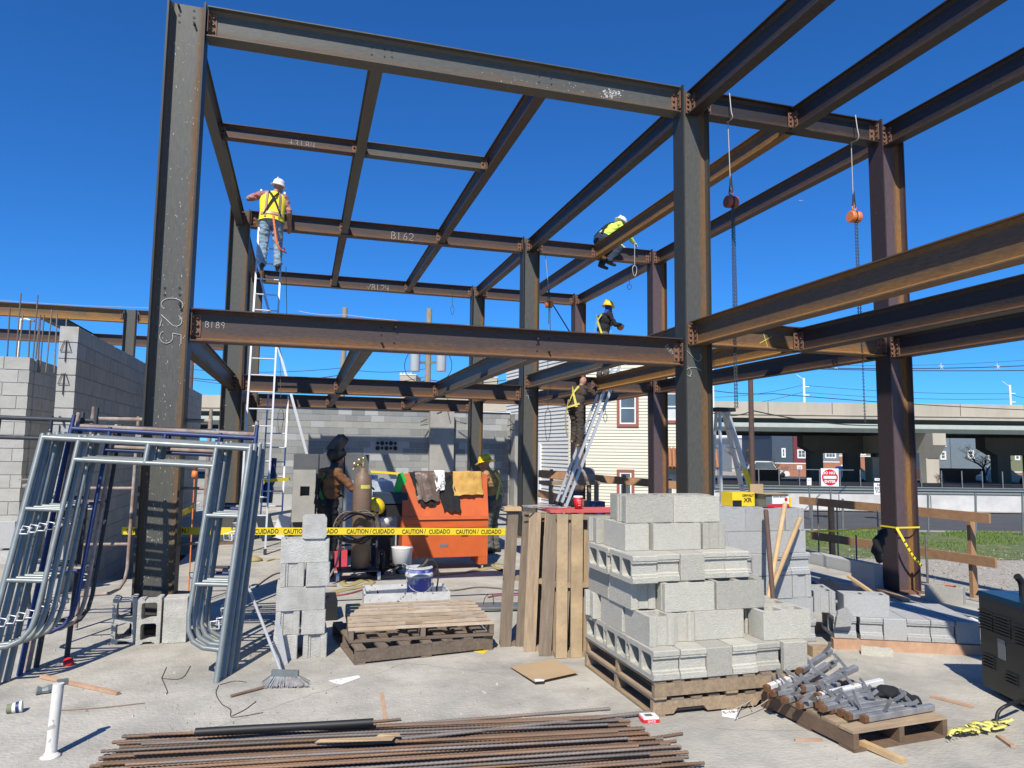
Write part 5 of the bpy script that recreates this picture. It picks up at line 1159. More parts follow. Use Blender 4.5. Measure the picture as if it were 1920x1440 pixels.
mb = MB(); mb.prism([(0, 0), (.26, 0), (.25, .08), (.18, .06), (.14, .09), (.08, .07), (.02, .10)], 0, .06, Matrix.Translation(G(1615, 1228)) @ Matrix.Rotation(-.5, 4, 'Z')); tag(mb.build('broken_block_shard', M_CMU), 'ragged shard of pale block on the slab behind the brace tubes', 'block fragment')
# ------------------------------------------------------------------ rebar bundle in the foreground
random.seed(31)
def rebar(a, b, r, m, label, group, ribs=True, name='rebar', sag=0):
    a, b = Vector(a), Vector(b); mb = MB(); d = (b-a); L = d.length; d.normalize()
    n = int(L/.0135) if ribs else 6
    P = []; R = []
    wob = random.uniform(-.006, .006)
    for i in range(n+1):
        t = i/n; P.append(a+d*L*t+Vector((0, wob*math.sin(PI*t*2), 0))); R.append(r*(1.06 if i % 2 else .78) if ribs else r)
    mb.tube(P, R, 6 if ribs else 12, sm=True); o = mb.build(name, m); return tag(o, label, 'rebar' if ribs else 'pipe', group)
GRB = 'rebars in the foreground bundle'
YL = [G(200+0*i, 1408).y for i in range(1)]
for i in range(50):
    u = i/49; lay = i % 4 == 3
    yl = 4.90-1.05*u+random.uniform(-.008, .008); yr = 4.52-.80*u+random.uniform(-.01, .01)
    yl = 5.0-1.15*u; yr = 4.55-.95*u
    x0 = -.95-.12*u+random.uniform(-.05, .03)+.9*max(0, .10-u)*0; x1 = 2.05+.14*min(1, u*1.6)+random.uniform(-.06, .05)
    z = .011 if not lay else .028
    rebar((x0, yl-.02+random.uniform(-.008, .008), z), (x1, yr+random.uniform(-.008, .008), z), .0095, M_RUST if random.random() < .55 else M_RUST2, f'rusty ribbed rebar in the foreground bundle, {nth(i)} from the far side', GRB)
for i in range(8):
    u = (i+.5)/8; rebar((-.8-.1*u, 4.93-1.1*u, .045), (1.9+.1*u, 4.5-.92*u, .045), .0095, M_RUST2 if i % 2 else M_RUST, f'rusty ribbed rebar lying on top of the foreground bundle, {nth(i)} from the far side', GRB)
a = G(285, 1398); b = G(1144, 1332); rebar((a.x, a.y, .012), (b.x, b.y, .012), .011, M_RUST2, 'thick rebar lying apart just behind the foreground bundle', None)
a = G(640, 1362); b = G(752, 1354); rebar((a.x-1.0, a.y+.02-.02, .012), (b.x, b.y+.02, .012), .009, M_RUST, 'short rusty rebar ending left of centre behind the bundle', None)
a = G(1160, 1346); b = G(1445, 1315); rebar((a.x-1.6, a.y-.12, .05), (b.x, b.y, .014), .0125, M_RUST2, 'long dark rebar reaching from the bundle past the block pallet', None)
a = G(1205, 1392, 0); b = G(1280, 1379, 0); rebar((a.x-.3, a.y-.02, .012), (b.x, b.y, .012), .010, M_RUST, 'upper of two rebars poking out right of the bundle', None)
a = G(1205, 1400, 0); b = G(1268, 1393, 0); rebar((a.x-.3, a.y-.02, .012), (b.x, b.y, .012), .010, M_RUST, 'lower of two rebars poking out right of the bundle', None)
a = OY(364, 1410, 4.72); b = OY(698, 1382, 4.66)
rebar((a.x, 4.72, .085), (b.x, 4.62, .085), .024, M_BLACK, 'smooth black pipe lying on top of the rebar bundle', None, ribs=False, name='black_pipe')
for nm, pts, m, lb in (('paper_scrap', [(590, 1392), (735, 1388), (742, 1380), (600, 1386)], M_CARD, 'torn pale paper scrap on the rebar bundle'), ('paper_scrap', [(705, 1381), (752, 1380), (748, 1374), (712, 1376)], M_CARD, 'small brown paper scrap on the rebar bundle')):
    mb = MB(); P = [G(x, y, .07+.01*(i % 2)) for i, (x, y) in enumerate(pts)]; mb.add(P+[p-Vector((0, 0, .002)) for p in P], [(0, 1, 2, 3), (7, 6, 5, 4), (0, 4, 5, 1), (1, 5, 6, 2), (2, 6, 7, 3), (3, 7, 4, 0)]); tag(mb.build(nm, m), lb, 'paper')
# ------------------------------------------------------------------ small things on the slab
# white pipe stub
p = G(95, 1418); mb = MB(); mb.tube([p, p+Vector((.005, .005, .2)), p+Vector((.012, .01, .395))], [.030, .029, .029], 18); mb.lathe([(.058, 0), (.045, .006), (.032, .022), (.03, .022)], 18, Matrix.Translation(p), 0)
o = mb.build('pipe_stub', M_PIPE); tag(o, 'white spattered pipe stub standing out of the slab at the lower left', 'pipe')
mb = MB(); mb.box(-.02, -.005, .0, .035, .025, .03, 0, Matrix.Translation(p+Vector((0.02, .035, .375))) @ Matrix.Rotation(.5, 4, 'Z')); mb.build('tape_wrap', M_GALVR, o)
# crushed cans and cup
p = G(68, 1303); mb = MB(); mb.tube([p+Vector((0, 0, .03)), p+Vector((.03, .012, .024)), p+Vector((.065, .02, .028)), p+Vector((.10, .04, .034))], [.030, .022, .029, .026], 8, sm=False); tag(mb.build('crushed_can', M_GALV), 'crushed silver and brown can beside the white pipe stub', 'can')
p = G(12, 1338); d = Vector((.95, .12, .08)); mb = MB(); mb.tube([p+Vector((0, 0, .028)), p+Vector((.085, .012, .036))], [.026, .037], 16); o = mb.build('paper_cup', M_WHITE); tag(o, 'paper cup with blue and green print lying on its side at the left edge', 'cup')
mb = MB(); mb.tube([p+Vector((.05, .007, .032)), p+Vector((.07, .01, .034))], [.0335, .0365], 16, caps=False); mb.build('printed_band', M_BTUBE, o)
mb = MB(); mb.tube([p+Vector((.0, .0, .03)), p+Vector((.03, .004, .031))], [.028, .031], 16, caps=False); mb.build('printed_band', M_GREENS, o)
p = G(130, 1246); mb = MB(); mb.lathe([(0, 0), (.035, 0), (.04, .03), (.035, .06), (0, .065)], 10, Matrix.Translation(p) @ Matrix.Rotation(.9, 4, 'X')); tag(mb.build('red_cap', M_REDPL), 'small red plastic cap in the scaffold shadow', 'plastic cap')  # loose red plastic cap
def stick(pts, r, m, lb, nm='wire', cat='wire', n=5): mb = MB(); mb.tube(catmull([Vector(q) if len(q) == 3 else G(q[0], q[1], r) for q in pts], 5), r, n); return tag(mb.build(nm, m), lb, cat)
mb = MB(); mb.bar(G(78, 1268, .015), G(222, 1300, .012), .03, .02); tag(mb.build('wood_splinter', M_LUMB), 'splintered reddish wood lath lying near the scaffold feet', 'wood scrap')
stick([(115, 1332), (190, 1327), (272, 1318)], .004, M_RUST, 'thin rusty rod on the slab beside the white pipe stub', 'thin_rod', 'rod')
stick([(433, 1305), (497, 1288)], .011, M_RUST, 'short rusty rebar offcut beside the broom', 'rebar_offcut', 'rebar', 8)
for pts, lb in (([(303, 1272), (312, 1251)], 'bent tie wire on the slab, left twig'), ([(303, 1272), (340, 1272), (357, 1249)], 'bent tie wire on the slab, long arm'), ([(303, 1271), (314, 1297), (310, 1300)], 'bent tie wire on the slab, lower arm'), ([(410, 1285), (405, 1300), (416, 1320), (432, 1330), (434, 1344), (460, 1342), (493, 1336)], 'twisted dark wire below the scaffold feet'), ([(436, 1342), (460, 1330), (480, 1315)], 'loose dark wire end below the scaffold feet'), ([(412, 1284), (440, 1277), (462, 1279)], 'dark wire beside the scaffold foot')): stick(pts, .003, M_WIRE, lb)
mb = MB(); P = [G(x, y, .004) for x, y in ((712, 1298), (719, 1298), (726, 1350), (719, 1350))]; mb.add(P+[q-Vector((0, 0, .003)) for q in P], [(3, 2, 1, 0), (0, 1, 5, 4), (1, 2, 6, 5), (2, 3, 7, 6), (3, 0, 4, 7)]); tag(mb.build('wood_sliver', M_LUMB), 'narrow reddish strip of wood lying before the rebars', 'wood scrap')
for pts, m, lb, nm, cat in (([(957, 1250), (1035, 1236), (1084, 1260), (1003, 1278)], M_CARD, 'flat brown cardboard sheet in front of the standing pallets', 'cardboard', 'cardboard'), ([(616, 1276), (672, 1266), (676, 1270), (640, 1283)], M_WHITE, 'torn white paper on the slab in front of the low pallets', 'paper_scrap', 'paper'), ([(895, 1213), (917, 1218), (908, 1225), (889, 1221)], M_TAPE, 'small bright yellow paper tag beside the low pallets', 'yellow_tag', 'paper'), ([(998, 1268), (1024, 1270), (1020, 1276), (1004, 1277)], M_WHITE, 'white label on the cardboard sheet', 'paper_label', 'label'), ([(1352, 1326), (1382, 1328), (1383, 1347), (1354, 1342)], M_WHITE, 'white steel tag attached to the tie wires by the pallet', 'steel_tag', 'tag')):
    h = .03 if nm == 'cardboard' else .006 if nm != 'paper_label' else .036
    P = [G(x, y, h*(1 if i in (2, 3) else .5)) for i, (x, y) in enumerate(pts)]; mb = MB(); mb.add(P+[q-Vector((0, 0, .004)) for q in P], [(0, 3, 2, 1), (4, 5, 6, 7), (0, 1, 5, 4), (1, 2, 6, 5), (2, 3, 7, 6), (3, 0, 4, 7)]); o = tag(mb.build(nm, m), lb, cat)
    if nm == 'steel_tag': text('5-10', .05, frame(P[0].lerp(P[2], .5)+Vector((0, 0, .003)), (1, 0, 0), (0, .95, .1), (0, 0, 1)), M_GALVR, parent=o)
for i, pts in enumerate((([(1380, 1345), (1400, 1310), (1450, 1284)]), ([(1385, 1342), (1420, 1325), (1440, 1312)]), ([(1375, 1330), (1400, 1318), (1445, 1290)]), ([(1400, 1308), (1412, 1325)]), ([(1560, 1245), (1568, 1225), (1572, 1213)]))):
    stick([(*G(x, y, .03+.02*j)[:],) for j, (x, y) in enumerate(pts)], .0035, M_ZINC, f'pale tie wire between block pallet and tube pallet, {ORD[i]} piece')
# red and white battery-like pack
p = G(1218, 1352); M = Matrix.Translation(p) @ Matrix.Rotation(-.12, 4, 'Z'); t = thing('red_pack', 'small red and white box lying by the rebar ends', 'box', M=M)
mb = MB(); mb.prism([(-.055, -.04), (.055, -.04), (.062, 0), (.055, .06), (-.055, .06), (-.062, 0)], 0, .022, M); mb.build('base', M_REDPL, t); mb = MB(); mb.prism([(-.052, -.035), (.052, -.035), (.052, .055), (-.052, .055)], .022, .034, M); mb.build('lid', M_WHITE, t)
mb = MB(); mb.box(-.03, -.01, .034, .02, .03, .036, 0, M); mb.build('label', M_GALVR, t); text('SINCE', .02, M @ frame((0, -.041, .011), (1, 0, 0), (0, 0, 1), (0, -1, 0)), M_WPRINT, parent=t)
# broom
t = thing('broom', 'angled grey push broom leaning against the scaffold legs', 'broom', G(528, 1272))
bp = G(528, 1262, .09); tp = OY(458, 1080, 6.75)
mb = MB(); mb.tube([bp, tp], .012, 10); mb.build('handle', M_ALU, t)
mb = MB(); mb.bar(bp+Vector((-.07, .02, .0)), bp+Vector((.12, -.04, .0)), .035, .045); mb.build('head', M_GALVR, t)
random.seed(3); mb = MB()
for i in range(420):
    u = random.random(); v = random.uniform(-1, 1); a = bp+Vector((-.07, .02, -.015)).lerp(Vector((.12, -.04, -.015)), u)+Vector((0, v*.015, 0)); sp = (u-.45)*.16
    b = Vector((a.x+sp+random.uniform(-.01, .01), a.y+v*.05-.01, random.uniform(.0, .02))); dx = Vector((.0022, 0, 0)); mb.add([a-dx, a+dx, b+dx*1.5, b-dx*1.5], [(0, 1, 2, 3)])
mb.build('bristles', M_BROOM, t)
# strap on slab piece behind broom
mb = MB(); mb.box(-.02, -.006, 0, .02, .006, .36, 0, Matrix.Translation(G(535, 1245)) @ Matrix.Rotation(-.22, 4, 'Y')); tag(mb.build('steel_strip', M_ALU), 'bent light metal strip standing between the broom and the small block pile', 'metal strip')
# shovel and pick handles against rear stack
for i, (x0, y0, x1, y1, m, lb) in enumerate(((1450, 1130, 1436, 958, M_BROWNP, 'dark wooden tool handle leaning left on the rear block stack'), (1440, 1125, 1472, 945, M_WOODN, 'light wooden tool handle, middle one against the rear block stack'), (1437, 1130, 1500, 972, M_WOODN, 'light wooden tool handle leaning farthest right on the rear block stack'))):
    a = OY(x0, y0, 5.1+.04*i); b = OY(x1, y1, 5.46+.0*i); a = b+(a-b)*1.35
    mb = MB(); mb.tube([a, b], [.019, .021], 12); mb.lathe([(.021, 0), (.015, .012), (0, .016)], 12, frame(b, (1, 0, 0), (0, 1, 0), (0, 0, 1))); tag(mb.build('tool_handle', m), lb, 'tool handle')
# boxes on rear stack
zt = .09+6*ch
M = Matrix.Translation((3.66, 5.9, zt)) @ Matrix.Rotation(.0, 4, 'Z')
def boxat(px0, px1, py0, py1, Y, dpt):
    a = OY(px0, py1, Y); b = OY(px1, py0, Y); return a.x, a.z, b.x, b.z
x0, z0, x1, z1 = boxat(1391, 1420, 910, 935, 5.80, .2)
t = thing('tool_box_carton', 'yellow carton for a power tool standing on the rear block stack', 'carton', (x0, 5.8, zt))
mb = MB(); mb.box(x0-.10, 5.80, zt+.001, x0+.135, 5.98, zt+.125); mb.build('carton', M_YEL, t)
text('DEWALT', .030, frame((x0+.065, 5.798, zt+.098), (1, 0, 0), (0, 0, 1), (0, -1, 0)), M_TEXT, parent=t, bold=.0008); text('XR', .055, frame((x0+.06, 5.798, zt+.055), (1, 0, 0), (0, 0, 1), (0, -1, 0)), M_TEXT, parent=t, bold=.001, sx=1.15)
mb = MB(); mb.box(x0-.099, 5.795, zt+.001, x0-.005, 5.799, zt+.055); mb.build('printed_panel', M_TEXT, t)
x2 = x0+.16; t = thing('open_carton', 'open grey and white carton with a raised cardboard flap on the rear block stack', 'carton', (x2, 5.7, zt))
mb = MB(); mb.box(x2, 5.66, zt+.001, x2+.235, 5.86, zt+.115); mb.build('carton', M_GALVR, t); mb = MB(); mb.box(x2+.06, 5.655, zt+.03, x2+.236, 5.659, zt+.11); mb.build('printed_panel', M_WHITE, t)
mb = MB(); mb.box(x2+.001, 5.652, zt+.0, x2+.237, 5.6545, zt+.025); mb.build('red_band', M_REDPL, t); mb = MB(); mb.box(x2-.02, 5.87, zt+.116, x2+.12, 5.876, zt+.20, 0); mb.build('flap', M_CARD, t)
mb = MB(); mb.box(x2-.02, 5.64, zt+.117, x2+.25, 5.868, zt+.121); mb.build('flap', M_CARD, t)
text('GRAIN BOOST', .022, frame((x2+.14, 5.653, zt+.095), (1, 0, 0), (0, 0, 1), (0, -1, 0)), M_TEXT, parent=t); mb = MB(); mb.lathe([(.017, 0), (.017, .002), (0, .0021)], 12, frame((x2+.205, 5.654, zt+.07), (1, 0, 0), (0, 0, 1), (0, -1, 0)), 0, False); mb.build('round_mark', M_REDS, t)
mb = MB(); mb.box(x2+.239, 5.70, zt+.001, x2+.30, 5.85, zt+.085); tag(mb.build('yellow_case', M_YEL), 'small yellow case right of the open carton on the rear block stack', 'case')
# cup and papers on standing pallets
p = Vector((2.42, 6.12, 1.238)); t = thing('paper_cup', 'red paper coffee cup with white lid on the red board', 'cup', p)
mb = MB(); mb.lathe([(.030, 0), (.042, .10)], 18, Matrix.Translation(p)); mb.build('cup', M_REDS, t); mb = MB(); mb.lathe([(.044, .10), (.044, .112), (.038, .118), (0, .118)], 18, Matrix.Translation(p)); mb.build('lid', M_WHITE, t)
mb = MB()
for st_ in (.03, .05, .07): mb.tube(catmull([p+Vector((-.012, -.037-.003*(st_/.03-1), st_)), p+Vector((.0, -.040, st_+.008)), p+Vector((.012, -.037-.002*(st_/.03-1), st_))], 3), .0015, 4)
mb.build('white_print', M_WPRINT, t)
mb = MB(); random.seed(8)
for i in range(9):
    a = Vector((2.15+random.uniform(-.1, .1), 6.2+random.uniform(-.06, .08), 1.24+i*.003)); an = random.uniform(-.4, .4); mb.bar(a-Vector((.14*math.cos(an), .14*math.sin(an), 0)), a+Vector((.12*math.cos(an), .12*math.sin(an), .01)), .012, .003)
tag(mb.build('wire_ties', M_ZINC), 'loose sheaf of metal ties lying on the standing pallets', 'metal ties')
# bucket, tub, steel bundle, low dark block
p = G(785, 1122); t = thing('bucket', 'blue plastic bucket caked with mortar holding a black mixer tool', 'bucket', p)
mb = MB(); mb.lathe([(.135, 0), (.150, .25), (.162, .255), (.162, .29), (.152, .30), (.156, .36), (.150, .365), (.144, .30), (.12, .06), (0, .06)], 24, Matrix.Translation(p)); mb.build('pail', M_BLUEP, t)
mb = MB(); mb.lathe([(.165, .262), (.168, .275), (.165, .29), (.158, .31)], 24, Matrix.Translation(p)); mb.lathe([(.158, .35), (.162, .36), (.158, .37), (.148, .362)], 24, Matrix.Translation(p)); mb.build('rim', M_MORTB, t)
mb = MB(); mb.tube(catmull([p+Vector((-.16, -.0, .27)), p+Vector((-.12, -.14, .15)), p+Vector((.02, -.175, .10)), p+Vector((.13, -.12, .16)), p+Vector((.16, 0, .27))], 5), .003, 5); mb.build('bail', M_ZINC, t)
t = thing('mixer_tool', 'black corded tool lying in the top of the blue bucket', 'power tool', p+Vector((0, 0, .3)))
mb = MB(); mb.tube([p+Vector((-.02, 0, .33)), p+Vector((.06, .03, .38)), p+Vector((.11, .05, .43))], [.035, .032, .045], 8); mb.build('body', M_BLACK, t)
mb = MB(); mb.tube([p+Vector((-.2, -.03, .42)), p+Vector((.0, -.02, .31))], .006, 6); mb.build('rod', M_ALU, t); mb = MB(); mb.tube(catmull([p+Vector((.11, .05, .43)), p+Vector((.19, .04, .42)), p+Vector((.23, .0, .28)), p+Vector((.21, -.02, .10)), p+Vector((.22, 0, .01))], 6), .010, 6); mb.build('cord', M_BLACK, t)
a = G(690, 1140); M = Matrix.Translation((.72, 8.15, 0)) @ Matrix.Rotation(-.05, 4, 'Z'); t = thing('mortar_tub', 'low spattered white mortar tub behind the low pallets', 'tub', M=M)
mb = MB(); mb.box(0, 0, .0, .95, .55, .02, 0, M)
for q in ((0, 0, .95, .02), (0, .53, .95, .55), (0, .02, .02, .53), (.93, .02, .95, .53)): mb.box(q[0], q[1], .02, q[2], q[3], .17, 0, M)
mb.build('tub', M_MORTB, t)
mb = MB(); random.seed(12)
for i in range(26):
    y = 7.55+.02*(i % 13); z = .01+.022*(i//13); mb.bar((1.65+random.uniform(-.05, .05), y+.25, z+.02), (2.75, y+.12+random.uniform(-.03, .03), z+.01), .018, .016)
tag(mb.build('wire_truss_bundle', M_GALVS), 'bundle of thin galvanised wall reinforcement strips on the slab right of the bucket', 'metal strips', kind='stuff')
stick([(1120-270, 1112, .1)] and [(2.0, 7.9, .05), (2.03, 7.9, .14), (2.1, 7.88, .16), (2.11, 7.87, .06)], .005, M_WIRE, 'bent dark wire handle on the metal strips')
mb = MB(); mb.box(-.10, 7.75, 0, .42, 8.25, .19); tag(mb.build('black_crate', M_BLACK), 'low black crate between the small block pile and the low pallets', 'crate')
# straps and hoses over the slab
def ribbon(pts, wd, m, lb, nm='lifting_strap', cat='strap'):
    P = catmull([Vector(q) for q in pts], 6); vs = []; fs = []
    for i, p in enumerate(P):
        d = (P[min(i+1, len(P)-1)]-P[max(0, i-1)]); d.z = 0; d.normalize(); s = Vector((-d.y, d.x, 0)); tw = .5*math.sin(i*.35); s = (s*math.cos(tw)+Vector((0, 0, 1))*abs(math.sin(tw))*.8)*wd/2
        vs += [p-s*.6+Vector((0, 0, .004)), p+s+Vector((0, 0, .004)), p+s, p-s*.6]
    for i in range(len(P)-1):
        a = i*4; b = a+4
        for k in range(4): fs.append((a+k, b+k, b+(k+1) % 4, a+(k+1) % 4))
    mb = MB(); mb.add(vs, fs, 0, True); return tag(mb.build(nm, m), lb, cat)
g3 = lambda L, z=.01: [tuple(G(x, y, z)) for x, y in L]
ribbon(g3([(612, 1118), (640, 1108), (680, 1100), (700, 1090), (660, 1084), (640, 1092), (655, 1098), (690, 1087), (740, 1082), (775, 1076)]), .09, M_KHSTR, 'khaki lifting strap snaking over the slab in front of the gas cart')
ribbon(g3([(800, 1080), (850, 1076), (900, 1069), (925, 1064), (940, 1070), (925, 1060), (960, 1062)]), .08, M_KHSTR, 'khaki lifting strap in front of the orange tool box')
stick(g3([(612, 1118), (650, 1114), (700, 1102), (760, 1104)]), .011, M_HOSER, 'dull red hose across the slab left of the blue bucket', 'hose', 'hose', 7)
stick(g3([(1030, 1114), (940, 1116), (915, 1120)]), .011, M_HOSER, 'dull red hose across the slab behind the standing pallets', 'hose', 'hose', 7)
stick(g3([(800, 1105), (850, 1107), (900, 1101), (960, 1106), (1010, 1112)]), .010, M_HOSE, 'dark cable across the slab right of the blue bucket', 'cable', 'cable', 7)
stick(g3([(480, 1100), (500, 1085), (520, 1075), (560, 1070)]), .010, M_HOSE, 'dark cable on the slab behind the scaffold frames', 'cable', 'cable', 7)
stick(g3([(500, 1052), (520, 1048), (560, 1052), (600, 1056)]), .014, M_KHSTR, 'looped khaki sling on the slab by the tall ladder foot', 'sling', 'sling', 7)
p = G(476, 1052, .0); mb = MB(); mb.lathe([(0, .0), (.12, .0), (.13, .03), (.06, .07), (0, .075)], 12, Matrix.Translation(p)); tag(mb.build('sand_bag', M_KHSTR), 'small olive cloth bag on the slab beside the tall ladder', 'bag')
# ------------------------------------------------------------------ gas cylinder cart
cp = G(664, 1072); cp = Vector((cp.x, 10.1, 0)); t = thing('cylinder_cart', 'steel hand cart carrying the gas cylinder with coiled hoses', 'cart', cp)
for s in (-1, 1):
    mb = MB(); mb.tube([cp+Vector((.24*s, -.12, .12)), cp+Vector((.25*s, .08, .95))], .016, 8); mb.build('upright', M_KTUBE, t)
    mb = MB(); mb.lathe([(.0, -.02), (.055, -.02), (.06, 0), (.055, .02), (0, .02)], 16, frame(cp+Vector((.27*s, -.16, .062)), (0, 1, 0), (0, 0, 1), (1, 0, 0))); mb.build('wheel', M_PVC, t)
    mb = MB(); mb.lathe([(.0, -.035), (.16, -.035), (.18, 0), (.16, .035), (0, .035)], 18, frame(cp+Vector((.34*s, .2, .182)), (0, 1, 0), (0, 0, 1), (1, 0, 0))); mb.build('tyre', M_BLACK, t)
mb = MB(); mb.box(cp.x-.27, cp.y-.2, .12, cp.x+.27, cp.y+.2, .14); mb.build('platform', M_KTUBE, t)
for z in (.45, .9): mb = MB(); mb.tube([cp+Vector((-.25, .04, z)), cp+Vector((.25, .04, z))], .014, 8); mb.build('crossbar', M_KTUBE, t)
cc = cp+Vector((.03, -.02, 0)); t2 = thing('gas_cylinder', 'brown gas cylinder with pale label and brass regulator standing on the cart', 'gas cylinder', cc+Vector((0, 0, .141)))
mb = MB(); mb.lathe([(.0, .15), (.10, .142), (.125, .17), (.128, 1.25), (.12, 1.34), (.085, 1.42), (.045, 1.45), (.04, 1.50), (0, 1.5)], 24, Matrix.Translation(cc)); mb.build('bottle', M_CYL, t2)
mb = MB(); mb.lathe([(.022, 1.5), (.03, 1.53), (.02, 1.56), (.014, 1.6), (.026, 1.62), (.026, 1.64), (0, 1.645)], 12, Matrix.Translation(cc)); mb.tube([cc+Vector((0, 0, 1.55)), cc+Vector((-.09, -.03, 1.53)), cc+Vector((-.14, -.03, 1.47))], .014, 8)
for q in ((-.06, -.05, 1.60), (-.12, -.06, 1.55)): mb.lathe([(.028, 0), (.028, .015), (0, .016)], 12, frame(cc+Vector(q), (1, 0, 0), (0, 0, 1), (0, -1, 0)))
mb.build('regulator', M_BRASS, t2)
mb = MB(); n = 9; vs = []; R_ = .1295
for i in range(n+1):
    a = math.radians(-105+i*7); vs += [cc+Vector((R_*math.cos(a), R_*math.sin(a), 1.22)), cc+Vector((R_*math.cos(a), R_*math.sin(a), 1.27))]
mb.add(vs, [(2*i, 2*i+2, 2*i+3, 2*i+1) for i in range(n)]); mb.build('label', M_STRAP, t2)
random.seed(9); t3 = thing('hose_coil', 'coil of grey and brown welding hose hung on the gas cylinder cart', 'hose', cp+Vector((0, -.2, .5)))
for k in range(7):
    c = cp+Vector((-.04+random.uniform(-.03, .03), -.22-.012*k, .72+random.uniform(-.03, .03))); rx = .27+random.uniform(-.03, .02); rz = .18+random.uniform(-.02, .02)
    P = [c+Vector((rx*math.cos(a*2*PI/20), random.uniform(-.01, .01), rz*math.sin(a*2*PI/20)+.02*math.sin(a*1.3+k))) for a in range(20)]; mb = MB(); mb.tube(catmull(P, 2, True), .012, 6, closed=True); mb.build('loop', M_HOSE if k % 2 else M_BRSH, t3)
mb = MB(); mb.tube(catmull([cp+Vector((-.25, -.22, .5)), cp+Vector((-.30, -.3, .25)), cp+Vector((-.42, -.45, .04)), cp+Vector((-.3, -.5, .02))], 6), .016, 6); mb.build('loose_end', M_RTUBE, t3)
for (px, y, m, lb, r, h) in ((638, 10.9, M_PINK, 'small red fuel can on the slab left of the gas cart', .10, .34),):
    p = OY(px, 1020, y); p.z = 0; mb = MB(); mb.box(p.x-.1, y-.08, 0, p.x+.1, y+.08, .28); mb.lathe([(.03, .28), (.03, .34), (0, .345)], 10, Matrix.Translation((p.x, y, 0))); tag(mb.build('fuel_can', m), lb, 'fuel can')
# things between cart and box
p = Vector((1.17, 10.75, 0)); mb = MB(); mb.box(.98, 10.8, 0, 1.38, 11.2, .55); tag(mb.build('black_cabinet', M_BLACK), 'black equipment case between the gas cart and the orange box', 'case')
mb = MB(); mb.lathe([(.13, 0), (.15, .36), (.155, .37), (0, .37)], 20, Matrix.Translation((1.44, 10.45, 0)), 0); o = tag(mb.build('white_bucket', M_WHITE), 'white plastic bucket beside the left leg of the orange box', 'bucket')
mb = MB(); random.seed(17)
for i in range(8):
    c = Vector((1.05+random.uniform(-.16, .2), 10.72+random.uniform(-.05, .1), .66+random.uniform(-.04, .1))); mb.lathe([(0, -.05), (.08, -.03), (.10, .02), (.05, .06), (0, .07)], 10, Matrix.Translation(c) @ Matrix.Rotation(random.uniform(-1, 1), 4, 'X') @ Matrix.Rotation(random.uniform(-1, 1), 4, 'Y'))
tag(mb.build('white_bags', M_WHITE), 'crumpled white plastic bag on the black case by the gas cart', 'bag')
mb = MB(); mb.lathe([(.14, 0), (.135, .05), (.10, .10), (.05, .13), (0, .135)], 18, frame((1.06, 10.58, .93), (1, 0, 0), (0, .5, .8), (-.3, -.8, .5))); tag(mb.build('face_shield', M_YEL), 'yellow hard hat hanging beside the gas cylinder', 'hard hat')
mb = MB(); mb.box(1.05, 10.6, .80, 1.52, 11.0, .95, 0, Matrix.Translation((.0, 0, .17))); tag(mb.build('tool_case', M_NAVY), 'dark blue grey plastic tool case lying left of the orange box', 'tool case')
mb = MB(); mb.box(1.0, 10.62, .78, 1.5, 11.1, .955); tag(mb.build('equipment_pile', M_BLACKC), 'pile of black gear under the tool case', 'gear')
mb = MB(); mb.prism([(0, 0), (.17, .02), (.18, .2), (.13, .3), (.07, .27)], 0, .10, frame((1.32, 10.75, 1.12), (1, 0, 0), (0, 0, 1), (0, -1, 0))); tag(mb.build('green_bag', M_GREENP), 'bright green bag standing on the tool case', 'bag')
random.seed(4)
for i in range(5):
    c = Vector((1.2+random.uniform(-.2, .2), 10.4+random.uniform(-.1, .1), 0)); P = [c+Vector((random.uniform(-.15, .15), random.uniform(-.1, .1), .02+.03*j)) for j in range(5)]; mb = MB(); mb.tube(catmull(P, 4), .018, 6); tag(mb.build('black_cable', M_BLACK), f'black cable heap on the slab left of the orange box, {ORD[i]} loop', 'cable')
# wrapped pallet load and pvc pipes behind
M = Matrix.Translation((.75, 12.2, 0)); mb = MB(); mb.prism([(0, 0), (1.55, 0), (1.6, .08), (1.6, 1.0), (0, 1.0), (-.04, .5)], .12, 1.22, M); tag(mb.build('wrapped_load', M_FILM), 'pallet load wrapped in bluish stretch film behind the gas cylinder', 'wrapped load')
pallet('pallet under the film-wrapped load', Matrix.Translation((.75, 12.2, 0)), W=1.5, D=1.0)
for i, (px, y1) in enumerate(((652, 886), (684, 881), (694, 890), (704, 891), (716, 896), (729, 900))):
    p = OY(px, y1, 14.6); mb = MB(); mb.tube([(p.x, 14.6, 0), (p.x, 14.6, p.z)], .045, 12); mb.tube([(p.x, 14.6, p.z-.1), (p.x, 14.6, p.z)], .053, 12); tag(mb.build('pvc_pipe', M_PVC), f'white plastic pipe standing behind the wrapped load, {ORD[i]} from the left', 'pipe', 'white pipes standing behind the wrapped load')
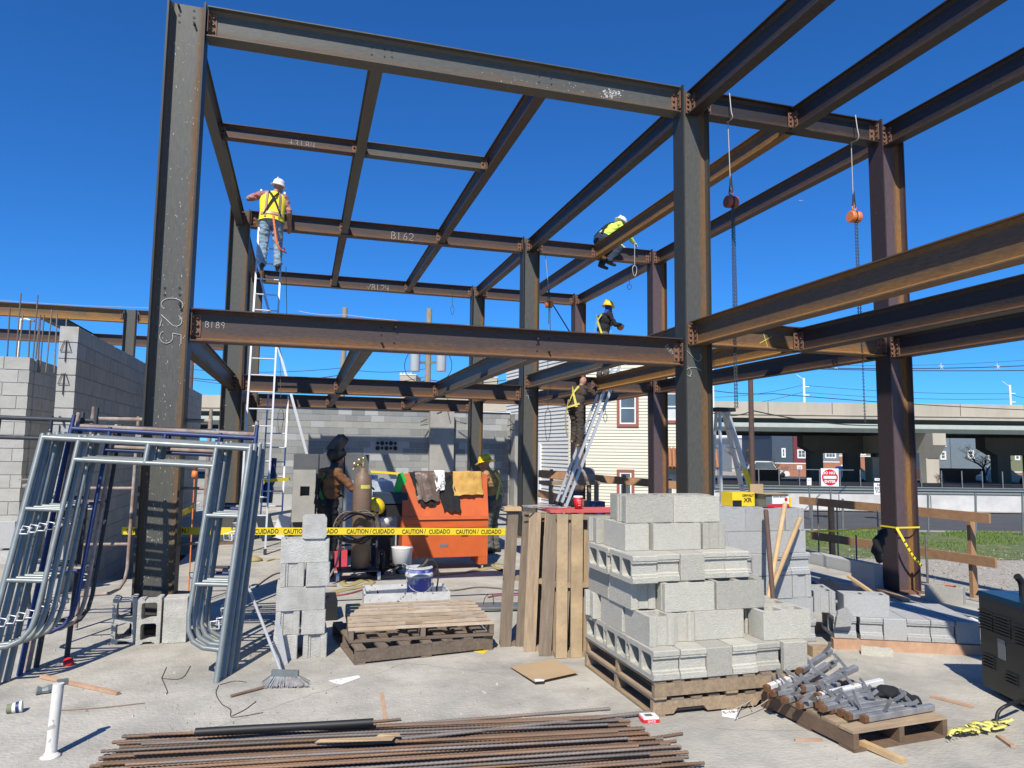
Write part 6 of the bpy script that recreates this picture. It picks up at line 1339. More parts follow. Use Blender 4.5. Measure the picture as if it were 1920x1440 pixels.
# tall block stack behind the welder
for i in range(3):
    a = OY(545, 1000, 12.6); mb = MB(); mb.box(a.x+.42*i, 12.6, 0, a.x+.42*i+.40, 13.0, 1.66-.0*i); 
    o = mb.build('panel_stack', M_DKG); tag(o, f'tall grey stack of concrete panels behind the welder, {ORD[i]} from the left', 'concrete stack')
a = OY(547, 900, 12.45); mb = MB(); M = frame((a.x+.02, 12.55, .55), (1, 0, 0), (0, 0, 1), (0, -1, 0)); mb.prism([(0, 0), (.36, 0), (.36, .85), (0, .85)], 0, .12, M, 0, [[(.12, .42), (.27, .42), (.27, .58), (.12, .58)]]); tag(mb.build('pale_block', M_CONC), 'pale concrete piece with a square hole, leaning behind the welder', 'concrete piece')
for i, (px, py, m, lb, nm) in enumerate(((505, 945, M_NAVY, 'blue dented water bottle pack by the ladder foot', 'blue_case'), (522, 955, M_PVC, 'white crumpled box by the ladder foot', 'white_box'))):
    p = G(px, 1000); mb = MB(); mb.box(-.13, -.1, 0, .13, .1, .42, 0, Matrix.Translation((OY(px, 1000, 14.6).x, 14.6, .05)) @ Matrix.Rotation(.3*(i*2-1), 4, 'Y')); tag(mb.build(nm, m), lb, 'box')
p = OY(514, 868, 15.4); mb = MB(); mb.tube(catmull([p+Vector((0, 0, .1)), p+Vector((-.02, 0, -.25)), p+Vector((-.1, .02, -.5)), p+Vector((-.12, 0, -.8))], 4), [.05]*4+[.09]*4+[.12]*5, 8); tag(mb.build('blue_tarp', M_BTUBE), 'blue cloth hanging on the shorter ladder', 'cloth')
# ------------------------------------------------------------------ orange tool box
bx0 = OY(753, 1045, 10.55).x; bx1 = OY(914, 1045, 10.55).x; yb = 10.55
t = thing('tool_box', 'large orange steel job-site tool box on short legs with its lid raised', 'tool box', ((bx0+bx1)/2, yb+.3, 0))
mb = MB(); mb.box(bx0, yb, .19, bx1, yb+.62, .76); mb.build('body', M_ORANGE, t)
for x in (bx0, bx1-.14): mb = MB(); mb.prism([(0, 0), (.14, 0), (.14, .12), (0, .12)], 0, .5, frame((x, yb+.002, .07), (1, 0, 0), (0, 0, 1), (0, 1, 0))); mb.build('leg', M_ORANGE, t)
for x in (bx0+.07, bx1-.07):
    mb = MB(); mb.lathe([(.035, -.012), (.035, .012), (0, .013)], 12, frame((x, yb+.05, .036), (0, 1, 0), (0, 0, 1), (1, 0, 0))); mb.build('caster', M_ALU, t)
Ml = frame((bx0, yb-.004, .78), (1, 0, 0), (0, .22, .975), (0, -.975, .22)); W_ = bx1-bx0
mb = MB(); mb.box(-.004, 0, -.03, W_+.004, .64, .0, 0, Ml); mb.box(-.004, -.02, -.28, .02, .64, -.03, 0, Ml); mb.box(W_-.02, -.02, -.28, W_+.004, .64, -.03, 0, Ml); mb.box(.02, .61, -.28, W_-.02, .64, -.031, 0, Ml); mb.build('lid', M_ORANGE, t)
mb = MB(); mb.box(-.006, -.045, -.03, W_+.006, -.003, .012, 0, Ml); mb.build('lid_lip', M_ORANGE, t)
mb = MB(); mb.box(bx0-.003, yb-.006, .62, bx1+.003, yb-.001, .66); mb.build('body_fold', M_ORANGE, t)
for u in (.32, .92):
    mb = MB(); mb.box(bx0+u-.05, yb-.016, .50, bx0+u+.05, yb-.001, .62); mb.build('latch', M_BRED, t)
mb = MB(); mb.box(bx0+.55, yb-.004, .34, bx0+.68, yb-.001, .38); mb.build('maker_plate', M_GALVR, t)
# clothes hanging over the lid
def drape(name, label, u0, u1, v0, v1, m, thick=.03, seed=1, skew=0., cat='jacket', lift=.0):
    """cloth slung over the lid edge: u along the lid, v down its face (0 = top edge)"""
    random.seed(seed); nu, nv = 14, 16; vs = []
    for i in range(nu+1):
        for j in range(nv+1):
            u = u0+(u1-u0)*i/nu; tt = j/nv; v = v0+(v1-v0)*tt
            u += skew*max(0, v)+.030*noise.noise(Vector((i*.35, j*.3, seed)))
            edge = .0 if 0 < i < nu else -.01
            if v < 0: P = (u, .665+lift, v*1.0)            # behind the edge
            else: P = (u, .665-v+.04*noise.noise(Vector((i*.3, 3.1, seed)))*(tt**2), .018+lift+.05*abs(noise.noise(Vector((i*.8, j*.22, seed+5))))+thick*math.sin(PI*i/nu)*.6)
            vs.append(Ml @ Vector(P))
    fs = [(i*(nv+1)+j, (i+1)*(nv+1)+j, (i+1)*(nv+1)+j+1, i*(nv+1)+j+1) for i in range(nu) for j in range(nv)]
    n = len(vs); back = [v+Ml.to_3x3() @ Vector((0, 0, -.012)) for v in vs]; mb = MB(); mb.add(vs, fs, 0, True); mb.add(back, [f[::-1] for f in fs], 0, True)
    rim = [i*(nv+1) for i in range(nu+1)]+[nu*(nv+1)+j for j in range(1, nv+1)]+[i*(nv+1)+nv for i in range(nu-1, -1, -1)]+[j for j in range(nv-1, 0, -1)]
    o = len(mb.v); mb.add([vs[i] for i in rim]+[back[i] for i in rim], [(k, (k+1) % len(rim), (k+1) % len(rim)+len(rim), k+len(rim)) for k in range(len(rim))])
    return tag(mb.build(name, m), label, cat)
drape('jacket', 'black jacket slung over the left of the raised orange lid', .09, .32, -.1, .50, M_BLACKC, .03, 3, .35)
drape('jacket', 'shiny brown leather jacket over the raised orange lid', .17, .50, -.12, .44, M_LEATHB, .06, 5, .12, lift=.016)
drape('jacket', 'black bib overalls hanging furthest down the orange lid', .47, .74, -.1, .60, M_BLACKC, .04, 9, .22)
drape('white_bag', 'white bag with black lettering tucked over the orange lid', .48, .62, -.12, .28, M_WHITE, .02, 11, .0, 'bag', lift=.03)
o = drape('glove_leather', 'yellow leather welding apron folded over the right of the orange lid', .74, 1.18, -.12, .36, M_LEATHY, .06, 15, .05, 'leather apron', lift=.012)
text('RECORD', .085, Ml @ frame((.585, .50, .10), (-.55, -.80, 0), (.80, -.55, 0), (0, 0, 1)), M_TEXT, parent=None, name='tmp')
tt = bpy.data.objects['tmp']; bag = [x for x in bpy.data.objects if x.name.startswith('white_bag') and x.get('category') == 'bag'][0]
tt.data.transform(bag.matrix_basis.inverted()); tt.parent = bag; tt.name = 'lettering'
# ------------------------------------------------------------------ caution tape
def tape(name, label, pts, hgt, texts, m=M_TAPE):
    P = [Vector(p) for p in pts]; t = thing(name, label, 'caution tape', P[0]); mb = MB(); vs = []; fs = []
    for p in P: vs += [p+Vector((0, 0, -hgt/2)), p+Vector((0, 0, hgt/2)), p+Vector((0, .0012, hgt/2)), p+Vector((0, .0012, -hgt/2))]
    for i in range(len(P)-1):
        a = i*4; b = a+4; fs += [(a, b, b+1, a+1), (a+1, b+1, b+2, a+2), (a+2, b+2, b+3, a+3), (a+3, b+3, b, a)]
    mb.add(vs, fs); mb.build('tape', m, t)
    for (px, body) in texts:
        p = OY(px, 996, 8.0); zc = None
        for i in range(len(P)-1):
            if P[i].x <= p.x <= P[i+1].x: u = (p.x-P[i].x)/(P[i+1].x-P[i].x); zc = P[i].z+(P[i+1].z-P[i].z)*u
        if zc is None: continue
        text(body, .068, frame((p.x, P[0].y-.0015, zc-.004), (1, 0, 0), (0, 0, 1), (0, -1, 0)), M_TEXT, parent=t, bold=.0010, sx=.76)
    return t
tz = lambda x, y: OY(x, y, 8.0)
tape('caution_tape', 'yellow bilingual caution tape stretched across the site at waist height', [tz(228, 995), tz(480, 996), tz(700, 996), tz(960, 997)], .075,
     [(262, 'CUIDADO'), (328, 'CAUTION /'), (500, 'CUIDADO'), (553, 'CAUTION'), (612, 'CUIDADO'), (673, 'CAUTION /'), (719, 'CUIDADO'), (776, 'CAUTION /'), (824, 'CUIDADO'), (876, 'CAUTION /'), (921, 'CUIDADO'), (958, 'CAUT')])
# lean yellow tape round the right column and its loose end
zc = OY(1665, 990, Y1-HB-.01).z
t = thing('caution_tape', 'yellow tape tied round the right column with a dangling printed end', 'caution tape', (XC, Y1, zc))
mb = MB(); e = .006
for a, b in (((XC-HC-e, Y1-HB-e), (XC+HC+e, Y1-HB-e)), ((XC-HC-e, Y1+HB+e), (XC-HC-e, Y1-HB-e)), ((XC+HC+e, Y1-HB-e), (XC+HC+e, Y1+HB+e))): mb.bar((*a, zc), (*b, zc), .003, .02, (0, 0, 1))
mb.build('wrap', M_TAPE, t)
P = [Vector((XC-HC-.01, Y1-HB-.015, zc)), OY(1690, 1005, Y1-HB-.05), OY(1703, 1028, Y1-HB-.08), OY(1716, 1048, Y1-HB-.08), OY(1728, 1060, Y1-HB-.06)]; P = catmull(P, 5)
mb = MB()
for i in range(len(P)-1): mb.bar(P[i], P[i+1]+(P[i+1]-P[i])*.1, .004, .032, (.6, .0, .8), 0)
mb.build('loose_end', M_TAPE, t)
mb = MB()
for i in range(6, len(P)-1): 
    if i % 2: q = P[i].lerp(P[i+1], .5); d = (P[i+1]-P[i]).normalized(); mb.bar(q-d*.008+Vector((0, -.006, 0)), q+d*.008+Vector((0, -.006, 0)), .003, .024, (.6, 0, .8))
mb.build('printed_marks', M_TEXT, t)
mb = MB(); q = [tuple(OY(x, y, yy)) for x, y, yy in ((1522, 996, 10.6), (1575, 995, 9.6), (1620, 991, 8.8), (1662, 990, 7.8))]
for i in range(3): mb.bar(q[i], q[i+1], .003, .03 if i != 1 else .018, (0, 0, 1))
tag(mb.build('caution_tape', M_TAPE), 'thin twisted yellow tape running from the right column back to the stack', 'caution tape')
mb = MB(); q = [OY(693, 884, 16), OY(760, 889, 16)]; mb.bar(q[0], q[1]+(q[1]-q[0])*1.8, .003, .05); tag(mb.build('caution_tape', M_TAPE), 'shaded yellow tape stretched in front of the rear wall behind the pipes', 'caution tape')
mb = MB(); q = [OY(494, 902, 14.5), OY(544, 898, 14.8)]; mb.bar(q[0], q[1], .003, .06); tag(mb.build('caution_tape', M_TAPE), 'yellow tape strung between the ladder rails at the left', 'caution tape')
mb = MB(); q = [OY(340, 964, 8.6), OY(366, 950, 8.8)]; mb.bar(q[0], q[1], .003, .06); tag(mb.build('caution_tape', M_TAPE), 'loose yellow tape scrap behind the left column', 'caution tape')
# crumpled tape heap at right
M_TAPEP = mat('faded_yellow_tape', (.66, .60, .16), .55, 0, .25, 30, spots=((.03, .03, .02), 60, .66)); random.seed(41); pc = G(1840, 1356)
for i in range(6):
    a = G(1778+i*14, 1383-i*3, .015); P = [a+Vector((random.uniform(-.02, .02)+.045*j, random.uniform(-.035, .045), .006+random.uniform(0, .04))) for j in range(6)]
    ribbon(P, .035, M_TAPEP, f'crumpled yellow caution tape beside the tube pallet, {ORD[i]} fold from the left', 'caution_tape', 'caution tape')
mb = MB()
for i in range(16):
    p = G(1782+i*6.5, 1383-i*1.9, .045); mb.bar(p, p+Vector((.004, .02, .006)), .006, .003)
tag(mb.build('printed_marks', M_TEXT), 'black printing visible on the crumpled yellow tape', 'print')
# ------------------------------------------------------------------ chain hoists
def chain(mb, a, b, lk=.03, r=.0042):
    a, b = Vector(a), Vector(b); d = b-a; n = int(d.length/(lk*.75)); d.normalize()
    u = d.orthogonal().normalized(); v = d.cross(u)
    for i in range(n):
        c = a+d*(i*lk*.75); w_ = u if i % 2 else v; P = [c+d*(.5*lk*math.cos(q))+w_*(lk*.3*math.sin(q)) for q in [2*PI*k/6 for k in range(6)]]; mb.tube(P, r, 4, closed=True)
def hoist(label, px, py, ptop, Y, m, drops, topz, sc=1.):
    p = OY(px, py, Y); t = thing('chain_hoist', label, 'chain hoist', p); q = OY(px-6, ptop, Y); q.z = topz
    mb = MB(); mb.tube([p+Vector((0, 0, .10)), Vector((p.x-.01, Y, p.z+.35)), Vector((q.x, Y, topz-.01))], .006, 6); mb.build('sling', M_ZINC, t)
    mb = MB(); mb.tube([Vector((q.x-.02, Y-.1, topz-.3)), Vector((q.x-.03, Y-.11, topz+.31)), Vector((q.x-.03, Y+.11, topz+.31)), Vector((q.x-.02, Y+.1, topz-.3))], .007, 6); 
    mb = MB(); mb.tube([p+Vector((-.02, 0, .13)), p+Vector((.0, 0, .35))], .011, 6); mb.tube([p+Vector((.02, 0, .13)), p+Vector((.0, 0, .35))], .011, 6); mb.build('shackle_strap', M_BLACK, t)
    mb = MB(); P = [p+Vector((.03*math.cos(a), 0, .12+.035*math.sin(a))) for a in [2*PI*k/10 for k in range(10)]]; mb.tube(P, .009, 6, closed=True); mb.build('top_hook', m, t)
    for s in (-1, 1):
        mb = MB(); mb.lathe([(.0, -.032), (.070, -.032), (.078, -.02), (.078, .02), (.070, .032), (0, .032)], 18, frame(p+Vector((.042*s, 0, .0)), (0, 1, 0), (0, 0, 1), (1, 0, 0)) @ Matrix.Diagonal((sc, 1.0, 1, 1)), sm=False); mb.build('gear_case', m, t)
    mb = MB(); mb.box(p.x-.012, Y-.055, p.z-.06, p.x+.012, Y+.055, p.z+.06); mb.build('frame', M_BLACK, t)
    for dx, py2 in drops:
        b = OY(px+dx+ (4 if dx > 0 else 2), py2, Y); mb = MB(); chain(mb, (p.x+dx*.006, Y-.02, p.z-.07), (p.x+dx*.006+.02*(dx > 0), Y-.02, b.z)); mb.build('load_chain', M_CHAIN, t)
    return t
hoist('reddish chain hoist hanging by a wire sling left of the right column', 1371, 379, 240, Y1+.0, M_HOISTR, ((-1, 768), (1, 768), (4, 590)), ZR-.30)
hoist('bright orange chain hoist hanging close to the right column', 1602, 407, 270, Y1+.0, M_HOIST, ((-1, 640), (4, 795)), ZR-.30)
hoist('small orange chain hoist hanging from the second-row roof beam', 1029, 571, 440, Y2+.0, M_HOIST, ((-1, 610), (3, 640)), ZR-.31)
for (px, y0, y1_, Y, Z, lb) in ((1368, 180, 236, Y1-.10, 0, 'pale wire sling wrapped over the near roof beam above the reddish hoist'), (1604, 218, 262, Y1-.10, 0, 'pale wire sling wrapped over the near roof beam above the orange hoist')):
    mb = MB(); a = OY(px, y0, Y); b = OY(px+6, y1_, Y); mb.tube(catmull([(a.x, Y+.0, ZR+.012), (a.x+.01, Y-.012, (a.z+b.z)/2), (b.x-.01, Y-.01, ZR-.31), (b.x-.02, Y+.1, ZR-.318)], 5), .007, 6); tag(mb.build('wire_sling', M_ZINC), lb, 'wire sling')
# slings / loops
def loop(px, y0, y1_, Y, r, m, lb, w_=9):
    a = OY(px, y0, Y); b = OY(px, y1_, Y); h = a.z-b.z; rr = w_*.5/FOC*Y*1.05; mb = MB()
    mb.tube([a, Vector((b.x, Y, b.z+h*.32)), ], r, 5); P = [Vector((b.x+rr*math.sin(q)*(1-.3*math.cos(q)), Y, b.z+h*.16-h*.16*math.cos(q))) for q in [2*PI*k/14 for k in range(14)]]; mb.tube(P, r, 5, closed=True); return tag(mb.build('wire_sling', m), lb, 'wire sling')
loop(1190, 455, 518, Y2-.2, .008, M_ZINC, 'pale wire loop held down from the seated worker hand'); loop(1180, 515, 543, Y2+1.0, .007, M_BLACK, 'small black wire loop hanging under the right roof beam')
loop(536, 500, 640, 14.6, .006, M_BLACK, 'black cord with loop hanging beside the tall ladder top'); loop(525, 670, 812, 13.6, .005, M_HOSE, 'brown cord with loop hanging beside the tall ladder'); loop(848, 540, 590, Y3-.3, .006, M_WIRE, 'thin wire loop hanging from the far roof beam', 6)
loop(1135, 740, 792, 13.6, .006, M_WIRE, 'thin black wire loop hanging right of the aluminium ladder', 7); loop(1027, 640, 828, 13.9, .006, M_WIRE, 'long chain loop hanging right of the middle rear column', 12)
mb = MB(); mb.tube([OY(1037, 572, Y2-.1), OY(1068, 622, Y2-.6)], .012, 6); tag(mb.build('black_strap', M_BLACKC), 'black strap slanting down from the small orange hoist', 'strap')
# ------------------------------------------------------------------ timber guard rail at the slab's right edge
t = thing('guard_rail', 'temporary timber guard rail of two long boards on posts along the slab edge', 'guard rail', (9.3, 9, -.25))
def rl(p0, p1, m=M_RAIL, nm='rail'): mb = MB(); mb.bar(p0, p1, .04, .135, (0, 0, 1)); return mb.build(nm, m, t)
gx0 = 9.0
A = OX(1838, 1115, 8.9)
pA = OX(1820, 1100, 8.75); yA = G(1820, 1100, -.24); yB = G(1558, 1048, -.24)
yA = Vector((9.2, 8.05, -.24)); 
dA = 8.15; xA = OY(1820, 1000, dA).x; dB = 10.9; xB = OY(1558, 1000, dB).x
for (px, dd, y0, lb) in ((1820, dA, 975, 0), (1558, dB, 948, 1)):
    a = OY(px, y0, dd); mb = MB(); mb.box(a.x-.045, dd-.03, -.24, a.x+.045, dd+.03, a.z); mb.build('post', M_RAIL, t)
for (l0, l1_, y) in (((1500, 938), (1856, 972), 0), ((1522, 1004), (1868, 1056), 1)):
    u0 = l0[0]; a = OY(l0[0], l0[1], dB+.45-.06); xr = l1_[0]; b = OY(xr, l1_[1], dA-.35-.06)
    rl(a, b)
# far part of the rail toward the house
t2_ = thing('guard_rail', 'shaded timber guard rail crossing in front of the cream house', 'guard rail', (7, 20.5, 0))
for (x0, y0, x1, y1) in ((1010, 888, 1330, 915), (1010, 925, 1120, 950)):
    a = OY(x0, y0, 21.0); b = OY(x1, y1, 17.5); mb = MB(); mb.bar(a, b, .05, .22); mb.build('rail', M_RAIL, t2_)
for (px, Y, y0) in ((1034, 20.8, 880), (1316, 17.6, 900), (1170, 19.3, 890)):
    a = OY(px, y0, Y); mb = MB(); mb.box(a.x-.045, Y-.03, -.24, a.x+.045, Y+.03, a.z); mb.build('post', M_RAIL, t2_)
for i, (px, y0, y1, Y, lb) in enumerate(((1533, 942, 1060, 10.4, 'left'), (1569, 945, 1050, 10.0, 'second'), (1605, 1003, 1058, 9.4, 'third'), (1645, 950, 1040, 9.2, 'fourth'))):
    a = OY(px, y0, Y); mb = MB(); mb.tube([(a.x, Y, -.2), a], .012, 6); tag(mb.build('vertical_rebar', M_RUST2), f'upright rebar at the slab edge left of the right column, {lb} one', 'rebar', 'rebars at the slab edge')
# low kerb wall of blocks along the slab edge behind the right column
mb = MB(); mb.box(7.99, 8.05, -.22, 8.19, 15, .17); tag(mb.build('low_wall', M_CMUG), 'low grey block wall along the slab edge behind the right column', 'low wall')
mb = MB(); mb.box(7.20, 7.80, .0, 7.33, 8.2, .34, 0, None); tag(mb.build('block_pier', M_CMUG), 'narrow grey block pier just left of the right column base', 'block pier')
mb = MB(); random.seed(77)
P = [OY(x, y, 7.45) for x, y in ((1662, 992), (1650, 1010), (1645, 1035), (1652, 1055))]; mb.tube(catmull(P, 4), [.025+.045*math.sin(PI*i/12)+.012*((i*7)%3-1) for i in range(13)], 9); tag(mb.build('black_bag', M_BLACKC), 'black bag hanging on the left side of the right column', 'bag')
# black sheet heap behind low block row
mb = MB(); n = 22; c0 = Vector((6.0, 7.35, 0)); vs = []
for i in range(n+1):
    for j in range(n+1):
        u = i/n*2-1; v = j/n*2-1; r_ = max(0, 1-u*u)*max(0, 1-v*v); z = .02+.30*r_**.6*(.6+.9*abs(noise.noise(Vector((u*2.3, v*2.3, 1)))))+.05*noise.noise(Vector((u*7, v*7, 4)))*r_
        vs.append(c0+Vector((u*.62, v*.4, max(.003, z))))
mb.add(vs, [(i*(n+1)+j, (i+1)*(n+1)+j, (i+1)*(n+1)+j+1, i*(n+1)+j+1) for i in range(n) for j in range(n)], 0, True); tag(mb.build('plastic_sheet', M_TARP), 'crumpled black plastic sheet heaped behind the low block row', 'plastic sheet')
mb = MB(); a = G(1590, 1080, .25); b = G(1660, 1128, .02); mb.bar(a, b, .05, .03); tag(mb.build('wood_scrap', M_WOODN), 'light wood stick leaning out of the black plastic heap', 'wood scrap')
mb = MB(); a = G(1610, 1088, .05); b = G(1700, 1125, .02); mb.bar(a, b, .09, .03); tag(mb.build('board', M_LUMB), 'brown board lying on the slab left of the right column base', 'board')
mb = MB(); mb.bar(G(1606, 1388, .03), G(1696, 1428, .015), .045, .03); tag(mb.build('wood_scrap', M_WOODN), 'light lath sticking out from under the tube pallet', 'wood scrap')
mb = MB(); mb.bar(G(1872, 1380, .01), G(1900, 1400, .01), .03, .015); tag(mb.build('wood_scrap', M_LUMB), 'reddish wood chip at the lower right', 'wood scrap')
mb = MB(); mb.bar(G(1490, 1387, .006), G(1542, 1387, .006), .02, .01); tag(mb.build('wood_scrap', M_LUMB), 'thin wood sliver left of the tube pallet', 'wood scrap')
mb = MB(); mb.bar(G(1745, 1305, .01), G(1825, 1325, .01), .02, .015); tag(mb.build('wood_scrap', M_LUMB), 'thin brown stick right of the brace tubes', 'wood scrap')
# ------------------------------------------------------------------ generator at the right edge
M = Matrix.Translation((4.99, 4.38, 0)) @ Matrix.Rotation(math.radians(-17), 4, 'Z'); t = thing('generator', 'dark engine welder with louvres and a curved black exhaust pipe at the right edge', 'generator', M=M)
zt_ = .70; GL_, GW_ = 1.35, .85
mb = MB(); c = .03; mb.prism([(c, -GL_), (GW_-c, -GL_), (GW_, -GL_+c), (GW_, -c), (GW_-c, 0), (c, 0), (0, -c), (0, -GL_+c)], .05, zt_, M); mb.build('housing', M_GENB, t)
mb = MB(); mb.prism([(-.004, .0), (GW_+.004, 0), (GW_, .035), (.02, .035)], -.004, GL_+.004, M @ frame((0, 0, zt_+.001), (1, 0, 0), (0, 0, 1), (0, -1, 0))); mb.build('roof', M_GENT, t)
for (y0, n, z0, w_) in ((-.03, 7, .47, .15), (-.21, 7, .47, .16), (-.05, 5, .20, .13), (-.42, 7, .45, .15), (-.62, 7, .45, .15), (-.30, 4, .16, .12)):
    for k in range(n): mb = MB(); mb.bar(M @ Vector((-.006, y0, z0+k*.022)), M @ Vector((-.006, y0-w_, z0+k*.022)), .012, .010, (0, 0, 1)); mb.build('louvre', M_BLACK, t)
mb = MB(); mb.box(-.004, -.31, .30, -.001, -.23, .44, 0, M); mb.build('data_plate', M_GALVR, t)
e = M @ Vector((.22, -.20, 0)); mb = MB(); P = [Vector((e.x, e.y, zt_)), Vector((e.x, e.y, zt_+.09)), Vector((e.x-.012, e.y, zt_+.14)), Vector((e.x-.05, e.y, zt_+.18))]; mb.tube(catmull(P, 4), .026, 12); mb.build('exhaust_pipe', M_BLACK, t)
for x in (.08, .69): mb = MB(); mb.box(x, -1.25, 0, x+.08, -.1, .048, 0, M); mb.build('skid', M_BLACK, t)
a = G(1832, 1165); mb = MB(); mb.box(0, 0, 0, .22, .2, .17, 0, Matrix.Translation((6.15, 5.60, 0)) @ Matrix.Rotation(-.4, 4, 'Z')); tag(mb.build('white_case', M_WHITE), 'small white case with dark side behind the generator', 'case')
mb = MB(); mb.box(0, 0, 0, .1, .06, .04, 0, TR(5.95, 5.72, 0, .4)); tag(mb.build('wood_scrap', M_WOOD), 'small wood block beside the white case', 'wood scrap')
stick(g3([(1810, 1170), (1850, 1180), (1900, 1190)]), .01, M_BLACK, 'black cable running to the generator', 'cable', 'cable', 6); stick(g3([(1818, 1196), (1850, 1204), (1900, 1214)]), .008, M_HOSER, 'red cable running to the generator', 'cable', 'cable', 6)
stick([tuple(G(1868, 1357, .02)), tuple(G(1872, 1335, .08)), tuple(G(1890, 1322, .12)), tuple(G(1920, 1312, .1))], .012, M_BLACK, 'black cable curving up from the crumpled tape', 'cable', 'cable', 7)
# saw table with motor behind the ladder
t = thing('work_bench', 'rough timber bench with a rusty machine on it behind the aluminium ladder', 'work bench', (6.9, 17, 0))
a = OY(1025, 905, 16.5); b = OY(1125, 912, 16.5); mb = MB(); mb.box(a.x, 16.5, a.z-.06, b.x, 17.1, a.z+.03); mb.build('bench_top', M_WOOD, t)
for x in (a.x+.1, a.x+.55, b.x-.3, b.x-.1): mb = MB(); mb.box(x, 16.55, 0, x+.09, 16.64, a.z-.062); mb.build('leg', M_WOODG, t)
c = OY(1092, 893, 16.7); mb = MB(); mb.lathe([(0, -.28), (.2, -.26), (.24, 0), (.2, .26), (0, .28)], 14, frame(c, (0, 1, 0), (0, 0, 1), (1, 0, 0))); tag(mb.build('machine_body', M_RTUBE), 'brown rounded machine sitting on the rough timber bench', 'machine')
c = OY(1120, 944, 15.5); mb = MB(); mb.box(c.x-.25, 15.4, 0, c.x+.15, 15.7, c.z+.05); tag(mb.build('blue_crate', M_BTUBE), 'blue crate on the floor beyond the red board', 'crate')
# white jack post left
p = OY(52, 900, 9.2); mb = MB(); mb.tube([(p.x, 9.2, 0), (p.x, 9.2, p.z)], .02, 8); mb.box(p.x-.07, 9.15, p.z, p.x+.07, 9.25, p.z+.012); mb.lathe([(.05, -.09), (.05, -.05), (.02, -.04)], 10, Matrix.Translation(p)); tag(mb.build('screw_jack', M_RTUBE), 'rusty screw jack with a flat plate standing by the left block wall', 'screw jack')
p = OY(365, 893, 8.7); mb = MB(); mb.lathe([(.02, -.02), (.035, 0), (.03, .06), (.02, .06), (.02, .09), (.05, .095), (.05, .11), (0, .11)], 12, Matrix.Translation(p)); mb.tube([(p.x, p.y, 0), (p.x, p.y, p.z)], .008, 6); tag(mb.build('rebar_cap', M_HOIST), 'orange rebar safety cap on a rod behind the scaffold frames', 'rebar cap')  # orange rebar cap on a thin rod
# ------------------------------------------------------------------ cream house and white house
def siding_house(label, corner, dirx, W, Hh, z0, m, exposure=.115, dirn=None, depth=8., name='house', lap=.030):
    """front face from corner along dirx, clapboards built one by one"""
    x = Vector(dirx).normalized(); z = Vector((0, 0, 1)); n = x.cross(z)      # outward normal
    M = frame((corner[0], corner[1], z0), x, -n, z)           # local y = into the house
    t = thing(name, label, 'house', M=M)
    mb = MB(); mb.box(.012, .012, 0, W-.012, depth if lap < .032 else 1.0, Hh, 0, M); mb.build('wall', m, t)
    me = MB(); e = exposure; me.add([(0, -.004, e), (W, -.004, e), (W, -lap, 0), (0, -lap, 0), (0, .01, 0), (W, .01, 0), (0, .01, e), (W, .01, e)], [(0, 3, 2, 1), (3, 4, 5, 2), (0, 6, 4, 3), (1, 2, 5, 7)]); md = me.build('clapboard', m, data_only=True, origin=(0, 0, 0))
    k = 0
    while (k+1)*e < Hh: inst('clapboard', md, Matrix.Translation((0, 0, k*e)), t); k += 1
    return t, M
def window(t, M, x0, z0, x1, z1, trim=M_TRIM, panes=1, curtain=False, sash=M_WHITE, tw=.11, glass=M_GLASS):
    mb = MB()
    for q in ((x0-tw, z0-tw, x1+tw, z0), (x0-tw, z1, x1+tw, z1+tw), (x0-tw, z0, x0, z1), (x1, z0, x1+tw, z1)): mb.box(q[0], -.065, q[1], q[2], .02, q[3], 0, M)
    f = mb.build('window', trim, t)
    def sub(mb, nm, m):
        me = mb.build(nm, m, data_only=True, origin=(0, 0, 0)); o = bpy.data.objects.new(nm, me); C.objects.link(o); o.parent = f; o.matrix_parent_inverse = Matrix.Identity(4); me.transform(t.matrix_basis.inverted()); return o
    s_ = .05; mb = MB(); zm = (z0+z1)/2
    for q in ((x0, z0, x1, z0+s_), (x0, z1-s_, x1, z1), (x0, z0+s_, x0+s_, z1-s_), (x1-s_, z0+s_, x1, z1-s_), (x0+s_, zm-s_/2, x1-s_, zm+s_/2)): mb.box(q[0], -.052, q[1], q[2], .0, q[3], 0, M)
    for k in range(1, panes): xm = x0+(x1-x0)*k/panes; mb.box(xm-.03, -.050, z0+s_, xm+.03, 0, z1-s_, 0, M)
    sub(mb, 'sash', sash)
    mb = MB(); mb.box(x0+s_, -.032, z0+s_, x1-s_, .005, z1-s_, 0, M); sub(mb, 'pane', glass)
    if curtain: mb = MB(); mb.box(x0+s_, -.036, z0+s_, x1-s_, -.033, zm-.1, 0, M); sub(mb, 'curtain', M_CURT)
    return f
hd_ = 27.0
cR = FD(1340, 900, 26.5); cL = FD(1068, 900, 27.5); dx_ = Vector((cR.x-cL.x, cR.y-cL.y, 0)); Wc_ = dx_.length
th, MH = siding_house('cream clapboard house with brown-trimmed windows behind the middle and right columns', cL, dx_, Wc_, 6.1, -.35, M_SIDE, .118)
def onhouse(M, px, py):
    d = ray(px, py); Mi = M.inverted(); o = Mi @ EYEV; dd = Mi.to_3x3() @ d; tt_ = -o.y/dd.y; q = o+dd*tt_; return q.x, q.z
for (a, b, c_, d_, kw) in ((1162, 803-8, 1192, 736, {}), (1249, 788, 1300, 737, dict(curtain=True)), (1162, 930, 1184, 886, {}), (1236, 930, 1262, 895, dict(trim=M_SIDE))):
    x0, z0 = onhouse(MH, a, b); x1, z1 = onhouse(MH, c_, d_); window(th, MH, x0, max(z0, .3), x1, z1, **kw)
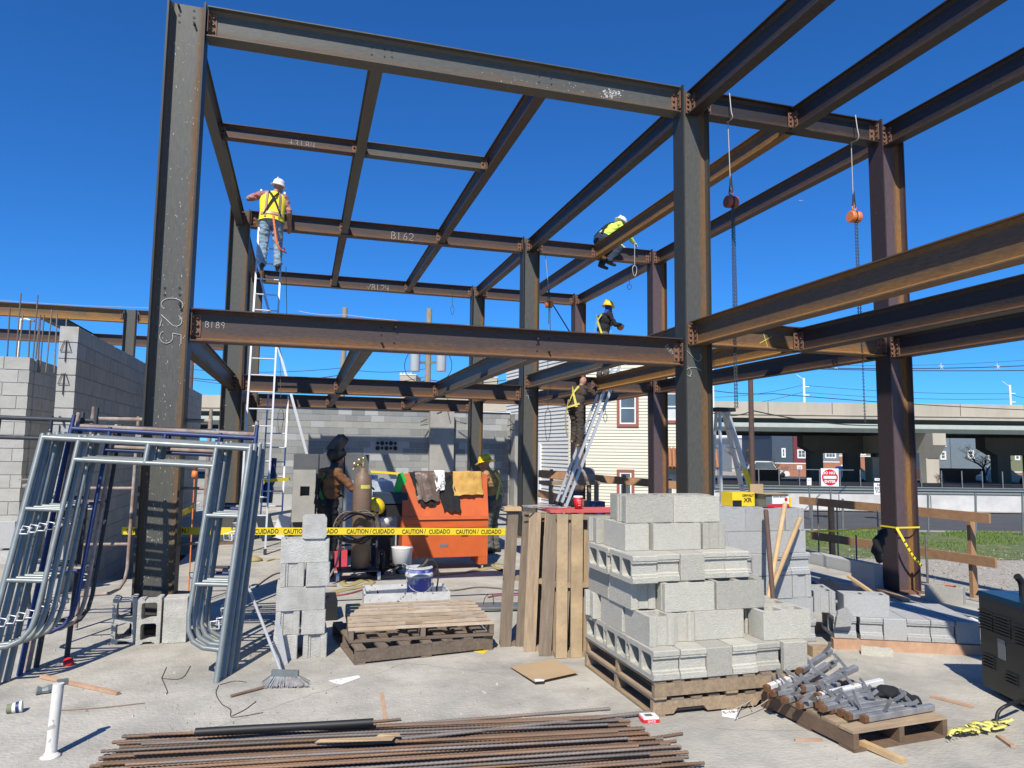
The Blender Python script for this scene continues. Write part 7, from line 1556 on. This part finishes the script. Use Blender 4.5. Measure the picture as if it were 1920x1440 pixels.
mb = MB(); x0, z0 = onhouse(MH, 1245, 877); x1, z1 = onhouse(MH, 1345, 842); mb.prism([(0, 0), (.75, -.0), (0, z1-z0)], 0, x1-x0, MH @ frame((x0, -.02, z0), (0, -1, 0), (0, 0, 1), (1, 0, 0))); mb.build('awning', M_ROOFT, th)
for k in range(14):
    xx = x0+(x1-x0)*(k+.5)/14; mb = MB(); mb.tube([MH @ Vector((xx, -.04, z1+.01)), MH @ Vector((xx, -.80, z0+.03))], .06, 6); mb.build('roof_tile', M_ROOFT, th)
mb = MB(); mb.box(Wc_-.13, -.035, 0, Wc_+.02, .05, 6.1, 0, MH); mb.build('corner_board', M_WHITE, th)
mb = MB(); mb.box(-.15, -.3, 6.1, Wc_+.2, 8.2, 6.35, 0, MH); mb.build('eaves', M_WHITE, th)
wl = FD(948, 900, 33.5); wr = FD(1066, 900, 27.9); dx_ = Vector((wr.x-wl.x, wr.y-wl.y, 0))
tw_, MW = siding_house('white clapboard house side with strong shadow lines left of the cream house', wl, dx_, dx_.length, 6.6, -.35, M_SIDEW, .15, lap=.042)
mb = MB(); x0, z0 = onhouse(MW, 1010, 930); mb.box(x0, -.1, 0, x0+.3, -.03, 2.4, 0, MW); mb.build('downpipe', M_WHITE, tw_)
# ------------------------------------------------------------------ overpass
DB = 56.0; zg = -1.0
def hp(l, d, z): p = HF*d+HR*l; return Vector((p.x, p.y, z))
t = thing('overpass', 'long elevated concrete roadway on piers crossing behind the site', 'overpass', hp(0, DB, zg))
zpix = lambda y, px=1700, d=DB: FD(px, y, d).z
zt0, zt1, zg0, zg1, zg2 = zpix(757), zpix(779), zpix(787), zpix(796), zpix(804)
def hb_(l0, l1_, d0, d1, z0, z1, m, nm, par=t):
    mb = MB(); P = [hp(l, d, z) for z in (z0, z1) for d in (d0, d1) for l in (l0, l1_)]; mb.add(P, [(0, 2, 3, 1), (4, 5, 7, 6), (0, 1, 5, 4), (2, 6, 7, 3), (0, 4, 6, 2), (1, 3, 7, 5)]); return mb.build(nm, m, par)
LB0, LB1 = -70, 90
k = LB0
while k < LB1:
    hb_(k+.03, k+4.97, DB-.15, DB+.15, zt1-.0, zt0, M_BRIDGE, 'parapet_panel'); k += 5
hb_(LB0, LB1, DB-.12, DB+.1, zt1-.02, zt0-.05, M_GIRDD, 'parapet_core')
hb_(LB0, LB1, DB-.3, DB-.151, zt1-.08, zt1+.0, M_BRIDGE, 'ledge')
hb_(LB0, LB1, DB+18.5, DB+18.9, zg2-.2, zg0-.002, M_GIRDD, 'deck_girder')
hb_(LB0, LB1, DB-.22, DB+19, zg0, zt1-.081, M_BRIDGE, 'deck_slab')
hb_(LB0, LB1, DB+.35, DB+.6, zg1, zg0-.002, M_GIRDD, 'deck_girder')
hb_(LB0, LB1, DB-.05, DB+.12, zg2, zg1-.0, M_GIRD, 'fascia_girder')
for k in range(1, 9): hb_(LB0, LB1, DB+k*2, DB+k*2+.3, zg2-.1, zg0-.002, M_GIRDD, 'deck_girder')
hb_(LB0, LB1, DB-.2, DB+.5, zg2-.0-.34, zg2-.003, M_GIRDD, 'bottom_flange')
lat = lambda px, d: (FD(px, 860, d).dot(HR))
def pier(px, wcol=1.5, cap=True, d0=DB-.4, lit=True, spanx=None):
    l = lat(px, DB); z1 = zg2-.35
    if spanx:   # long bent seen face on with several columns
        la, lb_ = lat(spanx[0], DB+10), lat(spanx[1], DB+10); mb = MB(); pts = [(la, z1-1.0), (la+1.0, z1-1.6), (lb_-1.0, z1-1.6), (lb_, z1-1.0), (lb_, z1), (la, z1)]
        Mx = frame(hp(0, DB+10.0, 0), HR, (0, 0, 1), -HF); mb.prism(pts, -1.2, .2, Mx); mb.build('pier_cap', M_SHADEC, t)
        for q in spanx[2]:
            lq = lat(q, DB+10); hb_(lq-wcol/2, lq+wcol/2, DB+10.1, DB+11.1, zg-.1, z1-1.3, M_SHADEC, 'pier_column')
    else:
        Mx = frame(hp(l, DB+.1, 0), HF, (0, 0, 1), HR)
        mb = MB(); mb.prism([(-1.2, z1), (-1.2, z1-.9), (-.2, z1-1.9), (-.2, zg), (.7, zg), (.7, z1-1.5), (17, z1-1.5), (17, z1)][::1], -.5, .5, Mx); mb.build('pier', M_BRIDGE, t)
        hb_(l-.6, l+.6, DB+8.0, DB+9.4, zg, z1-1.9, M_BRIDGE, 'pier_column')
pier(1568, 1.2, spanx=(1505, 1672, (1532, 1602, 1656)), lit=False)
pier(1747)
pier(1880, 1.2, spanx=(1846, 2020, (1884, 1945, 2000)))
pier(1440-200); pier(430, 2.4)
# fence fabric, barrier and guard rail
t = thing('construction_fence', 'chain-link fence with black fabric under the overpass', 'fence', hp(20, 44, -.8))
zf0 = FD(1700, 925, 44).z; zf1 = FD(1700, 905, 44).z
hb_(lat(1340, 44), lat(2000, 44), 44, 44.03, -.85, zf1, M_BLACK, 'fabric', t)
for px in range(1346, 2000, 38):
    l = lat(px, 43.9); mb = MB(); mb.tube([hp(l, 43.9, -.85), hp(l, 43.9, zf1+.75)], .035, 6); mb.build('post', M_GALVR, t)
mb = MB(); mb.tube([hp(lat(1340, 43.9), 43.9, zf1+.72), hp(lat(1600, 43.9), 43.9, zf1+.72)], .025, 6); mb.build('top_rail', M_GALVR, t)
t = thing('road_barrier', 'white concrete road barrier beyond the near road', 'barrier', hp(18, 30, -.5))
zb1 = FD(1800, 930, 30).z; k = 6
while k < 60: hb_(k+.02, k+3.78, 30, 30.45, -.5, zb1, M_BARR, 'barrier_segment', t); k += 3.8
t = thing('road_guardrail', 'galvanised road guardrail running above the white barrier', 'guardrail', hp(18, 29.6, -.5))
for zc_ in (FD(1800, 921, 31).z, FD(1800, 933, 31).z-.0):
    pr_ = [(0, .15), (.05, .12), (.0, .06), (.0, .03), (.06, 0), (.0, -.03), (.0, -.06), (.05, -.12), (0, -.15), (-.02, -.15), (-.02, .15)]
    Mx = frame(hp(0, 31, zc_), -HF, (0, 0, 1), -HR); mb = MB(); mb.prism(pr_, -60, -8.5, Mx); mb.build('w_beam', M_GALV, t)
for k in range(9, 60, 2): hb_(k, k+.12, 31.1, 31.25, -.5, FD(1800, 921, 31).z+.1, M_GALVR, 'post', t)
# chain link fence posts near the road
for i, px in enumerate((1522, 1580, 1655, 1740, 1829, 1917)):
    a = FD(px, 985, 20.3); b = FD(px, 925 if px > 1700 else 935, 20.3); mb = MB(); mb.tube([(a.x, a.y, -.5), b], .03, 6); tag(mb.build('fence_post', M_GALVR), f'thin galvanised fence post beside the road, {ORD[i]} from the left', 'fence post', 'fence posts beside the road')
# signs
def post(px, d, y0, m=M_GALVR, z0=-.5, r=.03): a = FD(px, y0, d); mb = MB(); mb.tube([(a.x, a.y, z0), a], r, 8); return mb
def signM(px, py, d): p = FD(px, py, d); return frame(p, HR, (0, 0, 1), -HF)
t = thing('do_not_enter_sign', 'red and white DO NOT ENTER sign on a post beyond the stacks', 'road sign', FZ(1556, 26, -.5)); M = signM(1556, 895, 26); s_ = 16.5/FOC*26
post(1556, 26.04, 880).build('post', M_GALVR, t)
mb = MB(); mb.box(-s_, -s_, -.01, s_, s_, 0, 0, M); mb.build('panel', M_WHITE, t); mb = MB(); mb.lathe([(s_*.9, .001), (s_*.9, .004), (0, .0045)], 32, M, 0, False); mb.build('disc', M_REDS, t)
mb = MB(); mb.box(-s_*.72, -s_*.16, .005, s_*.72, s_*.16, .007, 0, M); mb.build('bar', M_WHITE, t)
text('DO NOT', s_*.42, M @ Matrix.Translation((0, s_*.47, .0075)), M_WPRINT, parent=t, bold=.004); text('ENTER', s_*.42, M @ Matrix.Translation((0, -s_*.48, .0075)), M_WPRINT, parent=t, bold=.004)
t = thing('small_road_sign', 'small white sign on a post left of the red sign', 'road sign', FZ(1517, 26, -.5)); M = signM(1517, 903, 25.9); post(1517, 25.95, 896).build('post', M_GALVR, t)
mb = MB(); mb.box(-.08, -.13, 0, .08, .13, .01, 0, M); mb.build('panel', M_WHITE, t); text('NO', .07, M @ Matrix.Translation((0, .05, .012)), M_REDS, parent=t)
t = thing('no_right_turn_sign', 'white NO RIGHT TURN sign partly hidden by the right column', 'road sign', FZ(1650, 26, -.5)); M = signM(1650, 916, 25.9); post(1652, 25.95, 925).build('post', M_PINK, t)
mb = MB(); mb.box(-.22, -.22, 0, .22, .20, .01, 0, M); mb.build('panel', M_WHITE, t)
for k, s in enumerate(('NO', 'RIGHT', 'TURN')): text(s, .13, M @ Matrix.Translation((0, .12-.12*k, .012)), M_TEXT, parent=t, bold=.003)
t = thing('one_way_sign', 'black and white ONE WAY sign above the no right turn sign', 'road sign', FZ(1649, 26, -.5)); M = signM(1649, 899, 25.85); mb = MB(); mb.box(-.2, -.06, 0, .2, .06, .01, 0, M); mb.build('panel', M_TEXT, t); mb = MB(); mb.box(-.18, -.045, .011, .18, .045, .013, 0, M); mb.build('arrow', M_WHITE, t); text('ONE WAY', .06, M @ Matrix.Translation((0, 0, .014)), M_TEXT, parent=t)
# ------------------------------------------------------------------ far buildings
def bld(label, px0, px1, ytop, d, m, z0=-1., dep=12, wins=(), roof=None, name='house', side=0., brick=0.):
    a = FD(px0, 860, d); b = FD(px1, 860, d); W = (b-a).length; ztop = FD((px0+px1)/2, ytop, d).z
    M = frame((a.x, a.y, z0), HR, HF, (0, 0, 1)) @ Matrix.Rotation(side, 4, 'Z'); t = thing(name, label, 'building' if name != 'house' else 'house', M=M)
    mb = MB(); mb.box(0, 0, brick, W, dep, ztop-z0, 0, M); mb.build('wall', m, t)
    if brick: mb = MB(); mb.box(-.03, -.03, 0, W+.03, dep, brick-.002, 0, M); mb.build('brick_base', M_BRICK, t); mb = MB(); mb.box(-.05, -.06, brick, W+.05, 0, brick+.12, 0, M); mb.build('band', M_WHITE, t)
    mb = MB(); mb.box(-.15, -.15, ztop-z0+.001, W+.15, dep+.1, ztop-z0+.2, 0, M); mb.build('roof', roof or M_WHITE, t)
    for (wx, wy, ww, wh, pn) in wins:
        l = (FD(wx, wy, d)-a).dot(HR); zc = FD(wx, wy, d).z-z0; hw = ww*.5/FOC*d; hh = wh*.5/FOC*d
        window(t, M, l-hw, zc-hh, l+hw, zc+hh, trim=M_WHITE, panes=pn, tw=.12)
    return t, M
bld('slate blue house end wall with one narrow window, left of the burgundy house', 1448, 1487, 809, 92, M_SLATE, wins=((1469, 849, 4, 14, 1),), brick=1.6)
bld('burgundy house front with white windows beside the slate blue wall', 1488, 1522, 809, 92.1, M_BURG, wins=((1504, 823, 8, 14, 1), (1503, 851, 13, 13, 2), (1499, 877, 6, 5, 2)), brick=1.6)
bld('blue grey house seen between the first two dark piers', 1543, 1573, 835, 95, M_BGREY, wins=((1557, 851, 17, 13, 3),), brick=1.8)
bld('tan house with balcony between the first two dark piers', 1573.5, 1596, 836, 95.2, M_TAN, wins=((1581, 878, 6, 9, 1),), brick=2.6)
bld('olive and tan house between the second and third dark piers', 1596.5, 1650, 836, 95.3, M_GREENS, wins=((1628, 878, 6, 9, 1), (1618, 845, 6, 14, 1)), brick=2.6)
bld('blue grey house with white windows right of the pale pier', 1757, 1782, 815, 80, M_BGREY, wins=((1768, 854, 7, 12, 1), (1768, 833, 7, 6, 1)), brick=1.3)
bld('long blue grey side wall behind the bare tree', 1783, 1875, 815, 81, M_BGREY, wins=((1820, 852, 8, 12, 1), (1857, 856, 7, 10, 1)), brick=1.3)
bld('olive green house at the right edge under the overpass', 1889, 1960, 832, 84, M_GREENS, wins=((1907, 855, 6, 12, 1),), brick=1.0, roof=M_SLATE)
bld('white warehouse with a large grey door at the left under the overpass', 1372, 1447, 822, 110, M_WHSE, wins=((1434, 832, 26, 7, 6),), name='warehouse', roof=M_WHITE)
bld('pale industrial building beyond the bridge left of the slate house', 1340, 1420, 812, 130, M_WHITE, name='warehouse')
for i, (p0, p1, y, m) in enumerate(((1700, 1742, 812, M_WHITE), (1742, 1790, 809, M_BGREY), (1786, 1800, 806, M_SIDEW), (1801, 1820, 806, M_SIDE), (1821, 1840, 807, M_TRIM), (1841, 1870, 806, M_WHSE), (1660, 1699, 830, M_TAN))):
    bld(f'tiny distant hillside house under the overpass, {ORD[i]} from the left', p0, p1, y, 190+i, m, z0=-1, wins=(((p0+p1)/2, 811, 5, 4, 1),))
bld('tan apartment tower top far away left of the transformers', 746, 776, 703, 210, M_TAN, name='apartment_block', wins=tuple((752+6*k, 701, 2, 3, 1) for k in range(4)))
bld('pale low roof far away behind the second-row beams', 905, 930, 708, 180, M_TAN, name='apartment_block')
mb = MB(); p = FD(1425, 870, 109.5); hb_(lat(1432, 109.5), lat(1446, 109.5), 109.4, 109.6, -1, FD(1440, 842, 109.5).z, M_GALVR, 'roller_door', bpy.data.objects['warehouse'])
# brick garden wall pieces
t = thing('brick_wall', 'low brick garden wall in front of the far houses', 'wall', hp(30, 74, -1)); hb_(lat(1395, 74), lat(1460, 74), 74, 74.3, -1, .2, M_BRICK, 'wall', t); hb_(lat(1763, 78), lat(1850, 78), 78, 78.3, -1, .5, M_BRICK, 'wall', t)
# cars
def car(label, px, d, m, L=4.5, Hh=1.55, face=0, z=-.93, name='parked_car'):
    c = FD(px, 890, d); M = Matrix.Translation((c.x, c.y, z)) @ Matrix.Rotation(-YAW+face, 4, 'Z'); t = thing(name, label, 'car', M=M, group='cars parked beyond the overpass'); W = 1.75
    lo = [(-L/2, .35), (-L/2+.05, .75), (-L/2+.5, .92), (L/2-1.2, .92), (L/2-.1, .75), (L/2, .4), (L/2-.1, .22), (-L/2+.1, .22)]; hi = [(-L/2+.35, .92), (-L/2+.8, Hh-.06), (-L/2+1.3, Hh), (L/2-2.0, Hh), (L/2-1.15, .92)]
    F_ = frame((0, 0, 0), (1, 0, 0), (0, 0, 1), (0, -1, 0))
    mb = MB(); mb.prism(lo, -W/2, W/2, M @ F_); mb.prism(hi, -W/2+.12, W/2-.12, M @ F_); mb.build('body', m, t)
    mb = MB(); mb.prism([(-L/2+.6, .98), (-L/2+.95, Hh-.12), (L/2-2.05, Hh-.12), (L/2-1.45, .98)], -W/2+.10, W/2-.10, M @ F_); mb.build('windows', M_GLASS, t)
    for x in (-L/2+.8, L/2-.85):
        for s in (-1, 1):
            mb = MB(); mb.lathe([(0, -.11), (.30, -.11), (.34, 0), (.30, .11), (0, .11)], 16, M @ Matrix.Translation((x, s*(W/2-.08), .34)) @ Matrix.Rotation(PI/2, 4, 'X')); mb.build('wheel', M_BLACK, t)
    mb = MB(); mb.box(L/2-.16, -.75, .58, L/2-.05, -.45, .72, 0, M); mb.build('headlight', M_WHITE, t); mb = MB(); mb.box(L/2-.16, .45, .58, L/2-.05, .75, .72, 0, M); mb.build('headlight', M_WHITE, t)
    return t
car('silver car parked between the dark piers under the overpass', 1600, 76, M_CARS, face=.1); car('white car parked at the right behind the far dark pier', 1880, 74, M_CARW, face=.05); car('white van partly hidden by the step ladder in the distance', 1437, 84, M_CARW, 4.8, 1.9)
# bare trees
def baretree(label, px, d, hgt, seed, z=-1., spread=1.):
    random.seed(seed); b = FD(px, 900, d); b.z = z; t = thing('bare_tree', label, 'tree', b); segs = MB(); br = MB()
    def grow(mbx, p, dr, L, r, dep):
        n = 3; P = [p]
        for i in range(n): dr = (dr+Vector((random.uniform(-.2, .2), random.uniform(-.2, .2), random.uniform(-.05, .12)))).normalized(); P.append(P[-1]+dr*L/n)
        mbx.tube(P, [r*(1-.35*i/n) for i in range(n+1)], 5 if dep > 2 else 3, caps=False)
        if dep == 0: return
        for k in range(3 if dep > 1 else 4):
            q = P[random.randint(1, n)]; a = random.uniform(0, 2*PI); nd = (dr*.75+Vector((math.cos(a)*spread, math.sin(a)*spread, random.uniform(-.1, .6)))*.75).normalized(); grow(br, q, nd, L*random.uniform(.6, .8), r*.55, dep-1)
    grow(segs, b, Vector((0, 0, 1)), hgt*.32, hgt*.03, 5)
    segs.build('trunk', M_BARK, t); br.build('crown', M_BARK, t); return t
baretree('bare branching tree in front of the long blue grey wall', 1846, 72, 5.4, 5, spread=1.3); baretree('small bare tree in front of the slate blue house', 1463, 80, 3.2, 8); baretree('bare tree behind the step ladder', 1388, 90, 5.5, 9); baretree('bare shrub at the foot of the pale pier', 1765, 50, 1.9, 12, z=-.9); baretree('bare tree left of the pale pier', 1725, 95, 6, 15)
# ------------------------------------------------------------------ utility poles and wires
def upole(label, px, d, ytop, m=M_WOODP, r=.14, z0=-1, arms=(), name='utility_pole'):
    a = FD(px, ytop, d); t = thing(name, label, 'utility pole', (a.x, a.y, z0)); mb = MB(); mb.tube([(a.x, a.y, z0), a], [r, r*.8], 12); mb.build('pole', m, t)
    for (dz, hw) in arms: mb = MB(); q = Vector((a.x, a.y, a.z-dz)); mb.bar(q-HR*hw, q+HR*hw, .1, .1); mb.build('crossarm', M_WOODP, t)
    return t, a
upole('wooden utility pole top standing right of the tall ladder', 647, 38, 577, r=.17); tp_, pa = upole('wooden utility pole carrying two grey transformers', 805, 30, 579, r=.15)
upole('dark utility pole standing left of the second-row column', 361, 60, 674, M_BROWNP, .17, arms=((.4, .7),)); upole('slim brown pole between the chain hoists', 1407, 24, 700, M_BROWNP, .10, z0=-.5)
for i, px in enumerate((779, 828)):
    p = FD(px, 660, 29.8); hgt = 36/FOC*30; r_ = 9.5/FOC*30; t = thing('transformer', f'grey cylindrical pole transformer, {"left" if i == 0 else "right"} of the wooden pole', 'transformer', (p.x, p.y, p.z-hgt)); c = Vector((p.x, p.y, FD(px, 697, 29.8).z))
    mb = MB(); mb.lathe([(r_*.9, 0), (r_, .03), (r_, hgt), (r_*1.05, hgt+.02), (r_*.6, hgt+.1), (0, hgt+.12)], 18, Matrix.Translation(c)); mb.build('tank', M_TRANSF, t)
    for s in (-1, 1): mb = MB(); mb.tube([c+HR*s*r_*.4+Vector((0, 0, hgt+.08)), c+HR*s*r_*.5+Vector((0, 0, hgt+.32))], .04, 8); mb.build('bushing', M_WHITE, t)
    mb = MB(); q = c+Vector((0, 0, hgt*.5)); pp = Vector((pa.x, pa.y, q.z)); mb.bar(q, pp, .08, .1); mb.build('bracket', M_GALVR, t)
    s = -1 if i == 0 else 1; mb = MB(); mb.tube(catmull([c+HR*s*r_*.5+Vector((0, 0, hgt+.3)), c+HR*s*(r_+.22)+Vector((0, 0, hgt*.5)), c+HR*s*(r_+.1)+Vector((0, 0, -.15)), c-HR*s*(r_)+Vector((0, 0, -.5))], 5), .015, 5); mb.build('cable', M_BLACK, t)
def wire(label, pts, d, r=.02, sag=.4, m=M_WIRE, grp='overhead wires'):
    P = [FD(x, y, dd) for (x, y), dd in zip(pts, d)]; out = []
    for i in range(len(P)-1):
        for k in range(12): u = k/12; q = P[i].lerp(P[i+1], u); q.z -= sag*4*u*(1-u); out.append(q)
    out.append(P[-1]); mb = MB(); mb.tube(out, r, 4); return tag(mb.build('overhead_wire', m), label, 'wire', grp)
wire('upper dark overhead wire crossing right of the right column', [(1500, 689), (1960, 684)], (45, 45), .028, .15); wire('second dark overhead wire just under the upper one at the right', [(1470, 690), (1960, 694)], (45, 45), .028, .1)
wire('thin overhead wire above the insulators at the right', [(1560, 684), (1960, 672)], (46, 46), .012, .2); wire('dark sagging wire in front of the overpass parapet', [(1330, 731), (1450, 738), (1960, 770)], (40, 40, 40), .022, .1)
wire('dark cable bundle passing before the overpass girder', [(1330, 772), (1412, 770), (1660, 798)], (24, 24, 30), .02, .15); wire('faint high wire between the far steel poles', [(1330, 745), (1505, 722), (1893, 738), (1960, 745)], (100, 100, 100, 100), .03, .4); wire('faint lower wire between the far steel poles', [(1330, 765), (1505, 735), (1893, 748)], (100, 100, 100), .03, .4)
wire('white wire above the rusty rear beam at the left', [(-20, 561), (280, 577)], (24, 24), .007, .05, M_ZINC); wire('dark wire crossing behind the transformers', [(330, 705), (640, 703), (805, 712), (1000, 700)], (34, 34, 34, 34), .02, .3); wire('upper thin wire crossing behind the transformers', [(330, 690), (640, 690), (805, 690)], (34, 34, 34), .014, .2); wire('thin wire left of the transformers', [(360, 712), (600, 722), (805, 705)], (36, 36, 36), .014, .2)
wire('thin wire behind the roof edge above the near beam', [(560, 583), (647, 590), (900, 610)], (37, 37, 37), .012, .1, M_ZINC)
for i, px in enumerate((1567, 1765, 1871)):
    p = FD(px, 688, 44.9); t = thing('wire_insulator', f'pale star-shaped wire spacer on the overhead wires, {ORD[i]} from the left', 'insulator', p); mb = MB()
    for a, l_ in ((.4, .16), (2.6, .19), (1.7, .24), (4.3, .13), (5.4, .17)): mb.tube([p, p+HR*l_*math.cos(a)+Vector((0, 0, l_*math.sin(a)))], [.03, .022], 5)
    mb.build('arm', M_TRANSF, t)
for i, (px, y) in enumerate(((1507, 709), (1893, 722))):
    a = FD(px, y, 100); t = thing('steel_pole', f'tall pale steel pole beyond the overpass, {"left" if i == 0 else "right"} one', 'utility pole', (a.x, a.y, -1)); mb = MB(); mb.tube([(a.x, a.y, -1), a], .17, 8); mb.build('pole', M_WHITE, t)
    mb = MB()
    for k in (1.2, 2.4): mb.tube([(a.x, a.y, a.z-k), Vector((a.x, a.y, a.z-k))+HR*.7], .08, 5)
    mb.tube([a-Vector((0, 0, .2)), a-HR*1.0+Vector((0, 0, .5))], .05, 5); mb.build('arm', M_WHITE, t)
# street light at left
b = FD(30, 670, 40); a1 = FD(38, 610, 40); t = thing('street_light', 'curved white street light behind the far left rebars', 'street light', (a1.x, a1.y, -1)); mb = MB(); mb.tube(catmull([(a1.x, a1.y, -1), (a1.x, a1.y, a1.z-.5), FD(38, 603, 40), FD(48, 598, 40), FD(57, 601, 40)], 6), .05, 8); mb.build('pole', M_WHITE, t); mb = MB(); q = FD(59, 602, 40); mb.bar(q-HR*.15, q+HR*.2, .15, .09); mb.build('lamp_head', M_GALVR, t)
# aeroplane speck
p = FD(1502, 376, 900); t = thing('aeroplane', 'tiny distant aeroplane in the sky between the chain hoists', 'aeroplane', p); mb = MB(); mb.tube([p-HR*2.2, p+HR*2.2], [.3, .15], 6); mb.build('fuselage', M_WHITE, t); mb = MB(); mb.bar(p-HF*2, p+HF*2, .8, .1, (0, 0, 1)); mb.build('wing', M_WHITE, t)
# ------------------------------------------------------------------ labels: at most sixteen words
for o in list(bpy.data.objects):
    l = o.get('label')
    if l and len(l.split()) > 16:
        w_ = [x for x in l.split()]
        for dropw in ('grey', 'concrete', 'pale', 'steel', 'the', 'the', 'a', 'the', 'its', 'long', 'black', 'and'):
            if len(w_) <= 16: break
            if dropw in w_[1:]: w_.pop(w_.index(dropw, 1))
        o['label'] = ' '.join(w_[:16])
